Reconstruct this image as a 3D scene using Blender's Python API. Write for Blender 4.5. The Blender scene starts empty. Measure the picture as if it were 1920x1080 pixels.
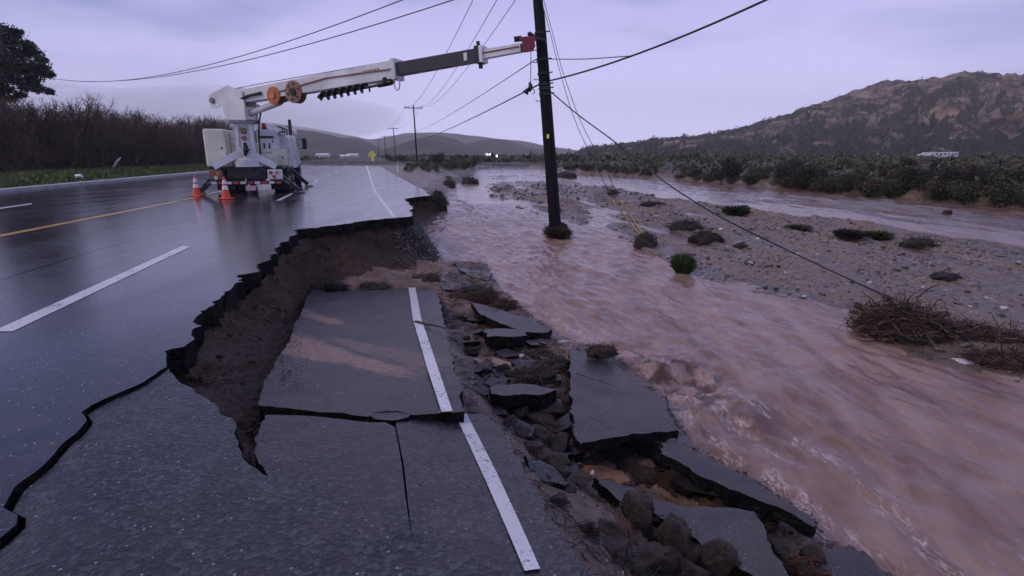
import bpy, bmesh, math, random
import numpy as np
from mathutils import Vector, Matrix
from mathutils.geometry import delaunay_2d_cdt

sc = bpy.context.scene
col = sc.collection
random.seed(7)
RNG = np.random.default_rng(7)
R = math.radians

# ------------------------------------------------------------------ camera
CAM_H = 1.30
PITCH = math.atan(0.245)
cam_data = bpy.data.cameras.new('camera')
cam = bpy.data.objects.new('camera', cam_data)
col.objects.link(cam)
cam_data.sensor_width = 36.0
cam_data.lens = 18.75
cam_data.clip_start = 0.05
cam_data.clip_end = 12000
cam.location = (0, 0, CAM_H)
cam.rotation_euler = (math.pi / 2 - PITCH, 0, 0)
sc.camera = cam

# ------------------------------------------------------------------ light
world = bpy.data.worlds.new('World')
sc.world = world
world.use_nodes = True
nt = world.node_tree
for n in list(nt.nodes):
    nt.nodes.remove(n)
SUN_EL, SUN_AZ = R(42), R(250)


def wn(t, **kw):
    n = nt.nodes.new(t)
    for k, v in kw.items():
        setattr(n, k, v)
    return n


w_out = wn('ShaderNodeOutputWorld')
w_sky = wn('ShaderNodeTexSky', sky_type='NISHITA', sun_disc=False)
w_sky.sun_elevation = SUN_EL
w_sky.sun_rotation = SUN_AZ
w_sky.dust_density = 3.0
w_bg1 = wn('ShaderNodeBackground')
w_bg1.inputs['Strength'].default_value = 0.06
nt.links.new(w_sky.outputs[0], w_bg1.inputs[0])
# the overcast: a cloud layer seen by direction
w_tc = wn('ShaderNodeTexCoord')
w_map = wn('ShaderNodeMapping')
w_map.inputs['Scale'].default_value = (1.0, 1.0, 4.2)
nt.links.new(w_tc.outputs['Generated'], w_map.inputs[0])
w_no = wn('ShaderNodeTexNoise')
w_no.inputs['Scale'].default_value = 1.7
w_no.inputs['Detail'].default_value = 5
w_no.inputs['Roughness'].default_value = 0.5
nt.links.new(w_map.outputs[0], w_no.inputs['Vector'])
w_r1 = wn('ShaderNodeValToRGB')
w_r1.color_ramp.elements[0].position = 0.40
w_r1.color_ramp.elements[0].color = (0.155, 0.195, 0.43, 1)
w_r1.color_ramp.elements[1].position = 0.72
w_r1.color_ramp.elements[1].color = (0.44, 0.43, 0.75, 1)
w_dot = wn('ShaderNodeVectorMath', operation='DOT_PRODUCT')
w_dot.inputs[1].default_value = (0.06, 0.95, 0.30)
nt.links.new(w_tc.outputs['Generated'], w_dot.inputs[0])
w_md = wn('ShaderNodeMapRange', interpolation_type='SMOOTHSTEP')
w_md.inputs['From Min'].default_value = 0.68
w_md.inputs['From Max'].default_value = 0.99
w_md.inputs['To Min'].default_value = -0.20
w_md.inputs['To Max'].default_value = 0.19
nt.links.new(w_dot.outputs['Value'], w_md.inputs['Value'])
w_ad = wn('ShaderNodeMath', operation='ADD')
w_ct = wn('ShaderNodeMath', operation='MULTIPLY_ADD')
w_ct.inputs[1].default_value = 2.1
w_ct.inputs[2].default_value = -0.58
nt.links.new(w_no.outputs['Fac'], w_ct.inputs[0])
nt.links.new(w_ct.outputs[0], w_ad.inputs[0])
nt.links.new(w_md.outputs[0], w_ad.inputs[1])
nt.links.new(w_ad.outputs[0], w_r1.inputs[0])
w_sep = wn('ShaderNodeSeparateXYZ')
nt.links.new(w_tc.outputs['Generated'], w_sep.inputs[0])
w_mr = wn('ShaderNodeMapRange')
w_mr.inputs['From Min'].default_value = 0.0
w_mr.inputs['From Max'].default_value = 0.25
w_mr.inputs['To Min'].default_value = 1.0
w_mr.inputs['To Max'].default_value = 0.0
nt.links.new(w_sep.outputs['Z'], w_mr.inputs['Value'])
w_mul = wn('ShaderNodeMath', operation='MULTIPLY')
w_mul.inputs[1].default_value = 0.85
nt.links.new(w_mr.outputs[0], w_mul.inputs[0])
w_mix = wn('ShaderNodeMixRGB')
w_mix.inputs['Color2'].default_value = (0.90, 0.85, 1.30, 1)
nt.links.new(w_mul.outputs[0], w_mix.inputs['Fac'])
nt.links.new(w_r1.outputs[0], w_mix.inputs['Color1'])
w_bg2 = wn('ShaderNodeBackground')
w_bg2.inputs['Strength'].default_value = 1.3
nt.links.new(w_mix.outputs[0], w_bg2.inputs[0])
w_ms = wn('ShaderNodeMixShader')
w_ms.inputs[0].default_value = 0.93
nt.links.new(w_bg1.outputs[0], w_ms.inputs[1])
nt.links.new(w_bg2.outputs[0], w_ms.inputs[2])
nt.links.new(w_ms.outputs[0], w_out.inputs['Surface'])

sun_d = bpy.data.lights.new('sun', 'SUN')
sun_d.energy = 1.25
sun_d.angle = R(38)
sun_d.color = (1.0, 0.80, 0.58)
sun = bpy.data.objects.new('sun', sun_d)
col.objects.link(sun)
sun.rotation_euler = (math.pi / 2 - SUN_EL, 0, math.pi - SUN_AZ)

sc.view_settings.view_transform = 'Standard'
sc.view_settings.look = 'None'
sc.view_settings.gamma = 1
sc.view_settings.use_curve_mapping = False
sc.view_settings.exposure = 0.05
sc.render.engine = 'CYCLES'
sc.cycles.volume_bounces = 3

# ------------------------------------------------------------------ measuring the place
CP, SP = math.cos(PITCH), math.sin(PITCH)
F = 1000.0


def ray(u, v):
    a, b = (u - 960) / F, -(v - 540) / F
    return np.array([a, CP + b * SP, -SP + b * CP])


def P(u, v, z=0.0):
    d = ray(u, v)
    t = (z - CAM_H) / d[2]
    return np.array([0, 0, CAM_H]) + d * t


def PY(u, v, Y):
    d = ray(u, v)
    return np.array([0, 0, CAM_H]) + d * (Y / d[1])


def PPl(u, v, pl):
    o, n = pl
    d = ray(u, v)
    c = np.array([0, 0, CAM_H])
    t = np.dot(o - c, n) / np.dot(d, n)
    return c + d * t


def plane3(a, b, c):
    n = np.cross(b - a, c - a)
    n /= np.linalg.norm(n)
    if n[2] < 0:
        n = -n
    return (a, n)


# ------------------------------------------------------------------ noise
_perm = RNG.permutation(256)
_perm = np.concatenate([_perm, _perm, _perm])
_ga = RNG.random(256) * 2 * np.pi
_gx, _gy = np.cos(_ga), np.sin(_ga)


def perlin(x, y):
    x = np.asarray(x, float)
    y = np.asarray(y, float)
    xi = np.floor(x).astype(int)
    yi = np.floor(y).astype(int)
    xf, yf = x - xi, y - yi
    xi &= 255
    yi &= 255
    u = xf * xf * xf * (xf * (xf * 6 - 15) + 10)
    v = yf * yf * yf * (yf * (yf * 6 - 15) + 10)

    def g(ix, iy, dx, dy):
        h = _perm[_perm[ix & 255] + (iy & 255)]
        return _gx[h] * dx + _gy[h] * dy
    n00 = g(xi, yi, xf, yf)
    n10 = g(xi + 1, yi, xf - 1, yf)
    n01 = g(xi, yi + 1, xf, yf - 1)
    n11 = g(xi + 1, yi + 1, xf - 1, yf - 1)
    return ((n00 * (1 - u) + n10 * u) * (1 - v) + (n01 * (1 - u) + n11 * u) * v) * 1.5


def fbm(x, y, o=4, g=0.5, l=2.03):
    s, a = 0, 1.0
    for i in range(o):
        s = s + a * perlin(x + 17.3 * i, y - 9.1 * i)
        x = x * l
        y = y * l
        a *= g
    return s


def ridged(x, y, o=4):
    s, a = 0, 1.0
    for i in range(o):
        s = s + a * (1 - 2 * np.abs(perlin(x + 31.7 * i, y + 5.3 * i)))
        x = x * 2.1
        y = y * 2.1
        a *= 0.5
    return s


def sstep(a, b, x):
    t = np.clip((x - a) / (b - a), 0, 1)
    return t * t * (3 - 2 * t)


def poly_dist(px, py, pts, closed=False):
    pts = [np.asarray(p)[:2] for p in pts]
    seg = list(zip(pts[:-1], pts[1:]))
    if closed:
        seg.append((pts[-1], pts[0]))
    best = np.full(np.shape(px), 1e9)
    for a, b in seg:
        d = b - a
        L = d @ d + 1e-12
        t = np.clip(((px - a[0]) * d[0] + (py - a[1]) * d[1]) / L, 0, 1)
        q = (px - a[0] - t * d[0]) ** 2 + (py - a[1] - t * d[1]) ** 2
        best = np.minimum(best, q)
    return np.sqrt(best)


def inside(px, py, pts):
    pts = [np.asarray(p)[:2] for p in pts]
    r = np.zeros(np.shape(px), bool)
    n = len(pts)
    for i in range(n):
        a, b = pts[i], pts[(i + 1) % n]
        if a[1] == b[1]:
            continue
        c = ((a[1] > py) != (b[1] > py)) & (px < (b[0] - a[0]) * (py - a[1]) / (b[1] - a[1]) + a[0])
        r ^= c
    return r


# ------------------------------------------------------------------ materials
def srgb(r, g, b):
    f = lambda c: (c / 12.92 if c <= 0.04045 else ((c + 0.055) / 1.055) ** 2.4)
    return (f(r / 255), f(g / 255), f(b / 255), 1)


class MatB:
    def __init__(self, name):
        self.m = bpy.data.materials.new(name)
        self.m.use_nodes = True
        self.t = self.m.node_tree
        self.b = self.t.nodes['Principled BSDF']
        self.tc = self.t.nodes.new('ShaderNodeTexCoord')

    def n(self, t, **kw):
        x = self.t.nodes.new(t)
        for k, v in kw.items():
            setattr(x, k, v)
        return x

    def l(self, a, b):
        self.t.links.new(a, b)

    def vec(self, scale=(1, 1, 1), rot=(0, 0, 0), src='Object'):
        m = self.n('ShaderNodeMapping')
        m.inputs['Scale'].default_value = scale
        m.inputs['Rotation'].default_value = rot
        self.l(self.tc.outputs[src], m.inputs[0])
        return m.outputs[0]

    def noise(self, scale, detail=4, rough=0.55, vec=None, dist=0.0):
        x = self.n('ShaderNodeTexNoise')
        x.inputs['Scale'].default_value = scale
        x.inputs['Detail'].default_value = detail
        x.inputs['Roughness'].default_value = rough
        x.inputs['Distortion'].default_value = dist
        self.l(vec if vec else self.tc.outputs['Object'], x.inputs['Vector'])
        return x.outputs['Fac']

    def voro(self, scale, vec=None, out='Distance', feature='F1'):
        x = self.n('ShaderNodeTexVoronoi', feature=feature)
        x.inputs['Scale'].default_value = scale
        self.l(vec if vec else self.tc.outputs['Object'], x.inputs['Vector'])
        return x.outputs[out]

    def ramp(self, fac, stops, interp='LINEAR'):
        x = self.n('ShaderNodeValToRGB')
        x.color_ramp.interpolation = interp
        e = x.color_ramp.elements
        while len(e) < len(stops):
            e.new(0.5)
        for i, (p, c) in enumerate(stops):
            e[i].position = p
            e[i].color = c if isinstance(c, tuple) else (c, c, c, 1)
        self.l(fac, x.inputs[0])
        return x.outputs[0]

    def mix(self, fac, a, b, blend='MIX'):
        x = self.n('ShaderNodeMixRGB', blend_type=blend)
        for s, v in ((0, fac), (1, a), (2, b)):
            if isinstance(v, (tuple, float, int)):
                x.inputs[s].default_value = v if not isinstance(v, int) else float(v)
            else:
                self.l(v, x.inputs[s])
        return x.outputs[0]

    def math(self, op, a, b=0.0):
        x = self.n('ShaderNodeMath', operation=op)
        for s, v in ((0, a), (1, b)):
            if isinstance(v, (float, int)):
                x.inputs[s].default_value = float(v)
            else:
                self.l(v, x.inputs[s])
        return x.outputs[0]

    def attr(self, name, out='Fac'):
        x = self.n('ShaderNodeAttribute', attribute_name=name)
        return x.outputs[out]

    def bump(self, h, strength=0.5, dist=0.01, normal=None):
        x = self.n('ShaderNodeBump')
        x.inputs['Strength'].default_value = strength
        x.inputs['Distance'].default_value = dist
        self.l(h, x.inputs['Height'])
        if normal:
            self.l(normal, x.inputs['Normal'])
        self.l(x.outputs[0], self.b.inputs['Normal'])
        return x.outputs[0]

    def set(self, **kw):
        names = dict(color='Base Color', rough='Roughness', metal='Metallic', spec='Specular IOR Level', ior='IOR',
                     trans='Transmission Weight', coat='Coat Weight', coat_rough='Coat Roughness',
                     emit='Emission Color', emit_s='Emission Strength')
        for k, v in kw.items():
            i = self.b.inputs[names[k]]
            if isinstance(v, (tuple, float, int)):
                i.default_value = v
            else:
                self.l(v, i)
        return self


def simple(name, c, rough=0.5, metal=0.0, var=0.25, scale=6.0, bump=0.0, c2=None, spec=0.5):
    """a plain paint or stuff with dirt and wear variation"""
    m = MatB(name)
    f = m.noise(scale, 5, 0.65)
    dark = tuple(x * (1 - var) for x in c[:3]) + (1,) if c2 is None else c2
    cc = m.ramp(f, [(0.35, dark), (0.62, c)])
    m.set(color=cc, metal=metal, spec=spec)
    rr = m.ramp(m.noise(scale * 2.3, 3), [(0.3, max(0.04, rough - 0.12)), (0.7, min(1.0, rough + 0.12))])
    m.set(rough=rr)
    if bump:
        m.bump(m.noise(scale * 8, 4), 0.6, bump)
    return m.m


# ------------------------------------------------------------------ mesh building
class MB:
    def __init__(self):
        self.v = []
        self.f = []
        self.mi = []
        self.n = 0

    def add(self, verts, faces, mi=0):
        verts = np.asarray(verts, float)
        self.v.append(verts)
        o = self.n
        for f in faces:
            self.f.append(tuple(int(i) + o for i in f))
        self.mi.extend([mi] * len(faces))
        self.n += len(verts)
        return self

    def box(self, c, s, rot=None, mi=0, bevel=0.0):
        c = np.array(c, float)
        hx, hy, hz = [q / 2 for q in s]
        if bevel > 0:
            b = min(bevel, hx * .9, hy * .9, hz * .9)
            vs = []
            for zz, k in ((-hz, b), (-hz + b, 0), (hz - b, 0), (hz, b)):
                x, y = hx - k, hy - k
                bb = b
                vs += [(-x + bb, -y, zz), (x - bb, -y, zz), (x, -y + bb, zz), (x, y - bb, zz), (x - bb, y, zz), (-x + bb, y, zz), (-x, y - bb, zz), (-x, -y + bb, zz)]
            fs = [tuple(range(7, -1, -1)), tuple(range(24, 32))]
            for k in range(3):
                for i in range(8):
                    j = (i + 1) % 8
                    fs.append((k * 8 + i, k * 8 + j, (k + 1) * 8 + j, (k + 1) * 8 + i))
        else:
            vs = [(x, y, z) for z in (-hz, hz) for x, y in ((-hx, -hy), (hx, -hy), (hx, hy), (-hx, hy))]
            fs = [(3, 2, 1, 0), (4, 5, 6, 7), (0, 1, 5, 4), (1, 2, 6, 5), (2, 3, 7, 6), (3, 0, 4, 7)]
        vs = np.array(vs, float)
        if rot is not None:
            vs = vs @ np.array(rot).T
        return self.add(vs + c, fs, mi)

    def tube(self, pts, radii, n=8, mi=0, caps=True, squash=1.0):
        pts = np.asarray(pts, float)
        if np.isscalar(radii):
            radii = [radii] * len(pts)
        t = np.gradient(pts, axis=0)
        up = np.array([0, 0, 1.0])
        vs = []
        prev = None
        for i, p in enumerate(pts):
            d = t[i] / (np.linalg.norm(t[i]) + 1e-9)
            if prev is None:
                a = np.cross(d, up if abs(d[2]) < 0.95 else np.array([1.0, 0, 0]))
            else:
                a = prev - d * (prev @ d)
            a /= np.linalg.norm(a) + 1e-9
            prev = a
            b = np.cross(d, a)
            for k in range(n):
                th = 2 * math.pi * k / n
                vs.append(p + radii[i] * (math.cos(th) * a + squash * math.sin(th) * b))
        fs = []
        for i in range(len(pts) - 1):
            for k in range(n):
                k2 = (k + 1) % n
                fs.append((i * n + k, i * n + k2, (i + 1) * n + k2, (i + 1) * n + k))
        if caps:
            fs.append(tuple(range(n - 1, -1, -1)))
            fs.append(tuple((len(pts) - 1) * n + k for k in range(n)))
        return self.add(vs, fs, mi)

    def cyl(self, a, b, r, n=16, mi=0, r2=None):
        return self.tube([a, b], [r, r if r2 is None else r2], n, mi)

    def beam(self, a, b, w, h, w2=None, h2=None, mi=0, up=(0, 0, 1)):
        """a box section bar from a to b, w across and h deep"""
        a, b = np.array(a, float), np.array(b, float)
        d = (b - a) / np.linalg.norm(b - a)
        s = np.cross(d, np.array(up, float))
        s /= np.linalg.norm(s)
        u = np.cross(s, d)
        w2 = w if w2 is None else w2
        h2 = h if h2 is None else h2
        vs = []
        for p, ww, hh in ((a, w, h), (b, w2, h2)):
            for x, z in ((-1, -1), (1, -1), (1, 1), (-1, 1)):
                vs.append(p + s * x * ww / 2 + u * z * hh / 2)
        fs = [(3, 2, 1, 0), (4, 5, 6, 7), (0, 1, 5, 4), (1, 2, 6, 5), (2, 3, 7, 6), (3, 0, 4, 7)]
        return self.add(vs, fs, mi)

    def prism(self, pts, off, mi=0):
        """polygon pts swept by the vector off"""
        pts = np.asarray(pts, float)
        n = len(pts)
        vs = np.vstack([pts, pts + np.asarray(off, float)])
        fs = [tuple(range(n - 1, -1, -1)), tuple(range(n, 2 * n))]
        for i in range(n):
            j = (i + 1) % n
            fs.append((i, j, n + j, n + i))
        return self.add(vs, fs, mi)

    def build(self, name, mat, parent=None, org=None, smooth=False, origin=True):
        v = np.vstack(self.v) if self.v else np.zeros((0, 3))
        me = bpy.data.meshes.new(name)
        if org is None:
            if parent is None and origin:
                org = np.array([(v[:, 0].min() + v[:, 0].max()) / 2, (v[:, 1].min() + v[:, 1].max()) / 2, v[:, 2].min()])
            elif parent is not None:
                org = wloc(parent)
            else:
                org = np.zeros(3)
        org = np.array(org, float)
        me.from_pydata((v - org).tolist(), [], self.f)
        mats = mat if isinstance(mat, (list, tuple)) else [mat]
        for m in mats:
            me.materials.append(m)
        if len(mats) > 1:
            me.polygons.foreach_set('material_index', self.mi)
        if smooth:
            me.polygons.foreach_set('use_smooth', [True] * len(me.polygons))
        me.update()
        o = bpy.data.objects.new(name, me)
        col.objects.link(o)
        if parent is not None:
            o.parent = parent
            if tuple(parent.rotation_euler) != (0, 0, 0) or 'local' in parent:
                pass
        else:
            o.location = org
        return o


def wloc(o):
    s = np.zeros(3)
    while o is not None:
        s += np.array(o.location)
        o = o.parent
    return s


def tag(o, label=None, cat=None, group=None, kind=None):
    if label:
        o['label'] = label
    if cat:
        o['category'] = cat
    if group:
        o['group'] = group
    if kind:
        o['kind'] = kind
    return o


def empty(name, loc, rz=0.0):
    o = bpy.data.objects.new(name, None)
    o.empty_display_size = 0.2
    col.objects.link(o)
    o.location = [float(q) for q in loc]
    o.rotation_euler = (0, 0, rz)
    return o


def copy_tree(o, parent=None):
    c = o.copy()
    col.objects.link(c)
    if parent is not None:
        c.parent = parent
    for ch in list(KIDS.get(o.name, [])):
        copy_tree(ch, c)
    return c


KIDS = {}


def reg(o):
    """remember children of a prototype (cheaper than o.children in loops)"""
    KIDS[o.name] = [c for c in bpy.data.objects if c.parent == o]
    for c in KIDS[o.name]:
        if any(g.parent == c for g in bpy.data.objects):
            reg(c)
    return o


def grid_mesh(name, X, Y, Z, mats, mi=None, keep=None, attrs=None, smooth=True):
    ny, nx = X.shape
    me = bpy.data.meshes.new(name)
    idx = np.arange(nx * ny).reshape(ny, nx)
    q = np.stack([idx[:-1, :-1], idx[:-1, 1:], idx[1:, 1:], idx[1:, :-1]], -1).reshape(-1, 4)
    if keep is not None:
        k = keep.reshape(-1)
        m = k[q].any(1)
        q = q[m]
    used = np.zeros(nx * ny, bool)
    used[q.reshape(-1)] = True
    remap = np.cumsum(used) - 1
    co = np.stack([X, Y, Z], -1).reshape(-1, 3)[used]
    q = remap[q]
    me.vertices.add(len(co))
    me.vertices.foreach_set('co', co.astype(np.float32).ravel())
    me.loops.add(q.size)
    me.loops.foreach_set('vertex_index', q.astype(np.int32).ravel())
    me.polygons.add(len(q))
    me.polygons.foreach_set('loop_start', np.arange(0, q.size, 4, dtype=np.int32))
    me.polygons.foreach_set('loop_total', np.full(len(q), 4, np.int32))
    me.update(calc_edges=True)
    me.validate()
    for m in mats:
        me.materials.append(m)
    if smooth:
        me.polygons.foreach_set('use_smooth', [True] * len(me.polygons))
    for k, a in (attrs or {}).items():
        at = me.attributes.new(k, 'FLOAT', 'POINT')
        at.data.foreach_set('value', a.reshape(-1)[used].astype(np.float32))
    o = bpy.data.objects.new(name, me)
    col.objects.link(o)
    return o


def soup(name, V, Fq, mat, parent=None, org=(0, 0, 0), smooth=False):
    """big mesh from numpy arrays: V (n,3), Fq (m,k)"""
    me = bpy.data.meshes.new(name)
    V = np.asarray(V, float) - np.asarray(org, float)
    k = Fq.shape[1]
    me.vertices.add(len(V))
    me.vertices.foreach_set('co', V.astype(np.float32).ravel())
    me.loops.add(Fq.size)
    me.loops.foreach_set('vertex_index', Fq.astype(np.int32).ravel())
    me.polygons.add(len(Fq))
    me.polygons.foreach_set('loop_start', np.arange(0, Fq.size, k, dtype=np.int32))
    me.polygons.foreach_set('loop_total', np.full(len(Fq), k, np.int32))
    me.update(calc_edges=True)
    me.materials.append(mat)
    if smooth:
        me.polygons.foreach_set('use_smooth', [True] * len(me.polygons))
    o = bpy.data.objects.new(name, me)
    col.objects.link(o)
    if parent is not None:
        o.parent = parent
    else:
        o.location = [float(q) for q in org]
    return o


def tris_leaf(centers, size, rng, flat=0.0):
    """random small triangles at the given centres"""
    n = len(centers)
    d1 = rng.normal(size=(n, 3))
    d1 /= np.linalg.norm(d1, axis=1)[:, None]
    d2 = rng.normal(size=(n, 3))
    d2 -= d1 * (d1 * d2).sum(1)[:, None]
    d2 /= np.linalg.norm(d2, axis=1)[:, None]
    s = size * (0.6 + 0.8 * rng.random((n, 1)))
    a = centers + d1 * s
    b = centers - d1 * s * 0.6 + d2 * s * 0.45
    c = centers - d1 * s * 0.6 - d2 * s * 0.45
    V = np.stack([a, b, c], 1).reshape(-1, 3)
    Fi = np.arange(3 * n).reshape(n, 3)
    return V, Fi
# ================================================================== materials of the setting
ROAD_ROT = math.atan(0.27)


def asphalt_mat(name, wet=1.0, tint=(0.9, 0.92, 1.12), dust=0.0, muddy=False, coarse=False):
    m = MatB(name)
    big = m.noise(0.55, 3, 0.6, m.vec((2.4, 0.35, 1), (0, 0, -ROAD_ROT)))
    mid = m.noise(5.5, 5, 0.65)
    fine = m.noise(120, 3, 0.8)
    base = m.ramp(m.mix(0.5, mid, m.mix(0.5, fine, m.noise(42, 3, 0.8))), [(0.38, (0.008 * tint[0], 0.010 * tint[1], 0.010 * tint[2], 1)),
                                          (0.62, (0.060 * tint[0], 0.050 * tint[1], 0.050 * tint[2], 1))])
    # pale aggregate chips worn free of the binder
    vc = m.voro(85, out='Color')
    vd = m.voro(85, out='Distance')
    sep = m.n('ShaderNodeSeparateColor')
    m.l(vc, sep.inputs[0])
    chip = m.math('MULTIPLY', m.math('GREATER_THAN', sep.outputs[0], 0.84), m.math('LESS_THAN', vd, 0.36))
    chip = m.math('MULTIPLY', chip, m.ramp(m.noise(2.1, 3), [(0.38, 0.15), (0.6, 1.0)]))
    base = m.mix(m.math('MULTIPLY', chip, sep.outputs[1]), base, (0.24, 0.235, 0.25, 1))
    vb = m.voro(64, out='Color')
    vbd = m.voro(64, out='Distance')
    sp2 = m.n('ShaderNodeSeparateColor')
    m.l(vb, sp2.inputs[0])
    chip2 = m.math('MULTIPLY', m.math('GREATER_THAN', sp2.outputs[0], 0.965), m.math('LESS_THAN', vbd, 0.30))
    base = m.mix(chip2, base, (0.42, 0.41, 0.42, 1))
    if dust:
        base = m.mix(m.ramp(m.noise(1.6, 5, 0.6), [(0.42, 0.0), (0.75, dust)]), base, (0.13, 0.085, 0.06, 1))
    if coarse:
        base = m.mix(1.0, base, (0.72, 0.72, 0.76, 1), 'MULTIPLY')
        vg = m.voro(52, out='Color')
        sg = m.n('ShaderNodeSeparateColor')
        m.l(vg, sg.inputs[0])
        base = m.mix(m.math('MULTIPLY', m.math('GREATER_THAN', sg.outputs[0], 0.62), m.math('MULTIPLY', sg.outputs[1], 0.40)), base, (0.13, 0.13, 0.15, 1))
    if muddy:
        base = m.mix(m.attr('mudstain'), base, m.ramp(m.noise(22, 6, .7), [(0.33, (0.13, 0.075, 0.05, 1)), (0.66, (0.32, 0.195, 0.14, 1))]))
    m.set(color=base)
    lo, hi = (0.07, 0.21) if wet > 0.8 else (0.30, 0.48)
    if coarse:
        lo, hi = 0.20, 0.42
    rr = m.ramp(m.mix(0.3, big, mid), [(0.34, lo), (0.66, hi)])
    m.set(rough=rr, ior=1.5, spec=0.5)
    h = m.mix(0.5, m.voro(52 if coarse or wet < .8 else 100), m.noise(60, 3, 0.7))
    b1 = m.bump(h, 0.40 if wet > 0.8 and not coarse else 0.9, 0.0018 if wet > 0.8 and not coarse else 0.008)
    m.bump(m.noise(0.9, 2, 0.4), 0.25, 0.006, b1)
    return m.m


M = {}
M['asphalt'] = asphalt_mat('wet_asphalt')
M['asphalt_coarse'] = asphalt_mat('coarse_wet_asphalt', coarse=True)
M['asphalt_slab'] = asphalt_mat('damp_asphalt', 0.5, (0.95, 0.95, 1.08), dust=0.35)
M['asphalt_muddy'] = asphalt_mat('damp_asphalt_with_mud', 0.5, (0.95, 0.95, 1.08), dust=0.35, muddy=True)
m = MatB('asphalt_broken_edge')
m.set(color=m.ramp(m.noise(25, 5, 0.7), [(0.35, (0.002, 0.002, 0.003, 1)), (0.7, (0.012, 0.010, 0.010, 1))]), rough=0.6, spec=0.15)  # near black: the shade on broken faces is put into the colour
m.bump(m.mix(0.5, m.voro(45), m.noise(30, 5)), 0.9, 0.02)
M['asphalt_edge'] = m.m


def paint_mat(name, c):
    m = MatB(name)
    f = m.noise(34, 5, 0.75)
    g = m.noise(3.5, 3)
    wear = m.ramp(m.mix(0.35, f, g), [(0.40, 0.0), (0.46, 1.0)])
    cc = m.mix(m.noise(7, 4), c, tuple(q * 0.78 for q in c[:3]) + (1,))
    m.set(color=m.mix(wear, (0.06, 0.06, 0.07, 1), cc), rough=0.28, ior=1.4)
    m.bump(m.noise(120, 2), 0.4, 0.002)
    return m.m


M['white_paint'] = paint_mat('white_road_paint', (0.78, 0.78, 0.80, 1))
M['yellow_paint'] = paint_mat('yellow_road_paint', (0.62, 0.33, 0.05, 1))
M['kerb'] = simple('concrete_kerb', (0.46, 0.44, 0.44, 1), 0.45, 0, 0.35, 2.0, 0.01)


def dirt_mat(name, dark, lite, sc_=1.0, rough=0.75, stones=True, bumpd=0.03):
    m = MatB(name)
    a = m.noise(1.1 * sc_, 6, 0.7)
    b = m.noise(14 * sc_, 5, 0.7)
    c = m.ramp(m.mix(0.45, a, b), [(0.34, dark), (0.52, tuple((x + y) / 2 for x, y in zip(dark, lite))), (0.68, lite)])
    if stones:
        vc = m.voro(46 * sc_, out='Color')
        vd = m.voro(46 * sc_, out='Distance')
        s = m.n('ShaderNodeSeparateColor')
        m.l(vc, s.inputs[0])
        k = m.math('MULTIPLY', m.math('GREATER_THAN', s.outputs[0], 0.86), m.math('LESS_THAN', vd, 0.38))
        st = m.ramp(s.outputs[1], [(0.1, (0.03, 0.024, 0.02, 1)), (0.85, (0.12, 0.10, 0.09, 1)), (1.0, (0.3, 0.27, 0.25, 1))])
        c = m.mix(k, c, st)
    m.set(color=c)
    m.set(rough=m.ramp(a, [(0.35, max(0.2, rough - 0.25)), (0.65, rough)]), spec=0.2)
    h = m.mix(0.5, m.noise(9 * sc_, 6, 0.7), m.voro(16 * sc_))
    m.bump(h, 0.8, bumpd)
    return m.m


M['cliff'] = dirt_mat('cut_earth', (0.012, 0.007, 0.005, 1), (0.125, 0.068, 0.042, 1), 1.0, 0.8)

# terrain: wet gravel bar, mud bank, grass and far scrub by attribute
m = MatB('river_ground')
a = m.noise(0.55, 7, 0.72, m.vec((2.6, 0.75, 1), (0, 0, -ROAD_ROT * 1.25)))
b = m.noise(7.0, 6, 0.75)
sand = m.ramp(m.mix(0.45, a, b), [(0.30, (0.065, 0.048, 0.038, 1)), (0.5, (0.185, 0.130, 0.100, 1)), (0.70, (0.30, 0.22, 0.175, 1))])
vc = m.voro(9, out='Color')
vd = m.voro(9, out='Distance')
s = m.n('ShaderNodeSeparateColor')
m.l(vc, s.inputs[0])
k = m.math('MULTIPLY', m.math('GREATER_THAN', s.outputs[0], 0.55), m.math('LESS_THAN', vd, 0.42))
k = m.math('MULTIPLY', k, m.ramp(a, [(0.42, 0.15), (0.58, 0.9)]))
sand = m.mix(k, sand, m.ramp(s.outputs[1], [(0.1, (0.045, 0.04, 0.042, 1)), (0.75, (0.17, 0.15, 0.145, 1)), (1.0, (0.42, 0.39, 0.38, 1))]))
mud = m.ramp(m.noise(2.2, 6, 0.7), [(0.34, (0.06, 0.036, 0.026, 1)), (0.52, (0.175, 0.108, 0.077, 1)), (0.7, (0.30, 0.19, 0.145, 1))])
grass = m.ramp(m.mix(0.4, m.noise(0.9, 4), m.noise(24, 3)), [(0.3, (0.030, 0.034, 0.012, 1)), (0.5, (0.062, 0.085, 0.022, 1)), (0.7, (0.10, 0.105, 0.04, 1))])
scrub = m.ramp(m.noise(0.09, 8, 0.75), [(0.36, (0.020, 0.024, 0.013, 1)), (0.5, (0.048, 0.045, 0.026, 1)), (0.66, (0.13, 0.10, 0.07, 1))])
c = m.mix(m.attr('mud'), sand, mud)
c = m.mix(m.attr('grass'), c, grass)
c = m.mix(m.attr('scrub'), c, scrub)
wet = m.attr('wet')
c = m.mix(m.math('MULTIPLY', wet, 0.45), c, (0.05, 0.036, 0.028, 1))
m.set(color=c, rough=m.mix(wet, m.ramp(a, [(0.38, 0.34), (0.62, 0.72)]), (0.14, 0.14, 0.14, 1)))
m.bump(m.mix(0.5, m.noise(11, 6, 0.75), m.voro(9)), 0.8, 0.035)
veg = m.math('MAXIMUM', m.attr('scrub'), m.attr('grass'))
m.set(spec=m.mix(veg, (0.5, 0.5, 0.5, 1), (0.05, 0.05, 0.05, 1)))
M['ground'] = m.m

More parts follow.
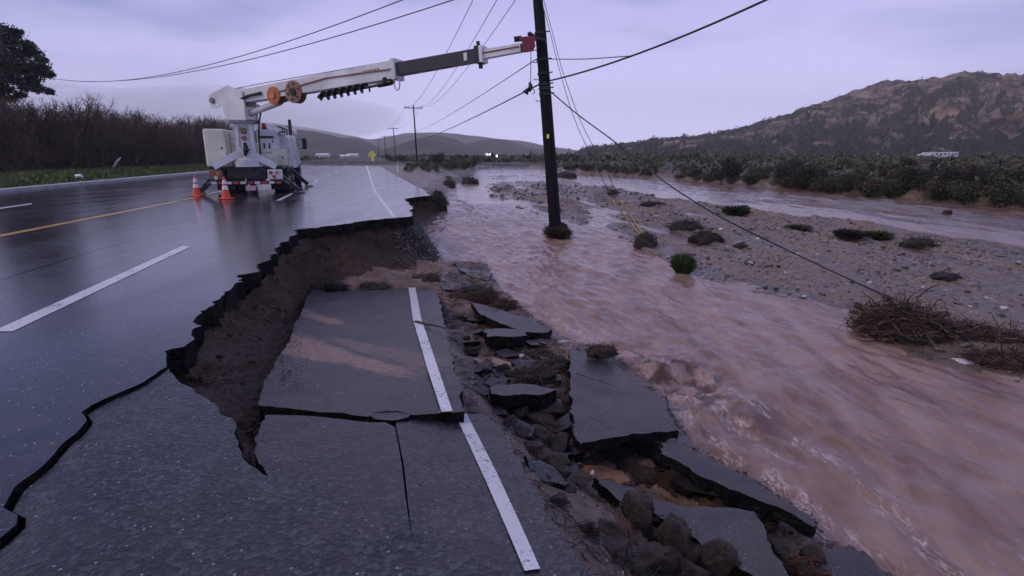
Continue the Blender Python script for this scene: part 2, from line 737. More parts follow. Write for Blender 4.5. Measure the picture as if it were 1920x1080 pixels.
m = MatB('flood_water')
streak = m.noise(1.0, 4, 0.5, m.vec((2.6, 0.8, 1), (0, 0, -0.345)), 0.4)
fine = m.noise(1.0, 4, 0.55, m.vec((10, 3.8, 1), (0, 0, -0.345)), 0.6)
c = m.ramp(m.mix(0.22, streak, fine), [(0.32, (0.165, 0.092, 0.070, 1)), (0.5, (0.275, 0.175, 0.145, 1)), (0.68, (0.36, 0.25, 0.215, 1))])
foam = m.math('MULTIPLY', m.attr('foam'), m.ramp(m.noise(1.0, 6, 0.75, m.vec((22, 7, 1), (0, 0, -0.345)), 0.8), [(0.48, 0.0), (0.64, 1.0)]))
c = m.mix(foam, c, (0.62, 0.50, 0.45, 1))
c = m.mix(m.attr('silt'), c, (0.085, 0.048, 0.036, 1))
m.set(color=c, rough=m.mix(foam, m.ramp(streak, [(0.3, 0.09), (0.7, 0.22)]), (0.6, 0.6, 0.6, 1)), ior=1.33)
b1 = m.bump(m.mix(0.5, streak, fine), 0.55, 0.045)
m.bump(m.noise(1.0, 4, 0.6, m.vec((26, 11, 1), (0, 0, -0.345)), 0.5), 0.35, 0.008, b1)
M['water'] = m.m

m = MatB('hill_ground')
n1 = m.noise(0.030, 9, 0.70)
n2 = m.noise(0.09, 8, 0.66)
strata = m.noise(0.028, 8, 0.62, m.vec((1.0, 1.0, 6.0), (0.25, 0.55, 0.2)), 0.9)
rock = m.ramp(m.mix(0.45, strata, n2), [(0.40, (0.030, 0.021, 0.020, 1)), (0.48, (0.185, 0.128, 0.105, 1)), (0.60, (0.42, 0.31, 0.265, 1))])
sc_ = m.ramp(n2, [(0.38, (0.007, 0.009, 0.006, 1)), (0.62, (0.042, 0.040, 0.022, 1))])
geo = m.n('ShaderNodeSeparateXYZ')
m.l(m.tc.outputs['Object'], geo.inputs[0])
hgt = m.math('MULTIPLY', geo.outputs['Z'], 0.0036)
cov = m.math('ADD', m.math('MULTIPLY', m.mix(0.5, n1, n2), 2.0), m.math('MULTIPLY', hgt, -1.0))
cov = m.ramp(m.math('ADD', cov, -0.42), [(0.44, 0.0), (0.49, 1.0)])
m.set(color=m.mix(cov, rock, sc_), rough=0.9, spec=0.1)
m.bump(m.mix(0.5, n2, strata), 1.0, 7.0)
M['hill'] = m.m
m = MatB('far_hill_ground')
n2 = m.noise(0.012, 9, 0.7)
m.set(color=m.ramp(n2, [(0.36, (0.022, 0.024, 0.017, 1)), (0.5, (0.05, 0.045, 0.033, 1)), (0.68, (0.13, 0.10, 0.08, 1))]), rough=0.95, spec=0.1)
m.bump(n2, 1.0, 9.0)
M['farhill'] = m.m

# ================================================================== lines of the place
SL = -0.27


def pl(pts, z=0.0):
    return [P(u, v, z) for u, v in pts]


_yk = [0, 4, 8, 12, 16, 20, 30, 60, 4000]
_zk = [-1.55, -1.49, -1.32, -1.10, -.88, -.72, -.64, -.60, -.60]


def zw(y):
    return np.interp(y, _yk, _zk)


def PW(u, v, dz=0.0):
    """point of the sloping water surface seen at (u, v)"""
    z = -1.2
    for _ in range(40):
        p = P(u, v, z)
        z = 0.5 * z + 0.5 * (float(zw(p[1])) + dz)
    return P(u, v, z)


kerb0 = P(190, 342)
redge0 = P(770, 344)
kerb_x = lambda y: kerb0[0] + SL * (y - kerb0[1])
redge_x = lambda y: redge0[0] + SL * (y - redge0[1])

BANK = [PW(*q) for q in [(1000, 316), (925, 316), (893, 321), (890, 331), (857, 345), (843, 353), (841, 368), (841, 384), (807, 398), (795, 414),
                         (796, 430), (806, 452), (818, 474), (838, 488), (915, 497), (920, 515), (945, 548), (975, 576), (1030, 618),
                         (1075, 645), (1130, 655), (1185, 692), (1250, 745), (1278, 800), (1300, 838), (1400, 893), (1530, 975),
                         (1545, 1015), (1620, 1035), (1700, 1110), (1800, 1230), (1950, 1500)]]
BANK_POLY = [np.array([-400, 93.0])] + [b[:2] for b in BANK] + [np.array([2.6, -12]), np.array([-400, -12])]
FARB = [PW(*q) for q in [(985, 317), (1040, 321), (1080, 326), (1250, 337), (1400, 351), (1600, 367), (1800, 383), (1920, 394), (2150, 418), (2500, 470)]]
FAR_POLY = [np.array([FARB[0][0], FARB[0][1]])] + [b[:2] for b in FARB] + [np.array([400, FARB[-1][1] - 60]), np.array([5000, 0]), np.array([5000, 5000]), np.array([-300, 5000]), np.array([-300, 95])]
BAR = [PW(*q) for q in [(905, 346), (935, 340), (1000, 338), (1080, 344), (1150, 351), (1250, 372), (1400, 392), (1600, 418), (1920, 462), (2300, 530),
                        (2700, 800), (2200, 790), (1920, 722), (1830, 692), (1700, 668), (1640, 636), (1600, 588), (1500, 567), (1400, 542), (1290, 522), (1250, 492),
                        (1190, 467), (1145, 440), (1120, 398), (1100, 425), (1060, 432), (1020, 412), (960, 386), (915, 366)]]
# right edges of the two collapsed slabs, for the ground that leans on them
_sl = [P(1250, 1400, 0.0), P(1100, 1085, -0.02), P(1020, 945, -0.18), P(920, 775, -0.38), P(868, 770, -0.40), P(850, 680, -0.62), P(828, 580, -0.93), P(815, 545, -1.0)]
SLAB_R = [q for q in _sl]
_sy = np.array([q[1] for q in _sl])
_sx = np.array([q[0] for q in _sl])
_sz = np.array([q[2] for q in _sl])
_o = np.argsort(_sy)
_sy, _sx, _sz = _sy[_o], _sx[_o], _sz[_o]


def H(x, y, parts=False):
    """height of the ground under road, bank, river bed and plain"""
    x = np.asarray(x, float)
    y = np.asarray(y, float)
    W = zw(y)
    fx, fy = x * .94 + y * .34, -x * .34 + y * .94          # across, along the flow
    land = inside(x, y, BANK_POLY)
    db = poly_dist(x, y, BANK)
    n1 = fbm(x * 1.1, y * 1.1, 4)
    n2 = fbm(x * 5.0 + 7, y * 5.0, 4, 0.6)
    # river bed
    h = W - 0.30 - 0.2 * np.tanh(db) + 0.03 * n1
    # gravel bar
    din = inside(x, y, BAR)
    dbar = poly_dist(x, y, BAR, True)
    sd = np.where(din, dbar, -dbar)
    ch = fbm(fx * 1.3, fy * 0.20, 4, 0.6)
    up = sstep(6, 24, y + 0.2 * x)                       # braided upstream, firm in the foreground
    bar = W + 0.015 + 0.08 * sstep(0, 0.9, sd) + 0.05 * sstep(0.5, 3.0, sd) * (1 - up) + up * (0.20 * ch - 0.045) + 0.022 * n1 + 0.014 * n2
    k = sstep(-0.45, 0.15, sd + 0.25 * n1)
    h = h * (1 - k) + bar * k
    # far braids: low gravel ribs in the upper channel
    infar = inside(x, y, FAR_POLY)
    rib = W - 0.008 + 0.11 * fbm(fx * 1.5 + 9, fy * 0.16, 4, 0.6)
    kk = sstep(0.3, 2.0, -sd) * sstep(15, 19, y + .3 * x) * (~land) * (~infar)
    h = np.where(kk > 0, np.maximum(h, rib * kk + h * (1 - kk)), h)
    # near bank rubble ground
    rise = 0.03 + np.minimum(0.12 * db, 0.26) + 0.07 * n1 * sstep(0, .4, db) + 0.035 * n2 * sstep(0, .3, db)
    low = W + rise
    sx = np.interp(y, _sy, _sx)
    sz = np.interp(y, _sy, _sz)
    dr = x - sx
    lean = sz - 0.20 - 0.62 * np.clip(dr, 0, None) + 0.05 * n1
    cap = np.where(dr < 0.05, sz - 0.22, 9.0)
    low = np.where(y < 9.6, np.minimum(np.maximum(low, lean), cap), low)
    low = np.where((y < 1.6), np.minimum(low, -0.30), low)
    hi = np.minimum(W + 0.05 + 0.55 * db + 0.08 * n1, -0.07 + 0.0 * x)
    t = sstep(19.8, 21.5, y)
    lnd = low * (1 - t) + hi * t
    h = np.where(land, lnd, h)
    # under the road beyond the hole, and left verge
    under = (x < redge_x(y) + 0.1) & (y > 20)
    h = np.where(under, np.minimum(h, -0.16), h)
    dk = kerb_x(y) - x
    vz = 0.03 + 0.22 * sstep(0, 3.5, dk) + 0.10 * sstep(0.3, 3, dk) * fbm(x * .35, y * .35, 4) + 0.25 * sstep(6, 30, dk)
    h = np.where(dk > 0.0, vz, h)
    # plain beyond the far bank
    dF = poly_dist(x, y, FARB)
    far = W + 0.05 + 0.62 * sstep(0, 0.9, dF) + 0.35 * sstep(2, 25, dF) * (1 + 0.4 * fbm(x * .08, y * .08, 3)) + 0.10 * n1 * sstep(0.5, 2, dF)
    far = far + np.clip((y - 150) / 300, 0, 1) * 1.2
    h = np.where(infar & (dk <= 0), far, h)
    h = np.where((y > 100) & ~infar & (dk <= 0) & ~under, np.maximum(h, -0.25), h)
    if not parts:
        return h
    mud = land.astype(float) * (y < 19.8)
    grass = np.where(dk > 0, sstep(0.1, 0.6, dk + 0.4 * n1), 0.0) + 0.55 * (land & (y > 21)) * (x > redge_x(y) + 3.5)
    scr = sstep(0.2, 1.0, dF) * infar + (y > 95) * (dk <= 0) * ~under
    wet_ = 1 - sstep(0.02, 0.085, h - W - 0.02 * n2)
    return h, mud, np.clip(grass, 0, 1), np.clip(scr, 0, 1), wet_


def PG(u, v, dz=0.0):
    """point of the ground seen at (u, v): march the ray down to H"""
    d = ray(u, v)
    c = np.array([0, 0, CAM_H])
    ts = np.concatenate([np.linspace(1.0, 30, 1200), np.linspace(30, 300, 900)])
    q = c + d[None, :] * ts[:, None]
    hh = np.maximum(H(q[:, 0], q[:, 1]), np.where((q[:, 1] < 95) & (q[:, 0] > redge_x(q[:, 1])), zw(q[:, 1]), -9)) + dz
    k = np.argmax(q[:, 2] < hh)
    return q[k]


# ================================================================== terrain
NX0, NX1, NY0, NY1 = -7.0, 17.0, 1.0, 25.0
gx, gy = np.meshgrid(np.arange(NX0, NX1 + .01, 0.05), np.arange(NY0, NY1 + .01, 0.05))
z_, mu_, gr_, sc2_, we_ = H(gx, gy, True)
z_ = z_ + 0.012 * fbm(gx * 14, gy * 14, 2)
o = grid_mesh('river_bed', gx, gy, z_, [M['ground']], attrs=dict(mud=mu_, grass=gr_, scrub=sc2_, wet=we_))
tag(o, kind='structure')

t = np.arange(-350, 351)
ax = np.sinh(0.0197 * t) * 6.1
ay = np.concatenate([np.linspace(-14, -1, 14), np.sinh(0.0197 * np.arange(0, 351)) * 6.1])
gx, gy = np.meshgrid(ax, ay)
z_, mu_, gr_, sc2_, we_ = H(gx, gy, True)
inn = (gx > NX0 + .05) & (gx < NX1 - .05) & (gy > NY0 + .05) & (gy < NY1 - .05)
o = grid_mesh('ground', gx, gy, np.where(inn, z_ - .06, z_), [M['ground']], keep=~inn, attrs=dict(mud=mu_, grass=gr_, scrub=sc2_, wet=we_))
tag(o, kind='structure')

# ================================================================== flood water
BOIL = PW(1235, 690)[:2]
FOAM0 = PW(1262, 765)[:2]


def wave(x, y):
    fx, fy = x * .94 + y * .34, -x * .34 + y * .94
    warp = 0.35 * perlin(x * .35, y * .35)
    a = fbm((fx + warp) * 1.9, fy * 0.55, 3, 0.5)
    b = fbm((fx + warp) * 7.0, fy * 1.8 + 3, 4, 0.55)
    calm = 1 - 0.45 * sstep(3, 9, fx - 2.0)
    h = calm * (0.040 * a + 0.023 * b + 0.012 * (1 - 2 * np.abs(perlin((fx + warp) * 3.1, fy * 1.7))))
    dx, dy = x - BOIL[0], y - BOIL[1]
    s, q = dx * .94 + dy * .34, dx * .34 - dy * .94        # across, downstream
    env = np.exp(-(s / 0.55) ** 2) * np.exp(-((q - 0.3) / 1.1) ** 2)
    h = h + env * (0.09 * np.cos(q * 5.2 + 1.5 * perlin(s * 3, q * 2)) + 0.05 * fbm(x * 6, y * 6, 3))
    return h, fx, fy, env, s, q

FLINES = [([PW(1262, 745)[:2], PW(1320, 815)[:2], PW(1400, 872)[:2], PW(1500, 935)[:2], PW(1560, 985)[:2]], .10), ([PW(1310, 715)[:2], PW(1400, 745)[:2], PW(1480, 810)[:2], PW(1580, 880)[:2], PW(1700, 985)[:2], PW(1780, 1060)[:2]], .09),
          ([PW(1270, 735)[:2], PW(1330, 750)[:2]], .16), ([PW(950, 545)[:2], PW(1040, 600)[:2], PW(1130, 650)[:2]], .07)]


def water_attrs(x, y):
    h, fx, fy, env, s, q = wave(x, y)
    db = poly_dist(x, y, BANK)
    edge = .6 * np.exp(-(db / 0.14) ** 2) * (y < 17) * sstep(0.38, 0.62, 0.5 + 0.5 * fbm(x * 2, y * 2, 3))
    st = sstep(0.10, 0.45, fbm(fx * 5.2, fy * 0.55, 4, 0.6))
    trail = np.exp(-((db - 0.55) / 0.6) ** 2) * sstep(8.0, 6.4, y) * st * .75
    d0 = np.hypot(x - FOAM0[0], y - FOAM0[1])
    blob = np.exp(-(d0 / 0.30) ** 2) * 2.0
    allover = 0.12 * st * sstep(13, 5, y)
    ln = np.zeros_like(x)
    for pl_, w_ in FLINES:
        d_ = poly_dist(x + .10 * perlin(fx * 2, fy * 1.2), y + .10 * perlin(fx * 2 + 9, fy * 1.2), pl_)
        ln = np.maximum(ln, np.exp(-(d_ / w_) ** 2) * sstep(.35, .6, .5 + .7 * fbm(fx * 5, fy * 2.2, 3)))
    trail = trail + 1.3 * ln
    foam = np.clip(edge * .8 + trail + blob + allover, 0, 1)
    silt = np.clip(env * 1.3 * sstep(0.40, 0.62, 0.5 + 0.6 * fbm(x * 4, y * 4 + 2, 3)), 0, .95)
    return h, foam, silt


WX0, WX1, WY0, WY1 = -4.6, 13.4, 1.4, 23.4
gx, gy = np.meshgrid(np.arange(WX0, WX1 + .01, 0.045), np.arange(WY0, WY1 + .01, 0.045))
h, foam, silt = water_attrs(gx, gy)
hz = H(gx, gy)
o1 = grid_mesh('river_water', gx, gy, zw(gy) + h * 1.0, [M['water']], keep=hz < zw(gy) + 0.10, attrs=dict(foam=foam, silt=silt))
tag(o1, kind='structure')
ax = np.concatenate([-np.sinh(0.02 * np.arange(60, 0, -1)) * 8, np.sinh(0.02 * np.arange(0, 170)) * 8])
ay = np.concatenate([np.arange(-6, 1, .5), np.sinh(0.02 * np.arange(10, 162)) * 8])
gx, gy = np.meshgrid(ax, ay)
h, foam, silt = water_attrs(gx, gy)
inn = (gx > WX0 + .05) & (gx < WX1 - .05) & (gy > WY0 + .05) & (gy < WY1 - .05)
hz = H(gx, gy)
o2 = grid_mesh('far_river_water', gx, gy, zw(gy) + h * .8 - 0.05 * inn, [M['water']], keep=(hz < zw(gy) + 0.25) & ~inn & (gx > redge_x(gy) + 1), attrs=dict(foam=foam * 0, silt=silt * 0))
tag(o2, kind='structure')

# ================================================================== plates of asphalt


def jag(pts, amp=0.03, step=0.08, seed=1, closed=False, ends=True):
    """resample a line of world points and break it up sideways"""
    out = []
    n = len(pts)
    s0 = seed * 13.7
    acc = 0.0
    for i in range(n if closed else n - 1):
        a, b = np.array(pts[i], float), np.array(pts[(i + 1) % n], float)
        L = np.linalg.norm(b - a)
        k = max(1, int(L / step))
        d = (b - a)[:2] / (np.linalg.norm((b - a)[:2]) + 1e-9)
        nn = np.array([-d[1], d[0], 0])
        for j in range(k):
            p = a + (b - a) * j / k
            acc_ = acc + L * j / k
            w = amp * (perlin(acc_ * 4.1 + s0, s0) + 0.7 * perlin(acc_ * 11.3, s0 + 5) + .45 * perlin(acc_ * 27.3, s0 + 9))
            if (i == 0 and j == 0 and not closed):
                w = 0
            out.append(p + nn * w)
        acc += L
    if not closed:
        out.append(np.array(pts[-1], float))
    return out


def plate(name, outline, zfun, thick, mats, parent=None, spacing=0.12, bbox=None, relief=0.004, under=0.04, org=None, seed=0):
    """an uneven slab: top following the outline, ragged sides, underside"""
    rng = np.random.default_rng(seed + 11)
    ol = [np.array(p, float) for p in outline]
    xy = np.array([p[:2] for p in ol])
    x0, y0 = xy.min(0)
    x1, y1 = xy.max(0)
    if bbox:
        x0, y0, x1, y1 = max(x0, bbox[0]), max(y0, bbox[1]), min(x1, bbox[2]), min(y1, bbox[3])
    gx, gy = np.meshgrid(np.arange(x0, x1, spacing), np.arange(y0, y1, spacing))
    gx = gx + rng.uniform(-.3, .3, gx.shape) * spacing
    gy = gy + rng.uniform(-.3, .3, gy.shape) * spacing
    ok = inside(gx, gy, ol) & (poly_dist(gx, gy, ol, True) > spacing * .45)
    ip = np.stack([gx[ok], gy[ok]], 1)
    allv = [Vector((float(a), float(b))) for a, b in np.vstack([xy, ip])]
    nO = len(ol)
    res = delaunay_2d_cdt(allv, [], [list(range(nO))], 1, 1e-5)
    vs, fs, orig = res[0], res[2], res[3]
    zs = []
    for i, v in enumerate(vs):
        oo = [q for q in orig[i] if q < nO]
        if oo:
            zs.append(ol[oo[0]][2])
        else:
            zs.append(float(zfun(v.x, v.y)))
    vx = np.array([v.x for v in vs])
    vy = np.array([v.y for v in vs])
    top = np.stack([vx, vy, np.array(zs) + relief * fbm(vx * 2.2, vy * 2.2, 3)], 1)
    mb = MB()
    tf = []
    for f in fs:
        a, b, c_ = [top[i] for i in f[:3]]
        if np.cross(b - a, c_ - a)[2] < 0:
            f = f[::-1]
        tf.append(tuple(f))
    mb.add(top, tf, 0)
    # boundary ring in order
    ed = {}
    for f in tf:
        for i in range(len(f)):
            a, b = f[i], f[(i + 1) % len(f)]
            if (b, a) in ed:
                del ed[(b, a)]
            else:
                ed[(a, b)] = 1
    ring_v = sorted({a for a, b in ed} | {b for a, b in ed})
    cen = top.mean(0)
    base = len(top)
    mids, bots = {}, {}
    extra = []
    for i in ring_v:
        p = top[i]
        w = fbm(np.array([p[0] * 7]), np.array([p[1] * 7]), 3)[0]
        mids[i] = base + len(extra)
        extra.append(p + np.array([0, 0, -thick * 0.5]) + np.array([w, -w, 0]) * under * 0.35)
        w2 = fbm(np.array([p[0] * 9 + 4]), np.array([p[1] * 9]), 3)[0]
        bots[i] = base + len(extra)
        extra.append(p + np.array([0, 0, -thick * (1 + 0.25 * w2)]) + np.array([w2, w, 0]) * under * .5)
    sf = []
    lips = {}
    for i in ring_v:
        lips[i] = base + len(extra)
        extra.append(top[i].copy())
    for a, b in ed:
        sf.append((lips[b], lips[a], mids[a], mids[b]))
        sf.append((mids[b], mids[a], bots[a], bots[b]))
    bf = []
    inner = {}
    for f in tf:
        g = []
        for i in f:
            if i in bots:
                g.append(bots[i])
            else:
                if i not in inner:
                    inner[i] = base + len(extra)
                    extra.append(top[i] - np.array([0, 0, thick]))
                g.append(inner[i])
        bf.append(tuple(g[::-1]))
    vv = np.vstack([top, np.array(extra)])
    m2 = MB()
    m2.add(vv, tf, 0)
    off = 0
    m2.f += sf + bf
    m2.mi += [1] * (len(sf) + len(bf))
    o = m2.build(name, mats, parent, org)
    sm_ = np.zeros(len(m2.f), bool)
    sm_[:len(tf)] = True
    o.data.polygons.foreach_set('use_smooth', sm_)
    o.data.update()
    return o


def strip(name, pts_l, pts_r, mat, parent, lift=0.004, seg=0.25, zf=None):
    """a painted line between two world lines"""
    def res(pts, k):
        pts = np.array(pts, float)
        L = np.r_[0, np.cumsum(np.linalg.norm(np.diff(pts, axis=0), axis=1))]
        s = np.linspace(0, L[-1], k)
        return np.stack([np.interp(s, L, pts[:, i]) for i in range(3)], 1)
    L = np.linalg.norm(np.diff(np.array(pts_l), axis=0), axis=1).sum()
    k = max(2, min(160, int(L / seg)))
    a, b = res(pts_l, k), res(pts_r, k)
    if zf is not None:
        a[:, 2] = [zf(p[0], p[1]) for p in a]
        b[:, 2] = [zf(p[0], p[1]) for p in b]
    a[:, 2] += lift
    b[:, 2] += lift
    mb = MB()
    mb.add(np.vstack([a, b]), [(i, k + i, k + i + 1, i + 1) for i in range(k - 1)])
    o = mb.build(name, mat, parent)
    return o


AS = [M['asphalt'], M['asphalt_edge']]
SLM = [M['asphalt_slab'], M['asphalt_edge']]

crack = [(312, 688), (270, 716), (235, 731), (200, 746), (172, 760), (152, 773), (166, 787), (150, 803), (110, 840), (65, 887), (25, 914), (5, 952), (32, 965), (28, 984), (0, 1010), (-60, 1060), (-200, 1160)]
edge_up = [(311, 671), (306, 658), (330, 650), (347, 640), (362, 622), (376, 611), (360, 603), (372, 590), (391, 577), (397, 566), (415, 556), (436, 539), (446, 525), (456, 516), (480, 510), (487, 495),
           (500, 488), (511, 482), (516, 465), (530, 458), (539, 450), (552, 440), (553, 430), (590, 427), (640, 421), (690, 413), (740, 408.5), (777, 405), (768, 394), (776, 391), (766, 381), (757, 372.5), (807, 366.5), (797, 357), (770, 344)]
tear = [(318, 697), (337, 716), (365, 735), (385, 745), (399, 757), (415, 777), (432, 790), (443, 796), (440, 812), (447, 828), (450, 846), (457, 860), (470, 872), (482, 880), (492, 888), (503, 892)]

far_r = [np.array([redge_x(y), y, 0.0]) for y in (45, 80, 150, 300, 620)]
far_l = [np.array([kerb_x(y), y, 0.0]) for y in (620, 300, 150, 80, 45, 25, 10, 0, -8)]
cr_l = jag([P(*q) for q in crack], 0.012, 0.05, 3)
ed_w = jag([P(*q) for q in edge_up], 0.055, 0.045, 5)
outline = cr_l[::-1] + ed_w + far_r + far_l + [np.array([-3.2, -8, 0.0])]
road = plate('road', outline, lambda x, y: 0.0, 0.19, AS, None, spacing=0.30, bbox=(-12, 0, 0, 18), relief=0.0, under=0.10, org=(0, 0, 0))
tag(road, kind='structure')

# road markings
wl = lambda q: [P(*p) for p in q]
strip('lane_dash', wl([(-14, 622), (343, 461)]), wl([(24, 622), (357, 463)]), M['white_paint'], road)
d0, d1 = P(180, 541.5), P(349, 462)
dirv = np.array([SL, 1, 0]) / math.hypot(SL, 1)
base_dash = P(352, 462)
side = np.array([dirv[1], -dirv[0], 0]) * 0.06
for kx in range(1, 9):
    s = base_dash + dirv * (9.0 + 12.2 * (kx - 1))
    e = s + dirv * 3.6
    strip('lane_dash', [s - side, e - side], [s + side, e + side], M['white_paint'], road)
yl = wl([(-260, 489), (0, 440.5), (335, 376)])
yr = wl([(-260, 496), (0, 444.5), (335, 378.3)])
strip('yellow_line', yl, yr, M['yellow_paint'], road)
yl2 = [yl[-1], yl[-1] + dirv * 400]
strip('yellow_line', yl2, [p + np.array([.11, 0.03, 0]) for p in yl2], M['yellow_paint'], road)
el0 = P(735, 407.5)
elm = P(700, 358)
ell = [el0, elm, elm + dirv * 60, elm + dirv * 500]
strip('edge_line', ell, [P(743, 407.5), P(704, 358), elm + dirv * 60 + np.array([.15, 0, 0]), elm + dirv * 500 + np.array([.15, 0, 0])], M['white_paint'], road, seg=.5)
# far lane line left of the yellow one
ly = P(0, 398)
strip('lane_dash', [P(-40, 395.5), P(60, 381)], [P(-40, 398), P(60, 383)], M['white_paint'], road)
# sealed seams of patched asphalt
m = MatB('tar_seam')
m.set(color=(0.009, 0.009, 0.011, 1), rough=0.12)
M['tar'] = m.m
for q in ([(0, 524), (190, 466), (420, 404)], [(455, 416), (560, 421)], [(430, 392), (700, 340)]):
    a = jag([P(*p) for p in q], 0.02, 0.3, 8)
    strip('tar_seam', a, [p + np.array([0.012, 0.02, 0]) for p in a], M['tar'], road, lift=0.0035)

# kerb along the left verge
mb = MB()
for (ya, yb) in [(a, a + 6.0) for a in np.arange(-6, 200, 6.0)]:
    a = np.array([kerb_x(ya + .01), ya + .01, 0.04])
    b = np.array([kerb_x(yb - .01), yb - .01, 0.04])
    mb.beam(a, b, 0.62, 0.14)
kerb = mb.build('kerb', M['kerb'], None)
tag(kerb, kind='structure')

# ------------------------------------------------------------------ foreground slab that still hangs on the road and has bent down
h0, h1 = P(503, 892), P(1010, 1078)
S2 = plane3(h0, h1, P(700, 775, -0.36))


def zpl(plv):
    o_, n_ = plv
    return lambda x, y: float(o_[2] - ((x - o_[0]) * n_[0] + (y - o_[1]) * n_[1]) / n_[2])


z2 = zpl(S2)
ta, tb = P(503, 892), P(440, 760)


def z_fore(x, y):
    z = z2(x, y)
    sidev = (tb[0] - ta[0]) * (y - ta[1]) - (tb[1] - ta[1]) * (x - ta[0])
    if sidev > 0 and y > ta[1] - .2:
        return 0.0
    # round the bend off
    return -0.5 * (math.sqrt(z * z + 0.0016) - z) if z > -0.5 else z


cr_r = jag([P(u + 5 + 14 * (1 - u / 312), v + 3 + 5 * (1 - u / 312), -0.02) for u, v in crack if u > -250], 0.012, 0.05, 3)
tear_w = jag([P(*q) for q in tear], 0.02, 0.035, 9)
left_up = [PPl(u, v, S2) for u, v in [(492, 876), (486, 862), (476, 850), (482, 835), (478, 820), (486, 806), (490, 795), (497, 778)]]
top_cr = [PPl(u, v, S2) for u, v in [(560, 779), (640, 786), (690, 791), (738, 792)]]
slit = [PPl(u, v, S2) for u, v in [(740, 800), (747, 835), (753, 870), (760, 930), (770, 999), (771, 998), (764, 930), (757, 870), (750, 835), (743, 800), (742, 791)]]
top_cr2 = [PPl(u, v, S2) for u, v in [(800, 781), (850, 777), (922, 775)]]
right_dn = [PPl(u, v, S2) for u, v in [(940, 803), (975, 868), (1012, 930), (1050, 998)]] + [P(1092, 1062), P(1120, 1110), P(1190, 1230), P(1300, 1420)]
outl = tear_w[:-1] + jag([tear_w[-1]] + left_up, 0.012, 0.03, 4)[:-1] + jag([left_up[-1]] + top_cr, 0.010, 0.05, 6)[:-1] + slit + jag(top_cr2, 0.006, 0.06, 2)[:-1] + jag(right_dn, 0.018, 0.05, 7) + \
    [np.array([1.0, -4, 0]), np.array([-2.8, -4, 0])] + cr_r[::-1]
fore = plate('asphalt_slab', outl, z_fore, 0.13, [M['asphalt_coarse'], M['asphalt_edge']], None, spacing=0.10, relief=0.004, org=(0, 0, -0.13), bbox=(-3, .4, 2, 6))
tag(fore, 'cracked foreground sheet of wet asphalt bending down from the road toward the hole', 'asphalt slab')
# edge line on it
strip('edge_line', [PPl(u, v, S2) for u, v in [(853, 777), (905, 890), (972, 1040), (984, 1064)]], [PPl(u, v, S2) for u, v in [(875, 777), (928, 880), (1000, 1035), (1013, 1062)]], M['white_paint'], fore, zf=lambda x, y: z_fore(x, y) + .001, lift=0.0045, seg=.1)

S1 = plane3(P(485, 762, -0.35), P(870, 770, -0.37), P(700, 545, -1.0))
z1 = zpl(S1)
o1 = [(588, 541), (615, 548), (640, 546), (700, 544), (760, 540), (815, 543), (823, 562), (830, 590), (838, 630), (850, 680), (862, 725), (871, 772), (850, 775), (775, 776), (745, 768), (700, 773), (690, 783), (640, 775), (560, 767), (487, 762), (484, 750), (495, 725), (505, 695), (517, 683), (528, 664), (545, 640), (548, 610), (565, 590), (572, 562), (580, 552)]
pts = [PPl(u, v, S1) for u, v in o1]
slab1 = plate('asphalt_slab', jag(pts, 0.02, 0.07, 12, closed=True), z1, 0.13, [M['asphalt_muddy'], M['asphalt_edge']], None, spacing=0.045, relief=0.012, org=(0, 0, -1.2))
tag(slab1, 'large dropped lane slab with white edge line lying in the hole below the cliff', 'asphalt slab')
strip('edge_line', [PPl(u, v, S1) for u, v in [(766, 541), (774, 600), (800, 690), (828, 777)]], [PPl(u, v, S1) for u, v in [(779, 541), (790, 600), (820, 690), (849, 776)]], M['white_paint'], slab1, lift=.020, seg=.15)

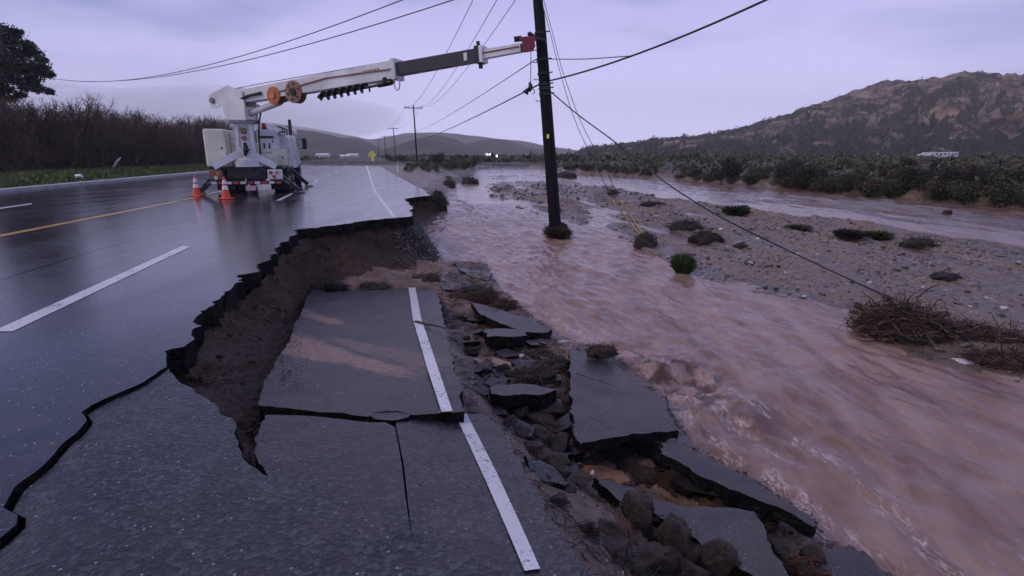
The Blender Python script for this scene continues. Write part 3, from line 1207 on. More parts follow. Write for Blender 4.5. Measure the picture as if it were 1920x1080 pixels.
SLABS = [
    ('big tilted asphalt slab between the rubble and the fast brown water', [(1068, 655), (1100, 656), (1122, 664), (1150, 680), (1195, 716), (1240, 746), (1258, 780), (1272, 806), (1235, 809), (1200, 812), (1140, 822), (1085, 832), (1075, 800), (1070, 740)],
     ((1085, 832, -0.98), (1270, 806, -1.12), (1100, 655, -1.22)), .09),
    ('long narrow asphalt slab lying along the water edge at lower right', [(1240, 829), (1268, 827), (1330, 858), (1400, 896), (1470, 936), (1529, 976), (1526, 986), (1460, 955), (1400, 932), (1310, 888), (1243, 850)],
     ((1240, 829, -1.10), (1530, 982, -1.24), (1400, 925, -1.15)), .10),
    ('broad grey asphalt slab under the boulders at the bottom edge', [(1112, 899), (1150, 905), (1185, 916), (1230, 934), (1290, 945), (1350, 951), (1414, 958), (1432, 990), (1446, 1022), (1475, 1078), (1500, 1120), (1440, 1100), (1380, 1060), (1320, 1028), (1285, 998), (1215, 955), (1160, 935)],
     ((1112, 899, -1.10), (1440, 1010, -1.02), (1320, 1028, -0.98)), .10),
    ('asphalt fragment at the bottom right corner of the rubble', [(1540, 1036), (1575, 1021), (1600, 1025), (1625, 1048), (1668, 1090), (1700, 1130), (1560, 1130), (1522, 1090), (1532, 1062)],
     ((1540, 1036, -1.28), (1620, 1050, -1.33), (1560, 1100, -1.2)), .12),
    ('thin blade of asphalt beside the dark brush at the river edge', [(884, 567), (930, 578), (985, 597), (1034, 618), (1020, 624), (985, 622), (935, 605), (902, 590)],
     ((884, 567, -0.98), (1034, 621, -1.20), (935, 605, -1.0)), .10),
    ('small asphalt block with a black broken face below the thin blade', [(908, 618), (940, 617), (985, 620), (988, 628), (950, 631), (912, 631)],
     ((908, 618, -1.0), (988, 624, -1.02), (950, 631, -.98)), .14),
    ('flat asphalt chunk half buried in the mud beside the lane slab', [(916, 728), (930, 722), (965, 720), (1010, 722), (1042, 730), (1010, 738), (975, 742), (940, 741), (922, 737)],
     ((916, 728, -0.93), (1042, 730, -0.98), (975, 742, -.90)), .13),
    ('pale asphalt shard nearest the gravel slope at the back of the rubble', [(822, 508), (845, 508), (875, 513), (912, 530), (900, 545), (865, 545), (830, 543)],
     ((822, 508, -1.02), (905, 540, -1.12), (845, 543, -1.05)), .10),
    ('asphalt shard leaning over the water behind the dark brush', [(848, 490), (880, 491), (905, 500), (921, 512), (915, 525), (890, 521), (865, 508)],
     ((848, 490, -1.02), (921, 512, -1.10), (890, 521, -1.04)), .09),
    ('broken asphalt chip lying in the crack across the lane slab', [(690, 772), (705, 765), (742, 764), (775, 774), (765, 782), (735, 788), (702, 786)],
     ((690, 772, -0.36), (775, 774, -0.37), (735, 788, -.33)), .06),
    ('palm sized lump of asphalt left on the lane slab near the white line', [(741, 648), (755, 646), (769, 650), (766, 656), (752, 658), (744, 655)],
     ((741, 648, -0.66), (769, 650, -0.66), (752, 658, -.62)), .04),
]
for i, (lab, pol, pv, th) in enumerate(SLABS):
    plv = plane3(*[P(*q) for q in pv])
    pts = [PPl(u, v, plv) for u, v in pol]
    size = np.ptp(np.array(pts)[:, 0]) + np.ptp(np.array(pts)[:, 1])
    o = plate('asphalt_slab', jag(pts, 0.026 if size > .8 else .010, 0.04 if size > .8 else 0.02, 20 + i, closed=True), zpl(plv), th, SLM, None, spacing=0.10 if size > .8 else .05, relief=0.012 if size > .8 else .004, org=tuple(np.mean(np.array(pts), 0) - np.array([0, 0, th])), seed=i)
    tag(o, lab, 'asphalt slab', 'broken slabs washed off the road edge')

# mud washed over the dropped slab
m = MatB('washed_mud')
m.set(color=m.ramp(m.noise(9, 6, .7), [(0.33, (0.07, 0.042, 0.030, 1)), (0.66, (0.20, 0.120, 0.085, 1))]), rough=0.5)
m.bump(m.noise(30, 5), .7, .01)
M['mudwash'] = m.m
me_ = slab1.data
co = np.empty(len(me_.vertices) * 3, np.float32)
me_.vertices.foreach_get('co', co)
co = co.reshape(-1, 3) + np.array(slab1.location)


def tongue(x, y, q0, q1, w0, w1, seed):
    A, B = PPl(*q0, S1)[:2], PPl(*q1, S1)[:2]
    d = B - A
    L_ = np.linalg.norm(d)
    d = d / L_
    t_ = ((x - A[0]) * d[0] + (y - A[1]) * d[1]) / L_
    s_ = -(x - A[0]) * d[1] + (y - A[1]) * d[0]
    s_ = s_ + .05 * perlin(t_ * 3 + seed, s_ * 2)
    w = (w0 + (w1 - w0) * np.clip(t_, 0, 1)) * (1 + .3 * perlin(t_ * 5, seed))
    st = fbm(t_ * 2.2 + seed, s_ * 16, 4, .6)
    return sstep(1.15, .65, np.abs(s_) / w + .55 * st * np.clip(t_ + .3, 0, 1)) * sstep(1.02, .8, t_ + .12 * st) * sstep(-.25, 0, t_)


st_ = tongue(co[:, 0], co[:, 1], (500, 628), (806, 714), .30, .04, 1.3)
st_ = np.maximum(st_, tongue(co[:, 0], co[:, 1], (520, 650), (700, 690), .16, .05, 4.1) * .9)
st_ = np.maximum(st_, tongue(co[:, 0], co[:, 1], (520, 578), (650, 608), .26, .06, 7.7))
st_ = np.maximum(st_, .45 * tongue(co[:, 0], co[:, 1], (640, 640), (850, 690), .10, .25, 9.7))
at = me_.attributes.new('mudstain', 'FLOAT', 'POINT')
at.data.foreach_set('value', st_.astype(np.float32))

# ================================================================== the cut earth face
TB = [((318, 697), (520, 745, -.62)), ((365, 735), (505, 775, -.60)), ((415, 777), (493, 800, -.56)), ((443, 798), (490, 822, -.50)), ((450, 846), (490, 855, -.36)), ((482, 880), (500, 885, -.20))]
UP = [((311, 690), (515, 715, -.62)), ((306, 658), (520, 690, -.66)), ((347, 640), (530, 668, -.70)), ((370, 606), (540, 650, -.74)), ((391, 577), (550, 622, -.82)), ((436, 539), (560, 595, -.9)), ((480, 510), (572, 565, -.96)), ((511, 482), (578, 552, -1.0)), ((530, 458), (583, 546, -1.05)),
      ((552, 440), (588, 543, -1.06)), ((590, 427), (620, 545, -1.06)), ((640, 421), (670, 541, -1.08)), ((690, 413), (725, 538, -1.1)), ((740, 408.5), (790, 528, -1.12)), ((777, 405), (838, 492, -1.14)),
      ((768, 394), (818, 462, -.98)), ((757, 373), (797, 432, -.85)), ((785, 370), (800, 412, -.78)), ((807, 366.5), (838, 392, -.76)), ((797, 357), (846, 371, -.75)), ((775, 348), (852, 352, -.72))]
prs = [(P(*a), P(*b)) for a, b in TB[::-1][:-1]] + [(P(*TB[0][0]), P(*TB[0][1]))] + [(P(*a), P(*b)) for a, b in UP]
prs = prs
tops = np.array([p[0] for p in prs])
bots = np.array([p[1] for p in prs])
L = np.r_[0, np.cumsum(np.linalg.norm(np.diff(tops + bots, axis=0), axis=1) / 2)]
ns = int(L[-1] / 0.05)
s = np.linspace(0, L[-1], ns)
Tt = np.stack([np.interp(s, L, tops[:, i]) for i in range(3)], 1)
Bb = np.stack([np.interp(s, L, bots[:, i]) for i in range(3)], 1)
out = Bb[:, :2] - Tt[:, :2]
dd = np.linalg.norm(out, axis=1)[:, None] + 1e-6
od = out / dd
for _ in range(8):
    od[1:-1] = (od[:-2] + od[1:-1] * 2 + od[2:]) / 4
od /= np.linalg.norm(od, axis=1)[:, None] + 1e-6
nr = 42
rows = []
for r in range(nr):
    t_ = r / (nr - 1)
    if r == 0:
        xy = Tt[:, :2] - od * 0.45
        z = np.full(ns, -0.185)
    else:
        tt = (r - 1) / (nr - 2)
        hx = tt ** 1.35
        xy = (Tt[:, :2] - od * 0.11) * (1 - hx) + (Bb[:, :2] + od * 0.02) * hx
        z = -0.185 * (1 - tt) + (Bb[:, 2] - 0.10) * tt
        z = np.minimum(z, -0.15)
        amp = 0.075 * np.sin(np.pi * min(1, tt * 1.1 + .08)) + 0.02
        nz = fbm(s * 2.6 + 3, z * 2.2 + s * .2, 4, .6) + 0.6 * ridged(s * 3.5, z * .8, 2) * .4 + .5 * fbm(s * 9, z * 9, 3)
        nar = np.clip(dd[:, 0] / 0.5, 0.15, 1)
        xy = xy + od * (amp * nz * nar)[:, None]
    rows.append(np.column_stack([xy, z]))
G = np.array(rows)
cl = grid_mesh('cut_bank', G[::-1, :, 0], G[::-1, :, 1], G[::-1, :, 2], [M['cliff']])
tag(cl, kind='structure')

# ================================================================== hills


def hill(name, prof, Yr, Yf, mat, nx=200, ny=70, rough=0.10, fs=1.0, pw=1.15, seed=0, kind='structure', back=.35, gully=False):
    us = np.array([p[0] for p in prof], float)
    xs = (us - 960) / 1029.6 * Yr
    zs = np.array([CAM_H + (295 - p[1]) / 1000 * Yr * .955 for p in prof])
    x = np.linspace(xs[0], xs[-1], nx)
    zr = np.interp(x, xs, zs)
    for _ in range(3):
        zr[1:-1] = (zr[:-2] + 2 * zr[1:-1] + zr[2:]) / 4
    tt = np.linspace(0, 1 + back, ny)
    X, T = np.meshgrid(x, tt)
    Yg = Yf + (Yr - Yf) * T
    prof_t = np.where(T <= 1, np.clip(T, 0, 1) ** pw, 1 - ((T - 1) / back) ** 1.5)
    sz = zr[None, :]
    w = 1.0 / (fs * 60)
    sh = seed * 7.7
    if gully:
        wx = X * w * 2.1 + .9 * fbm(X * w * .7, T * 2.2 + sh, 3) + T * 1.6
        crag = 2.6 * (ridged(X * .055 + Yg * .03, Yg * .07, 4) - 1.0) * np.clip(T * 1.6, 0, 1)
        n = 0.75 * ridged(wx + sh, T * 1.1, 5) + 0.25 * ridged(X * w * 6, Yg * w * 5, 3) + .1
    else:
        n = ridged(X * w + sh + T * 1.9, Yg * w * .45 - X * w * .25, 6)
    env = np.sin(np.clip(T, 0, 1) * np.pi) ** .7 * (T <= 1)
    cr = 0.012 * zr.max() * fbm(X * w * 5 + sh, Yg * w * 2, 4)
    Z = sz * prof_t + (n - (1.30 if gully else 0.6)) * rough * sz * env + cr * prof_t
    if gully:
        Z = Z + crag
    lim = (sz - 1.3) * Yg / Yr + 1.3 + 0.0 * X + (1.6 * fbm(X * .05, 0 * X, 4, .6) if gully else 0)
    Z = np.where(T < 1, np.minimum(Z, lim - .004 * zr.max() * (1 - T)), Z)
    edge = sstep(0, .04, (X - x[0]) / (x[-1] - x[0])) * sstep(0, .04, (x[-1] - X) / (x[-1] - x[0]))
    Z = Z * edge - 1.0
    o = grid_mesh(name, X, Yg, Z, [mat])
    tag(o, kind=kind)
    return X, Yg, Z


RH = hill('near_hill', [(1020, 300), (1068, 293), (1085, 281), (1100, 276), (1150, 271), (1200, 263), (1250, 258), (1300, 255), (1350, 247), (1400, 236), (1440, 222), (1470, 214), (1500, 203), (1550, 188), (1600, 168), (1640, 156), (1680, 155), (1720, 150), (1760, 144), (1800, 139), (1815, 141), (1840, 151), (1880, 153), (1920, 156), (2000, 150), (2150, 170), (2300, 190), (2600, 240), (2900, 290)],
          450, 215, M['hill'], 700, 210, 0.62, 0.85, 0.95, 3, gully=True)
hill('far_hill', [(640, 300), (690, 294), (720, 284), (750, 271), (778, 261), (800, 255), (825, 253), (848, 258), (868, 267), (885, 279), (905, 291), (960, 300)], 850, 640, M['farhill'], 160, 60, .14, 4, 1.0, 1)
hill('far_hill', [(800, 300), (850, 285), (875, 270), (895, 263), (920, 260), (950, 261), (972, 269), (990, 276), (1020, 279), (1060, 288), (1120, 298), (1200, 301)], 1050, 860, M['farhill'], 160, 60, .14, 4, 1.0, 2)
hill('far_hill', [(250, 300), (380, 270), (450, 252), (520, 246), (570, 243), (600, 247), (625, 253), (645, 260), (662, 258), (680, 262), (700, 270), (725, 284), (745, 293), (800, 301)], 900, 620, M['farhill'], 200, 70, .18, 4, 1.0, 5)
hill('mountain', [(-700, 235), (-300, 220), (0, 210), (60, 204), (110, 214), (190, 228), (250, 238), (300, 239), (345, 232), (390, 226), (440, 225), (520, 232), (600, 243), (700, 262), (760, 250), (830, 248), (900, 256), (980, 264), (1040, 276), (1110, 285), (1200, 296)], 1750, 1350, M['farhill'], 360, 60, .12, 6, 1.0, 8)

# ================================================================== haze
mh = bpy.data.materials.new('haze')
mh.use_nodes = True
for n in list(mh.node_tree.nodes):
    if n.type != 'OUTPUT_MATERIAL':
        mh.node_tree.nodes.remove(n)
pv = mh.node_tree.nodes.new('ShaderNodeVolumePrincipled')
pv.inputs['Density'].default_value = HAZE_D if 'HAZE_D' in globals() else 0.00037
pv.inputs['Color'].default_value = (1.0, 1.0, 1.0, 1)
pv.inputs['Anisotropy'].default_value = 0.0
mh.node_tree.links.new(pv.outputs[0], [n for n in mh.node_tree.nodes if n.type == 'OUTPUT_MATERIAL'][0].inputs['Volume'])
mb = MB()
mb.box((0, 1050, 107.5), (4600, 2220, 221))
hz_o = mb.build('haze', mh, None)
tag(hz_o, kind='stuff')

mc = mh.copy()
mc.name = 'low_cloud'
mc.node_tree.nodes['Principled Volume'].inputs['Density'].default_value = 0.0026
bm = bmesh.new()
for (u, v, Y, rx, ry, rz) in ((360, 222, 1130, 420, 190, 60), (-60, 205, 1150, 460, 190, 66)):
    g = bmesh.ops.create_icosphere(bm, subdivisions=4, radius=1.0)
    c_ = PY(u, v, Y)
    for q in g['verts']:
        w_ = 1 + 0.18 * float(perlin(q.co.x * 2.2 + u, q.co.z * 2.2 + v))
        q.co = Vector((c_[0] + q.co.x * rx * w_, c_[1] + q.co.y * ry, min(214, c_[2] + q.co.z * rz * w_)))
me = bpy.data.meshes.new('low_cloud')
bm.to_mesh(me)
bm.free()
me.materials.append(mc)
o = bpy.data.objects.new('low_cloud', me)
col.objects.link(o)
tag(o, kind='stuff')
# ================================================================== more materials


def proj(p):
    q = np.array(p, float) - np.array([0, 0, CAM_H])
    x, y, z = q
    f_ = y * CP - z * SP
    u_ = y * SP + z * CP
    return 960 + F * x / f_, 540 - F * u_ / f_


M['white_paint_metal'] = simple('white_truck_paint', (0.74, 0.74, 0.73, 1), 0.28, 0.0, 0.30, 1.1, 0, (0.52, 0.51, 0.49, 1))
M['yellow_lit_metal'] = simple('yellow_lit_truck_paint', (0.78, 0.77, 0.60, 1), 0.30, 0.0, 0.2, 1.3, 0, (0.60, 0.58, 0.44, 1))  # white truck paint; the yellowish light on the cabinets is put into its colour
M['black_metal'] = simple('black_chassis', (0.016, 0.016, 0.018, 1), 0.45, 0.2, 0.4, 5)
M['rubber'] = simple('tyre_rubber', (0.014, 0.014, 0.015, 1), 0.7, 0, 0.4, 9)
M['steel'] = simple('dull_steel', (0.20, 0.20, 0.21, 1), 0.4, 0.7, 0.4, 6)
M['boom_black'] = simple('black_boom_paint', (0.022, 0.018, 0.022, 1), 0.4, 0, 0.3, 2)
M['red_metal'] = simple('red_boom_head', (0.20, 0.012, 0.022, 1), 0.4, 0, 0.3, 6)
M['orange_metal'] = simple('orange_winch', (0.52, 0.13, 0.02, 1), 0.4, 0, 0.3, 6)
M['brown_reel'] = simple('rusty_reel', (0.30, 0.15, 0.10, 1), 0.55, 0.1, 0.5, 9)
M['glass'] = simple('dark_window_glass', (0.02, 0.022, 0.026, 1), 0.08, 0, 0.2, 2)
M['red_lens'] = simple('red_lamp_lens', (0.42, 0.02, 0.02, 1), 0.2, 0, 0.2, 2)
M['amber_lens'] = simple('amber_lamp_lens', (0.60, 0.20, 0.03, 1), 0.2, 0, 0.2, 2)
M['white_lens'] = simple('clear_lamp_lens', (0.72, 0.70, 0.62, 1), 0.2, 0, 0.2, 2)
M['cone_orange'] = simple('cone_orange', (0.80, 0.085, 0.03, 1), 0.4, 0, 0.15, 8)
M['reflect_white'] = simple('reflective_white', (0.82, 0.80, 0.82, 1), 0.3, 0, 0.1, 8)
M['sign_yellow'] = simple('sign_yellow', (0.92, 0.88, 0.14, 1), 0.35, 0, 0.05, 3)
M['guard_yellow'] = simple('guy_guard_yellow', (0.72, 0.58, 0.16, 1), 0.5, 0, 0.25, 4)
M['wire'] = simple('cable_black', (0.02, 0.02, 0.024, 1), 0.5, 0.1, 0.2, 5)
M['wire_grey'] = simple('weathered_conductor', (0.075, 0.075, 0.09, 1), 0.5, 0.3, 0.2, 5)
M['porcelain'] = simple('insulator_glaze', (0.12, 0.06, 0.04, 1), 0.2, 0, 0.2, 5)

m = MatB('creosoted_pole')
f = m.noise(1.0, 5, 0.7, m.vec((16, 16, 0.9)))
m.set(color=m.ramp(f, [(0.35, (0.004, 0.004, 0.005, 1)), (0.68, (0.016, 0.014, 0.014, 1))]), rough=0.6, spec=0.12)
m.bump(f, 0.9, 0.012)
M['pole'] = m.m

m = MatB('boulder')
n1 = m.noise(3.2, 7, 0.72)
oi = m.n('ShaderNodeObjectInfo')
c = m.ramp(n1, [(0.33, (0.022, 0.014, 0.011, 1)), (0.52, (0.080, 0.053, 0.042, 1)), (0.70, (0.19, 0.14, 0.115, 1))])
c = m.mix(m.math('MULTIPLY', oi.outputs['Random'], 0.30), c, (0.11, 0.075, 0.06, 1))
m.set(color=c, rough=m.ramp(m.noise(6, 3), [(0.35, 0.22), (0.65, 0.6)]))
m.bump(m.noise(7, 9, 0.78), 1.0, 0.06)
M['boulder'] = m.m
m = MatB('river_cobble')
g = m.n('ShaderNodeNewGeometry')
oi = m.n('ShaderNodeObjectInfo')
rr = m.math('FRACT', m.math('ADD', g.outputs['Random Per Island'], oi.outputs['Random']))
m.set(color=m.ramp(rr, [(0.0, (0.025, 0.023, 0.026, 1)), (0.5, (0.10, 0.082, 0.072, 1)), (0.80, (0.19, 0.165, 0.15, 1)), (0.965, (0.26, 0.235, 0.22, 1)), (1.0, (0.66, 0.62, 0.60, 1))]), rough=0.4)
M['cobble'] = m.m
M['white_stone'] = simple('pale_stone', (0.58, 0.54, 0.52, 1), 0.5, 0, 0.3, 12, .004)

m = MatB('tangled_sticks')
g = m.n('ShaderNodeNewGeometry')
m.set(color=m.ramp(g.outputs['Random Per Island'], [(0.0, (0.010, 0.006, 0.005, 1)), (0.6, (0.034, 0.020, 0.014, 1)), (0.85, (0.085, 0.05, 0.032, 1)), (0.97, (0.15, 0.085, 0.055, 1)), (1.0, (0.26, 0.20, 0.16, 1))]), rough=0.55)
M['sticks'] = m.m
m = MatB('red_brown_sticks')
g = m.n('ShaderNodeNewGeometry')
m.set(color=m.ramp(g.outputs['Random Per Island'], [(0.0, (0.03, 0.010, 0.008, 1)), (0.7, (0.085, 0.028, 0.018, 1)), (1.0, (0.19, 0.065, 0.036, 1))]), rough=0.5)
M['redsticks'] = m.m
m = MatB('drift_sticks')
g = m.n('ShaderNodeNewGeometry')
m.set(color=m.ramp(g.outputs['Random Per Island'], [(0.0, (0.012, 0.007, 0.005, 1)), (0.45, (0.045, 0.024, 0.015, 1)), (0.75, (0.11, 0.055, 0.034, 1)), (0.93, (0.19, 0.11, 0.075, 1)), (1.0, (0.34, 0.28, 0.24, 1))]), rough=0.5)
M['drift'] = m.m
M['wetmulch'] = simple('wet_mulch', (0.030, 0.019, 0.013, 1), 0.6, 0, 0.6, 16, 0.03)
M['driftwood'] = simple('driftwood_bark', (0.11, 0.045, 0.03, 1), 0.5, 0, 0.5, 14, 0.006)


def leaf_mat(name, a, b, c_):
    m = MatB(name)
    g = m.n('ShaderNodeNewGeometry')
    oi = m.n('ShaderNodeObjectInfo')
    r_ = m.mix(0.35, g.outputs['Random Per Island'], oi.outputs['Random'])
    m.set(color=m.ramp(r_, [(0.1, a), (0.5, b), (0.9, c_)]), rough=0.55, spec=0.3)
    return m.m


M['leaf_dark'] = leaf_mat('dark_evergreen_leaf', (0.008, 0.013, 0.008, 1), (0.018, 0.028, 0.013, 1), (0.036, 0.048, 0.02, 1))
M['leaf_olive'] = leaf_mat('olive_scrub_leaf', (0.022, 0.024, 0.012, 1), (0.058, 0.058, 0.030, 1), (0.13, 0.115, 0.07, 1))
M['leaf_green'] = leaf_mat('fresh_green_leaf', (0.018, 0.040, 0.008, 1), (0.045, 0.095, 0.018, 1), (0.10, 0.17, 0.035, 1))
M['leaf_red'] = leaf_mat('red_brown_leaf', (0.022, 0.010, 0.010, 1), (0.048, 0.020, 0.019, 1), (0.085, 0.038, 0.034, 1))
M['leaf_tan'] = leaf_mat('dry_tan_leaf', (0.05, 0.036, 0.022, 1), (0.095, 0.07, 0.042, 1), (0.15, 0.115, 0.07, 1))
M['pine'] = leaf_mat('pine_needles', (0.003, 0.006, 0.005, 1), (0.008, 0.014, 0.010, 1), (0.018, 0.028, 0.017, 1))
M['bark'] = simple('dark_bark', (0.038, 0.026, 0.024, 1), 0.8, 0, 0.5, 8, 0.01)
M['twig'] = leaf_mat('bare_twig', (0.020, 0.012, 0.009, 1), (0.058, 0.034, 0.024, 1), (0.115, 0.070, 0.050, 1))
M['twig_red'] = leaf_mat('red_bare_twig', (0.030, 0.011, 0.010, 1), (0.085, 0.032, 0.028, 1), (0.15, 0.062, 0.052, 1))
M['grass_blade'] = leaf_mat('grass_blade', (0.035, 0.050, 0.010, 1), (0.085, 0.115, 0.026, 1), (0.15, 0.16, 0.05, 1))

# ================================================================== poles


def insulator(mb, p, s=1.0):
    p = np.array(p, float)
    mb.tube([p, p + [0, 0, .06 * s], p + [0, 0, .07 * s], p + [0, 0, .13 * s], p + [0, 0, .16 * s]], [.018 * s, .018 * s, .055 * s, .045 * s, .02 * s], 8)


def far_pole(base, top, arm_w, label, r=.15):
    base, top = np.array(base, float), np.array(top, float)
    e = empty('utility_pole', base)
    tag(e, label, 'utility pole', 'utility poles receding along the road')
    mb = MB()
    mb.tube([base - [0, 0, .4], base + (top - base) * .5, top], [r, r * .85, r * .65], 10)
    mb.build('pole', M['pole'], e, smooth=True)
    ax = top + (base - top) * 0.045
    mb = MB()
    d = np.array([.963, .27, 0])
    mb.beam(ax - d * arm_w / 2, ax + d * arm_w / 2, .10, .13)
    mb.beam(ax - d * arm_w * .25 + [0, -.08, 0], ax + (base - top) * .07 + [0, -.08, 0], .03, .03)
    mb.beam(ax + d * arm_w * .25 + [0, -.08, 0], ax + (base - top) * .07 + [0, -.08, 0], .03, .03)
    mb.build('crossarm', M['pole'], e)
    for k in (-.46, -.28, .28, .46):
        mb = MB()
        insulator(mb, ax + d * arm_w * k + [0, 0, .06], 1.5)
        mb.build('insulator', M['porcelain'], e)
    return ax, d


pA = far_pole(PY(783, 316, 92), PY(775, 197, 92), 3.0, 'nearest crossarm pole of the row down the road, right of the yellow sign')
pB = far_pole(PY(743, 306, 168), PY(737, 238, 168), 3.1, 'second crossarm pole of the row, between the yellow sign and the nearest crossarm pole')
pC = far_pole(PY(723, 300, 235), PY(721, 254, 235), 3.1, 'third crossarm pole of the row, hazy against the far hill', .17)
pD = far_pole(PY(709.5, 299, 330), PY(709, 262, 330), 3.1, 'farthest hazy pole of the row, just right of the yellow sign', .2)
e = empty('utility_pole', PY(1068, 297, 220))
tag(e, 'thin distant pole beside the foot of the rocky hill', 'utility pole')
mb = MB()
a_, b_ = PY(1068, 297, 220), PY(1067, 277, 220)
mb.tube([a_, b_], [.14, .10], 8)
mb.build('pole', M['pole'], e)
mb = MB()
mb.beam(b_ + [-1, 0, -.4], b_ + [1, 0, -.4], .1, .12)
mb.build('crossarm', M['pole'], e)

# leaning pole standing in the flood
PB = PW(1042, 441)
YP = PB[1]
PT = PY(1000.5, -105, YP + 0.15)


def on_pole(v):
    """point on the axis of the leaning pole at picture height v"""
    lo, hi = 0.0, 1.0
    for _ in range(40):
        t_ = (lo + hi) / 2
        if proj(PB + (PT - PB) * t_)[1] > v:
            lo = t_
        else:
            hi = t_
    return PB + (PT - PB) * lo


pole = empty('leaning_pole', PB)
tag(pole, 'tall black wooden pole leaning in the flood with the crane boom clamped to it', 'utility pole')
mb = MB()
ks = np.linspace(0, 1, 26)
mb.tube([PB - [0, 0, .7]] + [PB + (PT - PB) * k for k in ks], [.178] + [.172 - .048 * k + .002 * math.sin(k * 40) for k in ks], 20)
mb.build('pole', M['pole'], pole, smooth=True)
pdir = (PT - PB) / np.linalg.norm(PT - PB)
for v in (62, 112, 138, 158, 166, 176):
    c_ = on_pole(v)
    mb = MB()
    mb.tube([c_ - pdir * .03, c_ + pdir * .03], .165 if v > 100 else .158, 16)
    mb.tube([c_ + [.1, -.12, 0], c_ + [.24, -.14, 0.02]], .018, 6)
    mb.build('band', M['black_metal'], pole)
for v in (95, 118, 150, 190):
    c_ = on_pole(v)
    mb = MB()
    mb.tube([c_ + [-.12, -.05, 0], c_ + [-.27, -.07, 0.0], c_ + [-.27, -.07, 0.04]], .012, 6)
    mb.build('step_bolt', M['steel'], pole)
mb = MB()
c_ = on_pole(256)
mb.box(c_ + [-.02, -.165, 0], (.07, .012, .11), bevel=.003)
mb.build('marker_tag', M['sign_yellow'], pole)
mb = MB()
mb.tube([on_pole(420) + [.16, -.02, 0], on_pole(300) + [.155, -.03, 0], on_pole(190) + [.15, -.03, 0], on_pole(20) + [.13, -.03, 0]], .022, 8)
mb.build('conduit', M['black_metal'], pole)
armc = on_pole(-88)
mb = MB()
mb.beam(armc + [-.95, -.16, 0.03], armc + [1.05, -.16, -.03], .09, .12)
mb.build('crossarm', M['pole'], pole)
arm_pts = [armc + np.array([x, -.16, .06]) for x in (-.85, -.1, .55, .95)]
for q in arm_pts:
    mb = MB()
    insulator(mb, q, 1.2)
    mb.build('insulator', M['porcelain'], pole)


def cable(pts, r, label, name='cable', mat='wire', n=6, cat='cable', group=None, sm=True, sub=12):
    """smooth cable through control points"""
    p = np.array(pts, float)
    if sm and len(p) > 2:
        q = np.vstack([2 * p[0] - p[1], p, 2 * p[-1] - p[-2]])
        out = []
        for i in range(1, len(q) - 2):
            for j in range(sub):
                t_ = j / sub
                a, b, c2, d = q[i - 1], q[i], q[i + 1], q[i + 2]
                out.append(.5 * ((2 * b) + (-a + c2) * t_ + (2 * a - 5 * b + 4 * c2 - d) * t_ ** 2 + (-a + 3 * b - 3 * c2 + d) * t_ ** 3))
        out.append(p[-1])
        p = np.array(out)
    mb = MB()
    mb.tube(p, r, n)
    o = mb.build(name, M[mat], None, smooth=True)
    tag(o, label, cat, group)
    return o


def sagline(a, b, sag, n=28):
    a, b = np.array(a, float), np.array(b, float)
    t_ = np.linspace(0, 1, n)[:, None]
    return a + (b - a) * t_ - np.array([0, 0, 1]) * sag * 4 * t_ * (1 - t_)


GW = 'overhead wires crossing the sky'
la, lb = PY(60, 138, 52), on_pole(-88) + [-.1, -.1, .1]
cable(sagline(la, lb, 1.75), .017, 'upper wire sweeping from the dark pine over the truck to the pole top', 'overhead_wire', 'wire_grey', sm=False, cat='wire', group=GW)
cable(sagline(PY(60, 139.5, 51), on_pole(-48) + [-.1, -.1, 0], 1.45), .017, 'lower of the two long wires sweeping from the pine over the crane truck', 'overhead_wire', 'wire_grey', sm=False, cat='wire', group=GW)
axA, dA = pA
for (q, k, lab, sg) in ((arm_pts[0], -.46, 'leftmost faint wire from the nearest crossarm pole up past the boom', 1.3), (arm_pts[1], .28, 'middle faint wire from the nearest crossarm pole up past the boom', 1.2), (arm_pts[2], .46, 'rightmost faint wire from the nearest crossarm pole, meeting the boom at its collar', 1.2)):
    cable(sagline(axA + dA * 3.0 * k + [0, 0, .3], q + [0, 0, .2], sg * 1.1), .013, lab, 'overhead_wire', 'wire_grey', n=5, sm=False, cat='wire', group=GW)
cable(sagline(PY(778, 262, 92), on_pole(160) + [-.17, -.1, 0], .35), .020, 'dark cable running down the road from the tackle on the leaning pole', 'overhead_wire', 'wire', sm=False, cat='wire', group=GW)
cable(sagline(PY(777, 246, 92), on_pole(112) + [-.17, -.1, 0], .35), .013, 'faint cable above the dark one between the leaning pole and the road', 'overhead_wire', 'wire_grey', sm=False, cat='wire', group=GW)
cable(sagline(on_pole(152) + [.17, -.1, 0], PY(1900, -235, 7.5), .28, 40), .021, 'thick dark cable climbing from the leaning pole to the top right of the sky', 'overhead_wire', 'wire', sm=False, cat='wire', group=GW)
_tk = sagline(on_pole(152) + [.17, -.1, 0], PY(1900, -235, 7.5), .28, 400)
_j = min(_tk, key=lambda q: abs(proj(q)[0] - 1185))
_a = on_pole(112) + np.array([.17, -.1, 0])
cable([_a, _a + (_j - _a) * .5 + [0, 0, -.03], _j], .012, 'short thin cable joining the thick dark cable right of the leaning pole', 'overhead_wire', 'wire_grey', cat='wire', group=GW)
for pp, nn, wl_ in ((pB, pA, 'second and the nearest'), (pC, pB, 'third and the second'), (pD, pC, 'farthest and the third')):
    for k in (-.46, .46):
        cable(sagline(pp[0] + pp[1] * 3 * k + [0, 0, .3], nn[0] + nn[1] * 3 * k + [0, 0, .3], 1.0, 12), .016, ('left' if k < 0 else 'right') + ' hazy wire strung between the ' + wl_ + ' crossarm pole', 'overhead_wire', 'wire_grey', n=4, sm=False, cat='wire', group='thin hazy wires between the far poles')

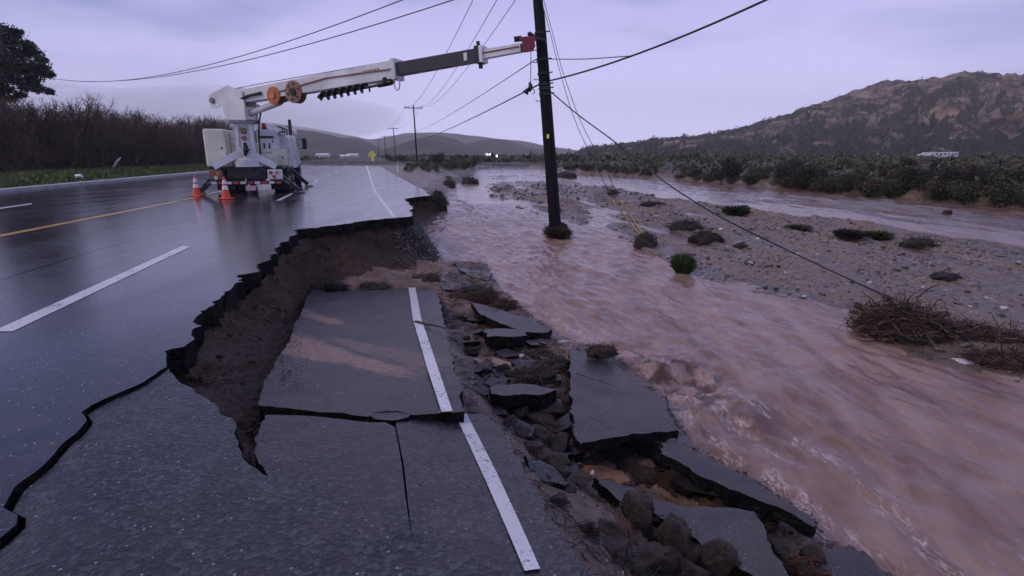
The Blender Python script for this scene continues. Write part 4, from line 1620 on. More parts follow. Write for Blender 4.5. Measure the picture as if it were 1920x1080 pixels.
GA = PG(1203, 452)
for dx, lab in ((0, 'left of the two thin guy wires from the pole top down to the yellow guards'), (14, 'right of the two thin guy wires from the pole top down to the yellow guards')):
    yg = GA[1]
    cable([on_pole(-30 - dx * 2), PY(1030 + dx * .3, 55, YP), PY(1050 + dx * .4, 135, YP - .2), PY(1078 + dx * .7, 225, YP - .4), PY(1118 + dx, 312, (YP + yg) / 2), PY(1152 + dx, 378, yg + .1), GA + [dx * .004, 0, .05]], .0085, lab, 'guy_wire', 'wire_grey', n=5, cat='guy wire', group='guy wires of the leaning pole')
for dx, lab in ((0, 'left one of the pair of yellow guy wire guards by the gravel bar'), (15, 'right one of the pair of yellow guy wire guards by the gravel bar')):
    a_ = PY(1150 + dx, 376, yg + .12)
    b_ = GA + [.02 + dx * .005, 0, .12]
    mb = MB()
    n_ = 12
    pts = [a_ + (b_ - a_) * k / n_ + np.array([0, 0, -.05 * math.sin(math.pi * k / n_)]) for k in range(n_ + 1)]
    mb.tube(pts, .022, 8)
    o = mb.build('guy_guard', M['guard_yellow'], None, smooth=True)
    tag(o, lab, 'guy guard', 'yellow guy wire guards')
def near_ground(u, v, Y):
    return PY(u, v, min(Y, PG(u, v)[1] - .12))


cable([on_pole(173) + [.16, -.08, 0], PY(1085, 216, 14.6), PY(1150, 264, 14.0), PY(1210, 313, 13.3), near_ground(1262, 352, 12.6), near_ground(1330, 395, 12.0), near_ground(1400, 432, 11.6), near_ground(1500, 480, 10.9), near_ground(1600, 527, 10.0), near_ground(1665, 556, 9.3), near_ground(1740, 592, 8.5), PY(1830, 645, 7.8), PY(1920, 702, 7.2), PY(2020, 780, 6.5)], .016,
      'slack black cable falling from the leaning pole across the gravel to the driftwood', 'fallen_cable', 'wire', cat='cable')

# rope and tackle hanging below the boom head
rt = PY(995.5, 96, YP - .15)
rb = PY(995, 160, YP - .15)
e = empty('hoist_line', rb)
tag(e, 'hoist line hanging from the red boom head with a black tackle block', 'hoist line')
mb = MB()
mb.tube([rt, rb], .012, 6)
mb.build('rope', M['wire_grey'], e)
mb = MB()
mb.tube([rb + [-.03, 0, .08], rb + [0, 0, -.02], rb + [-.02, 0, -.16]], [.03, .06, .03], 8)
mb.tube([rb + [-.14, -.02, -.20], rb + [-.05, 0, -.06]], [.09, .02], 8)
mb.build('tackle_block', M['black_metal'], e, smooth=True)
mb = MB()
th = np.linspace(0, 5, 10)
mb.tube([rb + np.array([.05 + .06 * math.sin(t_), 0, -.16 - .06 * math.cos(t_)]) for t_ in th], .014, 6)
mb.build('hook', M['steel'], e, smooth=True)

# ================================================================== crane truck (seen from behind)
TO = P(468, 364)
RZ = math.atan(0.27) + R(1.0)
truck = empty('crane_truck', TO, RZ)
tag(truck, 'white digger derrick truck seen from behind with its boom stretched to the leaning pole', 'crane truck')
_c, _s = math.cos(RZ), math.sin(RZ)


def W2L(p):
    q = np.array(p, float) - TO
    return np.array([_c * q[0] + _s * q[1], -_s * q[0] + _c * q[1], q[2]])


def tb(mb, name, mat, parent=truck, smooth=False):
    o = mb.build(name, M[mat] if isinstance(mat, str) else mat, parent, org=(0, 0, 0), smooth=smooth)
    return o


# chassis
mb = MB()
for x in (-.42, .42):
    mb.box((x, 4.1, .72), (.10, 8.0, .26))
for y in (.1, 1.2, 3.6, 5.2, 7.9):
    mb.box((0, y, .70), (.84, .12, .18))
tb(mb, 'chassis_frame', 'black_metal')
mb = MB()
mb.box((0, .02, .74), (1.30, .14, .42), bevel=.02)
mb.box((0, .30, .50), (1.05, .5, .16), bevel=.02)
tb(mb, 'tail_crossmember', 'black_metal')
mb = MB()
mb.box((0, 2.55, .93), (2.44, 5.0, .07), bevel=.01)
tb(mb, 'deck', 'black_metal')


def wheel(x, y, r=.50, w=.28, side=1):
    mb = MB()
    prof = [(-w / 2, r * .62), (-w / 2, r * .93), (-w / 2 + .035, r), (w / 2 - .035, r), (w / 2, r * .93), (w / 2, r * .62)]
    n = 28
    vs = []
    for (px_, pr) in prof:
        for k in range(n):
            th = 2 * math.pi * k / n
            rr_ = pr * (1 + (.012 if (k % 2 and pr > r * .95) else 0))
            vs.append((x + px_, y + rr_ * math.cos(th), .5 + rr_ * math.sin(th)))
    fs = []
    for i in range(len(prof) - 1):
        for k in range(n):
            k2 = (k + 1) % n
            fs.append((i * n + k, i * n + k2, (i + 1) * n + k2, (i + 1) * n + k))
    mb.add(vs, fs)
    t_ = tb(mb, 'wheel', 'rubber')
    mb = MB()
    mb.tube([(x + side * (w / 2 - .10), y, .5), (x + side * (w / 2 - .07), y, .5), (x + side * (w / 2 - .09), y, .5), (x + side * (w / 2 + .02), y, .5)], [r * .62, r * .60, r * .3, r * .22], 20)
    for k in range(8):
        th = 2 * math.pi * k / 8
        mb.tube([(x + side * (w / 2 - .09), y + .24 * r * 1.6 * math.cos(th), .5 + .24 * r * 1.6 * math.sin(th)), (x + side * (w / 2 - .03), y + .24 * r * 1.6 * math.cos(th), .5 + .24 * r * 1.6 * math.sin(th))], .02, 6)
    o = tb(mb, 'rim', 'steel', t_)


for y in (1.75, 3.05):
    for s_ in (-1, 1):
        wheel(s_ * 1.08, y, side=s_)
        wheel(s_ * .76, y, side=s_)
for s_ in (-1, 1):
    wheel(s_ * 1.03, 7.1, side=s_)
for s_ in (-1, 1):
    mb = MB()
    mb.box((s_ * .93, .95, .42), (.62, .02, .62))
    tb(mb, 'mudflap', 'rubber')
    mb = MB()
    mb.box((s_ * .92, 2.4, 1.03), (.68, 2.7, .02))
    mb.box((s_ * .92, 1.02, .93), (.68, .02, .2))
    tb(mb, 'fender', 'black_metal')

# rear bumper, striping, lamps
mb = MB()
mb.box((0, -.22, .42), (2.3, .12, .13), bevel=.015)
bp = tb(mb, 'bumper', 'black_metal')
for i, x in enumerate(np.linspace(-1.05, 1.05, 10)):
    mb = MB()
    mb.box((x, -.286, .42), (.18, .006, .085))
    tb(mb, 'reflective_strip', 'red_lens' if i % 2 else 'white_lens', bp)
mb = MB()
mb.box((.95, -.14, .70), (.50, .14, .36), bevel=.02)
lb_ = tb(mb, 'lamp_box', 'white_paint_metal')
for x, z, mt in ((.82, .76, 'red_lens'), (1.02, .76, 'amber_lens'), (.92, .62, 'red_lens'), (1.12, .62, 'white_lens')):
    mb = MB()
    mb.cyl((x, -.21, z), (x, -.235, z), .065, 14)
    tb(mb, 'lamp', mt, lb_)
mb = MB()
mb.box((-.98, -.14, .70), (.42, .14, .34), bevel=.02)
lb2 = tb(mb, 'lamp_box', 'brown_reel')
for x, z, mt in ((-1.08, .74, 'red_lens'), (-.90, .74, 'amber_lens'), (-.98, .60, 'white_lens')):
    mb = MB()
    mb.cyl((x, -.21, z), (x, -.235, z), .06, 14)
    tb(mb, 'lamp', mt, lb2)
mb = MB()
mb.box((.12, -.30, .23), (.34, .015, .17))
tb(mb, 'number_plate', simple('plate_pink_white', (0.62, 0.42, 0.46, 1), .4, 0, .3, 20))
mb = MB()
mb.tube([(0, -.1, .55), (0, -.32, .52), (0, -.36, .46), (0, -.30, .42)], [.05, .04, .03, .03], 8)
tb(mb, 'pintle_hook', 'steel')
for x in (-.24, .22):
    mb = MB()
    mb.tube([(x, -.08, .83), (x + .1, -.10, .79), (x + .18, -.10, .74)], .018, 6)
    tb(mb, 'tail_hose', 'steel')

# cabinets


def cabinet(name, x0, x1, y0, y1, z0, z1, mat, doors, rear_door=True, side=1):
    mb = MB()
    mb.box(((x0 + x1) / 2, (y0 + y1) / 2, (z0 + z1) / 2), (x1 - x0, y1 - y0, z1 - z0), bevel=.03)
    c_ = tb(mb, name, mat)
    xs = x1 + .008 if side > 0 else x0 - .008
    n = doors
    for i in range(n):
        ya, yb = y0 + (y1 - y0) * i / n + .04, y0 + (y1 - y0) * (i + 1) / n - .04
        mb = MB()
        mb.box((xs, (ya + yb) / 2, (z0 + z1) / 2), (.02, yb - ya, z1 - z0 - .10), bevel=.006)
        mb.box((xs + side * .015, (ya + yb) / 2, z0 + (z1 - z0) * .55), (.02, .10, .07), bevel=.004)
        tb(mb, 'door', mat, c_)
    if rear_door:
        mb = MB()
        mb.box(((x0 + x1) / 2, y0 - .008, (z0 + z1) / 2), (x1 - x0 - .08, .02, z1 - z0 - .10), bevel=.006)
        tb(mb, 'rear_panel', mat, c_)
        mb = MB()
        mb.box(((x0 + x1) / 2 + (x1 - x0) * .3, y0 - .03, (z0 + z1) / 2), (.05, .025, .10), bevel=.004)
        tb(mb, 'latch', 'steel', c_)
    return c_


cL = cabinet('tool_cabinet', -1.27, -.60, .05, 2.9, .97, 2.27, 'yellow_lit_metal', 3, side=-1)
cabinet('side_bin', .80, 1.27, .55, 1.25, .97, 1.60, 'yellow_lit_metal', 1)
cR = cabinet('tool_cabinet', .34, 1.02, .60, 1.45, 1.45, 2.30, 'white_paint_metal', 1)
mb = MB()
mb.box((.68, .585, 2.02), (.50, .03, .09))
tb(mb, 'vent', 'black_metal', cR)
for x in (.58, .76):
    mb = MB()
    mb.tube([(x, .57, 1.80), (x + .02, .53, 1.72), (x - .01, .57, 1.62)], .028, 6)
    tb(mb, 'grab_handle', 'black_metal', cR)
mb = MB()
mb.box((.72, .45, 1.20), (.60, .35, .44), bevel=.02)
tb(mb, 'step_box', 'yellow_lit_metal')
cabinet('side_bin', .84, 1.27, 1.55, 3.3, .93, 2.12, 'white_paint_metal', 2)
cabinet('side_bin', .84, 1.27, 3.36, 5.3, .86, 2.20, 'white_paint_metal', 2, rear_door=False)
cabinet('side_bin', -1.27, -.84, 3.0, 5.3, .86, 2.10, 'white_paint_metal', 2, rear_door=False, side=-1)
mb = MB()
mb.cyl((.62, .75, 2.30), (.62, .75, 2.37), .10, 12)
bc = tb(mb, 'beacon_base', 'black_metal')
mb = MB()
mb.tube([(.62, .75, 2.37), (.62, .75, 2.50), (.62, .75, 2.53)], [.085, .08, .03], 12)
tb(mb, 'beacon_lens', 'red_lens', bc)
# lashed tools and racks
mb = MB()
for y in (3.4, 4.2, 5.0):
    mb.tube([(.95, y, 2.2), (.95, y, 2.5), (.75, y, 2.55)], .03, 6)
tb(mb, 'tool_rack', 'black_metal')
mb = MB()
mb.tube([(1.1, 1.0, 2.17), (1.1, 3.0, 2.2)], .05, 8)
mb.tube([(1.0, 1.2, 2.18), (1.0, 3.1, 2.2)], .04, 8)
tb(mb, 'pipe_bundle', 'steel')

# cab
mb = MB()
pf = [(5.55, .85), (7.9, .85), (7.95, 1.75), (7.45, 2.65), (5.55, 2.72)]
mb.prism([(-1.12, y, z) for y, z in pf], (2.24, 0, 0))
cab = tb(mb, 'cab', 'white_paint_metal')
mb = MB()
mb.prism([(-.95, y, z) for y, z in [(7.95, .8), (9.0, .8), (9.05, 1.55), (7.95, 1.78)]], (1.9, 0, 0))
tb(mb, 'hood', 'white_paint_metal')
for x in (-.5, .5):
    mb = MB()
    mb.box((x, 5.54, 2.2), (.6, .02, .5), bevel=.005)
    tb(mb, 'rear_window', 'glass', cab)
for s_ in (-1, 1):
    mb = MB()
    mb.prism([(s_ * 1.125, y, z) for y, z in [(6.0, 1.8), (7.7, 1.8), (7.35, 2.5), (6.0, 2.5)]], (s_ * .012, 0, 0))
    tb(mb, 'side_window', 'glass', cab)
    mb = MB()
    mb.box((s_ * 1.46, 7.3, 1.95), (.20, .12, .52), bevel=.03)
    mm_ = tb(mb, 'mirror', 'black_metal')
    mb = MB()
    mb.tube([(s_ * 1.12, 7.35, 2.15), (s_ * 1.44, 7.3, 2.2)], .018, 6)
    mb.tube([(s_ * 1.12, 7.35, 1.7), (s_ * 1.44, 7.3, 1.72)], .018, 6)
    tb(mb, 'mirror_arm', 'black_metal', mm_)
mb = MB()
mb.tube([(1.05, 5.42, .9), (1.05, 5.42, 2.95)], .07, 10)
tb(mb, 'exhaust_stack', 'black_metal')

# outriggers
for (y, xs, lean, mt) in ((.15, -1, .60, 'black_metal'), (.15, 1, .66, 'black_metal'), (4.9, 1, .62, 'black_metal'), (4.9, -1, .62, 'black_metal')):
    a_ = np.array((xs * 1.02, y, .70))
    b_ = np.array((xs * (1.02 + lean), y, .10))
    mb = MB()
    mb.beam(a_, b_, .17, .20, .15, .17, up=(0, 1, 0))
    o_ = tb(mb, 'outrigger_leg', mt)
    mb = MB()
    mb.box(b_ + [xs * .03, 0, -.06], (.36, .34, .05), bevel=.012)
    tb(mb, 'foot_pad', 'steel', o_)
    mb = MB()
    mb.beam(a_ + [-xs * .25, -.05, .02], a_ + (b_ - a_) * .55 + [0, -.13, 0], .06, .06, up=(0, 1, 0))
    tb(mb, 'outrigger_ram', 'steel', o_)
mb = MB()
ap = np.array((.02, -.14, 1.52))
for xs in (-1, 1):
    f_ = np.array((xs * 1.02, -.14, .98))
    mb.beam(ap + [xs * .02, 0, 0], f_, .16, .26, .16, .22, up=(0, 0, 1))
tb(mb, 'outrigger_frame', 'white_paint_metal')
mb = MB()
mb.box((.02, -.24, 1.13), (.42, .04, .12), bevel=.01)
tb(mb, 'warning_plate', 'red_lens')
# ladder
mb = MB()
for x in (-.46, -.22):
    mb.tube([(x, .12, 1.0), (x, .16, 2.1)], .018, 6)
for z in (1.2, 1.45, 1.7, 1.95):
    mb.tube([(-.46, .14, z), (-.22, .14, z)], .015, 6)
tb(mb, 'ladder', 'steel')

# pedestal and turret
B0 = PY(412, 190, TO[1] + .55)
T1 = PY(982, 89, YP - .35)


def BP(u):
    lo, hi = -0.2, 1.3
    for _ in range(50):
        t_ = (lo + hi) / 2
        if proj(B0 + (T1 - B0) * t_)[0] < u:
            lo = t_
        else:
            hi = t_
    return B0 + (T1 - B0) * lo


b0, t1 = W2L(B0), W2L(T1)
ev = (t1 - b0).copy()
ev[2] = 0
ev /= np.linalg.norm(ev)
sv = np.array([ev[1], -ev[0], 0])           # sideways of the boom plane
pc = b0 + ev * 1.12
pc[2] = 0
cx, cy = pc[0], pc[1]
mb = MB()
mb.tube([(cx, cy, .97), (cx, cy, 1.2), (cx, cy, 1.3), (cx, cy, 2.35), (cx, cy, 2.46)], [.46, .46, .30, .26, .34], 20)
ped = tb(mb, 'pedestal', 'white_paint_metal')
for s_ in (-1, 1):
    mb = MB()
    mb.beam((cx + s_ * .27, cy - .12, .98), (cx + s_ * .22, cy - .12, 2.42), .13, .30, up=(0, 1, 0))
    tb(mb, 'pedestal_cheek', 'white_paint_metal', ped)
mb = MB()
mb.box((cx, cy - .30, 2.2), (.20, .06, .22), bevel=.02)
mb.cyl((cx, cy - .30, 1.95), (cx, cy - .40, 1.95), .09, 12)
tb(mb, 'rotation_motor', 'brown_reel', ped)
mb = MB()
mb.tube([(cx, cy - .34, 1.80), (cx + .03, cy - .36, 1.55), (cx - .03, cy - .34, 1.35)], [.05, .1, .04], 8)
tb(mb, 'hydraulic_swivel', 'black_metal', ped)
mb = MB()
mb.tube([(cx, cy, 2.46), (cx, cy, 2.56)], [.50, .50], 28)
tb(mb, 'slewing_ring', 'steel')


def TP(e_, z_, s_=0.0):
    return np.array([cx, cy, 0]) + ev * e_ + sv * s_ + np.array([0, 0, z_])


shape = [(-.42, 2.56), (.42, 2.56), (.44, 3.05), (.36, 3.50), (-.30, 3.72), (-1.02, b0[2] + .26), (-1.26, b0[2] + .22), (-1.36, b0[2]), (-1.26, b0[2] - .24), (-1.05, b0[2] - .26), (-.70, 3.10), (-.62, 2.80)]
tur = None
for s_ in (-.27, .22):
    mb = MB()
    mb.prism([TP(e_, z_, s_) for e_, z_ in shape], sv * .05)
    o_ = tb(mb, 'turret_plate', 'white_paint_metal')
    tur = tur or o_
mb = MB()
mb.prism([TP(e_, z_, -.215) for e_, z_ in [(-.38, 2.58), (.38, 2.58), (.38, 3.0), (-.3, 3.05)]], sv * .43)
tb(mb, 'turret_block', 'white_paint_metal')
mb = MB()
mb.cyl(TP(-1.12, b0[2], -.33), TP(-1.12, b0[2], .33), .10, 16)
tb(mb, 'boom_pin', 'steel')
for e_, z_ in ((-.40, 3.2), (-.12, 3.22), (-.62, 2.92)):
    mb = MB()
    mb.box(TP(e_, z_, -.30), (.13, .05, .20), bevel=.01)
    tb(mb, 'valve_cover', 'black_metal')
mb = MB()
mb.tube([TP(-.72, 3.2, -.31), TP(-.60, 2.95, -.34), TP(-.45, 2.7, -.32), TP(-.2, 2.6, -.3)], .035, 8)
mb.tube([TP(.45, 3.1, -.3), TP(.52, 2.8, -.3), TP(.46, 2.5, -.25), TP(.30, 2.0, -.3), TP(.3, 1.3, -.3)], .03, 8)
tb(mb, 'hose_bundle', 'black_metal')

# boom
L_ = lambda u: W2L(BP(u))
bd = (t1 - b0) / np.linalg.norm(t1 - b0)
bu = np.cross(sv, bd)
if bu[2] < 0:
    bu = -bu
mb = MB()
mb.beam(L_(414), L_(470), .36, .30, .38, .42)
mb.beam(L_(470), L_(745), .38, .42, .38, .50)
boom = tb(mb, 'lower_boom', 'white_paint_metal')
mb = MB()
mb.beam(L_(470) - sv * .196 * 1, L_(744) - sv * .196, .012, .035)
sgn = 1 if (L_(600) - W2L((0, 0, CAM_H))).dot(sv) < 0 else -1
tb(mb, 'rub_rail', 'steel', boom)
near = sv * sgn
mb = MB()
for a_, b_ in ((520, 560), (560, 622), (622, 700), (700, 744)):
    za = {520: -.10, 560: -.02, 622: .08, 700: .03, 744: .0}
    mb.tube([L_(a_) + near * .215 + bu * za[a_], L_(b_) + near * .215 + bu * za[b_]], .022, 6)
tb(mb, 'hydraulic_line', 'brown_reel', boom)
mb = MB()
mb.tube([L_(420) + bu * .32, L_(500) + bu * .33, L_(600) + bu * .30, L_(740) + bu * .28], .012, 6)
tb(mb, 'winch_rope', 'wire_grey', boom)
# small dark stencil marks on the lower boom side, unreadable in the photograph
mb = MB()
for k in range(7):
    mb.box(L_(690 + k * 4.5) + near * .20 + bu * .07, (.035, .035, .045))
mb.box(L_(681) + near * .20 + bu * .055, (.045, .04, .04))
tb(mb, 'stencil_mark', 'red_metal', boom)
mb = MB()
mb.beam(L_(741), L_(748), .46, .58)
tb(mb, 'boom_collar', 'white_paint_metal', boom)
mb = MB()
mb.beam(L_(745), L_(899), .28, .35, .26, .33)
mid = tb(mb, 'middle_boom', 'boom_black')
mb = MB()
mb.beam(L_(895), L_(903), .36, .44)
mb.tube([L_(898) + bu * .2, L_(898) + bu * .36], .05, 8)
mb.tube([L_(900) - bu * .2, L_(900) - bu * .34], .06, 8)
tb(mb, 'boom_collar', 'black_metal', mid)
mb = MB()
mb.beam(L_(903), L_(909), .34, .42)
tb(mb, 'boom_collar', 'white_paint_metal', mid)
mb = MB()
mb.beam(L_(874), L_(880), .285, .20)
tb(mb, 'boom_decal', 'white_paint_metal', mid)
mb = MB()
mb.beam(L_(905), L_(978), .20, .23, .18, .21)
upb = tb(mb, 'upper_boom', 'white_paint_metal')
mb = MB()
mb.tube([L_(909) + near * .11 + bu * .02, L_(976) + near * .10 + bu * .02], .018, 6)
tb(mb, 'rub_rail', 'red_metal', upb)
# red head with pole claws
hd = W2L(PY(989, 82, YP - .30))
mb = MB()
mb.prism([W2L(PY(u, v, YP - .44)) for u, v in [(979, 77), (1002, 75), (1004, 86), (1000, 96), (982, 99), (978, 90)]], W2L(PY(989, 82, YP - .14)) - W2L(PY(989, 82, YP - .44)))
mb.prism([W2L(PY(u, v, YP - .40)) for u, v in [(972, 70), (1003, 66), (1006, 77), (979, 80)]], W2L(PY(989, 82, YP - .16)) - W2L(PY(989, 82, YP - .40)))
head = tb(mb, 'boom_head', 'red_metal')
mb = MB()
mb.tube([W2L(PY(964, 74, YP - .3)), W2L(PY(978, 72, YP - .3))], .07, 10)
tb(mb, 'head_sheave', 'black_metal', head)
for dy, nm in ((-.34, 0), (.30, 1)):
    mb = MB()
    mb.tube([W2L(PY(992, 62 + nm * 2, YP - .3)), W2L(PY(999, 68, YP + dy * .7)), W2L(PY(1008, 73, YP + dy)), W2L(PY(1021, 76, YP + dy * .9)), W2L(PY(1023, 80, YP + dy * .4))], [.05, .06, .06, .045, .03], 8)
    tb(mb, 'pole_claw', 'black_metal', head)
# reels beside the boom
for u, v, r_, mt, nm in ((512, 179, .29, 'orange_metal', 'orange_winch'), (549.5, 172, .35, 'brown_reel', 'hose_reel')):
    yy = W2L(PY(u, v, BP(u)[1] - .30))
    mb = MB()
    mb.cyl(yy, yy - near * .06, r_, 28)
    mb.cyl(yy - near * .06, yy - near * .20, r_ * .62, 24)
    mb.cyl(yy - near * .20, yy - near * .25, r_, 28)
    w_ = tb(mb, nm, mt, boom)
    mb = MB()
    mb.cyl(yy + near * .05, yy - near * .02, r_ * .35, 16)
    for k in range(6):
        th = k * math.pi / 3 + .3
        q = yy + ev * r_ * .68 * math.cos(th) + np.array([0, 0, r_ * .68 * math.sin(th)])
        mb.cyl(q + near * .012, q - near * .01, r_ * .12, 8)
    tb(mb, 'reel_hub', 'black_metal' if r_ > .3 else 'amber_lens', w_)
mb = MB()
mb.tube([L_(455) - bu * .12 + near * .2, L_(478) - bu * .05 + near * .28, L_(500) - bu * .02 + near * .25], .05, 8)
tb(mb, 'winch_hose', 'black_metal', boom)
# lift cylinder
lc0, lc1 = TP(.35, 2.80, -.02), L_(556) - bu * .25
mb = MB()
mb.cyl(lc0, lc0 + (lc1 - lc0) * .62, .105, 16)
lcy = tb(mb, 'lift_cylinder', 'white_paint_metal')
mb = MB()
mb.cyl(lc0 + (lc1 - lc0) * .60, lc1, .06, 14)
tb(mb, 'lift_rod', 'steel', lcy)
mb = MB()
mb.box(lc0, (.2, .2, .2), bevel=.03)
tb(mb, 'cylinder_mount', 'black_metal', lcy)
# stowed auger
a0, a1 = L_(604) - bu * .42 + near * .12, L_(742) - bu * .34 + near * .12
mb = MB()
mb.cyl(a0, a1, .04, 10)
aug = tb(mb, 'auger_shaft', 'black_metal')
mb = MB()
ad = (a1 - a0) / np.linalg.norm(a1 - a0)
p1 = np.cross(ad, sv)
n_ = 150
La = np.linalg.norm(a1 - a0) * .66
vs, fs = [], []
for i in range(n_ + 1):
    th = i / n_ * 2 * math.pi * 7
    c_ = a0 + ad * La * i / n_
    d_ = p1 * math.cos(th) + sv * math.sin(th)
    vs += [c_ + d_ * .03, c_ + d_ * .15, c_ + d_ * .15 + ad * .015, c_ + d_ * .03 + ad * .015]
for i in range(n_):
    for j in range(4):
        fs.append((i * 4 + j, i * 4 + (j + 1) % 4, (i + 1) * 4 + (j + 1) % 4, (i + 1) * 4 + j))
mb.add(vs, fs)
tb(mb, 'auger_flight', 'black_metal', aug)
mb = MB()
mb.tube([a0 - ad * .16, a0 - ad * .05, a0], [.02, .09, .10], 8)
tb(mb, 'auger_tip', 'black_metal', aug)
mb = MB()
mb.box(a1 - ad * .25 + bu * .06, (.30, .16, .20), bevel=.03)
mb.cyl(a1 - ad * .6, a1 - ad * .1, .08, 10)
tb(mb, 'auger_motor', 'black_metal', aug)
mb = MB()
th = np.linspace(0, 2 * math.pi, 15)
rc = a1 + ad * .08 - bu * .05
mb.tube([rc + ad * .10 * math.cos(t_) + bu * .2 * math.sin(t_) for t_ in th], .022, 6)
tb(mb, 'stow_ring', 'white_paint_metal', aug)

# ================================================================== cones


def cone(loc, label):
    e = empty('traffic_cone', loc)
    tag(e, label, 'traffic cone', 'orange cones beside the crane truck')
    mb = MB()
    mb.box(np.array(loc) + [0, 0, .02], (.38, .38, .04), bevel=.015)
    mb.build('base', M['cone_orange'], e)
    z = lambda t_: np.array(loc) + np.array([0, 0, t_])
    rr_ = lambda t_: .135 - .105 * (t_ - .04) / .66
    mb = MB()
    for a_, b_ in ((.04, .30), (.42, .48), (.60, .70)):
        mb.tube([z(a_), z(b_)], [rr_(a_), rr_(b_)], 20)
    c_ = mb.build('body', M['cone_orange'], e, smooth=False)
    for a_, b_ in ((.30, .42), (.48, .60)):
        mb = MB()
        mb.tube([z(a_), z(b_)], [rr_(a_) + .002, rr_(b_) + .002], 20)
        mb.build('collar', M['reflect_white'], e)


cone(P(370, 368), 'orange traffic cone standing alone farther left of the truck')
cone(P(424.5, 373), 'orange traffic cone standing in front of the truck left rear corner')

# ================================================================== roadside sign and marker
sb = P(700.5, 306)
e = empty('warning_sign', sb)
tag(e, 'bright yellow diamond warning sign at the right edge of the far road', 'road sign')
Ys = sb[1]
mb = MB()
mb.box(sb + [0, .06, 1.5], (.10, .08, 3.2))
mb.build('post', M['steel'], e)
cs = PY(697.5, 290, Ys)
h_ = .95
mb = MB()
mb.prism([cs + [0, 0, h_], cs + [h_, 0, 0], cs + [0, 0, -h_], cs + [-h_, 0, 0]], (0, .03, 0))
mb.build('diamond_panel', M['sign_yellow'], e)
c2 = PY(699, 299.5, Ys)
mb = MB()
mb.box(c2, (.70, .03, .55))
mb.build('advisory_panel', M['sign_yellow'], e)
mb = MB()
mb.tube([cs + [-.25, -.02, -.35], cs + [-.25, -.02, .05], cs + [.15, -.02, .30]], .045, 6)
mb.build('arrow_mark', M['black_metal'], e)
mb_ = P(746, 324)
e = empty('delineator_post', mb_)
tag(e, 'short white delineator post on the gravel shoulder right of the road', 'marker post')
mb = MB()
mb.box(mb_ + [0, 0, .40], (.13, .06, .80), bevel=.02)
mb.build('post', M['reflect_white'], e)
mb = MB()
mb.box(mb_ + [0, -.035, .66], (.10, .01, .14))
mb.build('reflector', M['steel'], e)

# ================================================================== far vehicles and buildings
m = bpy.data.materials.new('headlight_glow')
m.use_nodes = True
bs = m.node_tree.nodes['Principled BSDF']
bs.inputs['Emission Color'].default_value = (1.0, .95, .80, 1)
bs.inputs['Emission Strength'].default_value = 6.0
M['headlight'] = m


def far_car(p, label, s=1.0, rz=0.2, lit=True, mat='white_paint_metal', lamp_r=.45):
    e = empty('car', p, rz)
    tag(e, label, 'car')
    mb = MB()
    mb.prism([(-.9 * s, y * s, z * s) for y, z in [(-2.2, .35), (2.2, .35), (2.25, .9), (1.2, 1.0), (.6, 1.5), (-1.0, 1.5), (-1.7, 1.0), (-2.25, .85)]], (1.8 * s, 0, 0))
    b_ = mb.build('body', M[mat], e, org=(0, 0, 0))
    mb = MB()
    mb.prism([(-.8 * s, -1.70 * s, 1.02 * s), (.8 * s, -1.70 * s, 1.02 * s), (.7 * s, -1.1 * s, 1.46 * s), (-.7 * s, -1.1 * s, 1.46 * s)], (0, -.03, .03))
    mb.build('windscreen', M['glass'], e, org=(0, 0, 0))
    for x in (-.8, .8):
        for y in (-1.4, 1.4):
            mb = MB()
            mb.cyl((x * s - .1, y * s, .33 * s), (x * s + .1, y * s, .33 * s), .33 * s, 12)
            mb.build('wheel', M['rubber'], e, org=(0, 0, 0))
    for x in (-.62, .62):
        mb = MB()
        mb.cyl((x * s, -2.24 * s, .72 * s), (x * s, -2.30 * s, .72 * s), lamp_r * .4, 10)
        mb.build('headlight', M['headlight' if lit else 'white_lens'], e, org=(0, 0, 0))
    return e


def gp(u, Y):
    x = (u - 960) / 1029.6 * Y
    return np.array([x, Y, float(H(np.array([x]), np.array([Y]))[0])])


far_car(gp(914, 240) + [0, 0, 1.0], 'distant car with bright headlights, left of the pair beyond the river bend', 1.0, .3, lamp_r=.8)
far_car(gp(926, 200) + [0, 0, .35], 'distant car with the brightest headlights, right of the pair beyond the river bend', 1.0, .2, lamp_r=.9)
far_car(gp(1735, 151) + [0, 0, 1.0], 'small white car parked left of the long white trailer below the hill', .8, 1.3, lit=False)


def shed(c_, w, d, hgt, label, windows=4, name='shed', roof=True):
    e = empty(name, c_)
    tag(e, label, name.replace('_', ' '))
    mb = MB()
    mb.box(np.array(c_) + [0, 0, hgt / 2], (w, d, hgt))
    mb.build('wall', M['white_paint_metal'], e)
    if roof:
        mb = MB()
        mb.prism([np.array(c_) + [-w / 2 - .2, -d / 2 - .2, hgt], np.array(c_) + [-w / 2 - .2, 0, hgt + d * .18], np.array(c_) + [-w / 2 - .2, d / 2 + .2, hgt]], (w + .4, 0, 0))
        mb.build('roof', M['reflect_white'], e)
    for i in range(windows):
        mb = MB()
        mb.box(np.array(c_) + [-w / 2 + w * (i + .5) / windows, -d / 2 - .02, hgt * .58], (w / windows * .5, .04, hgt * .3))
        mb.build('window', M['glass'], e)
    return e


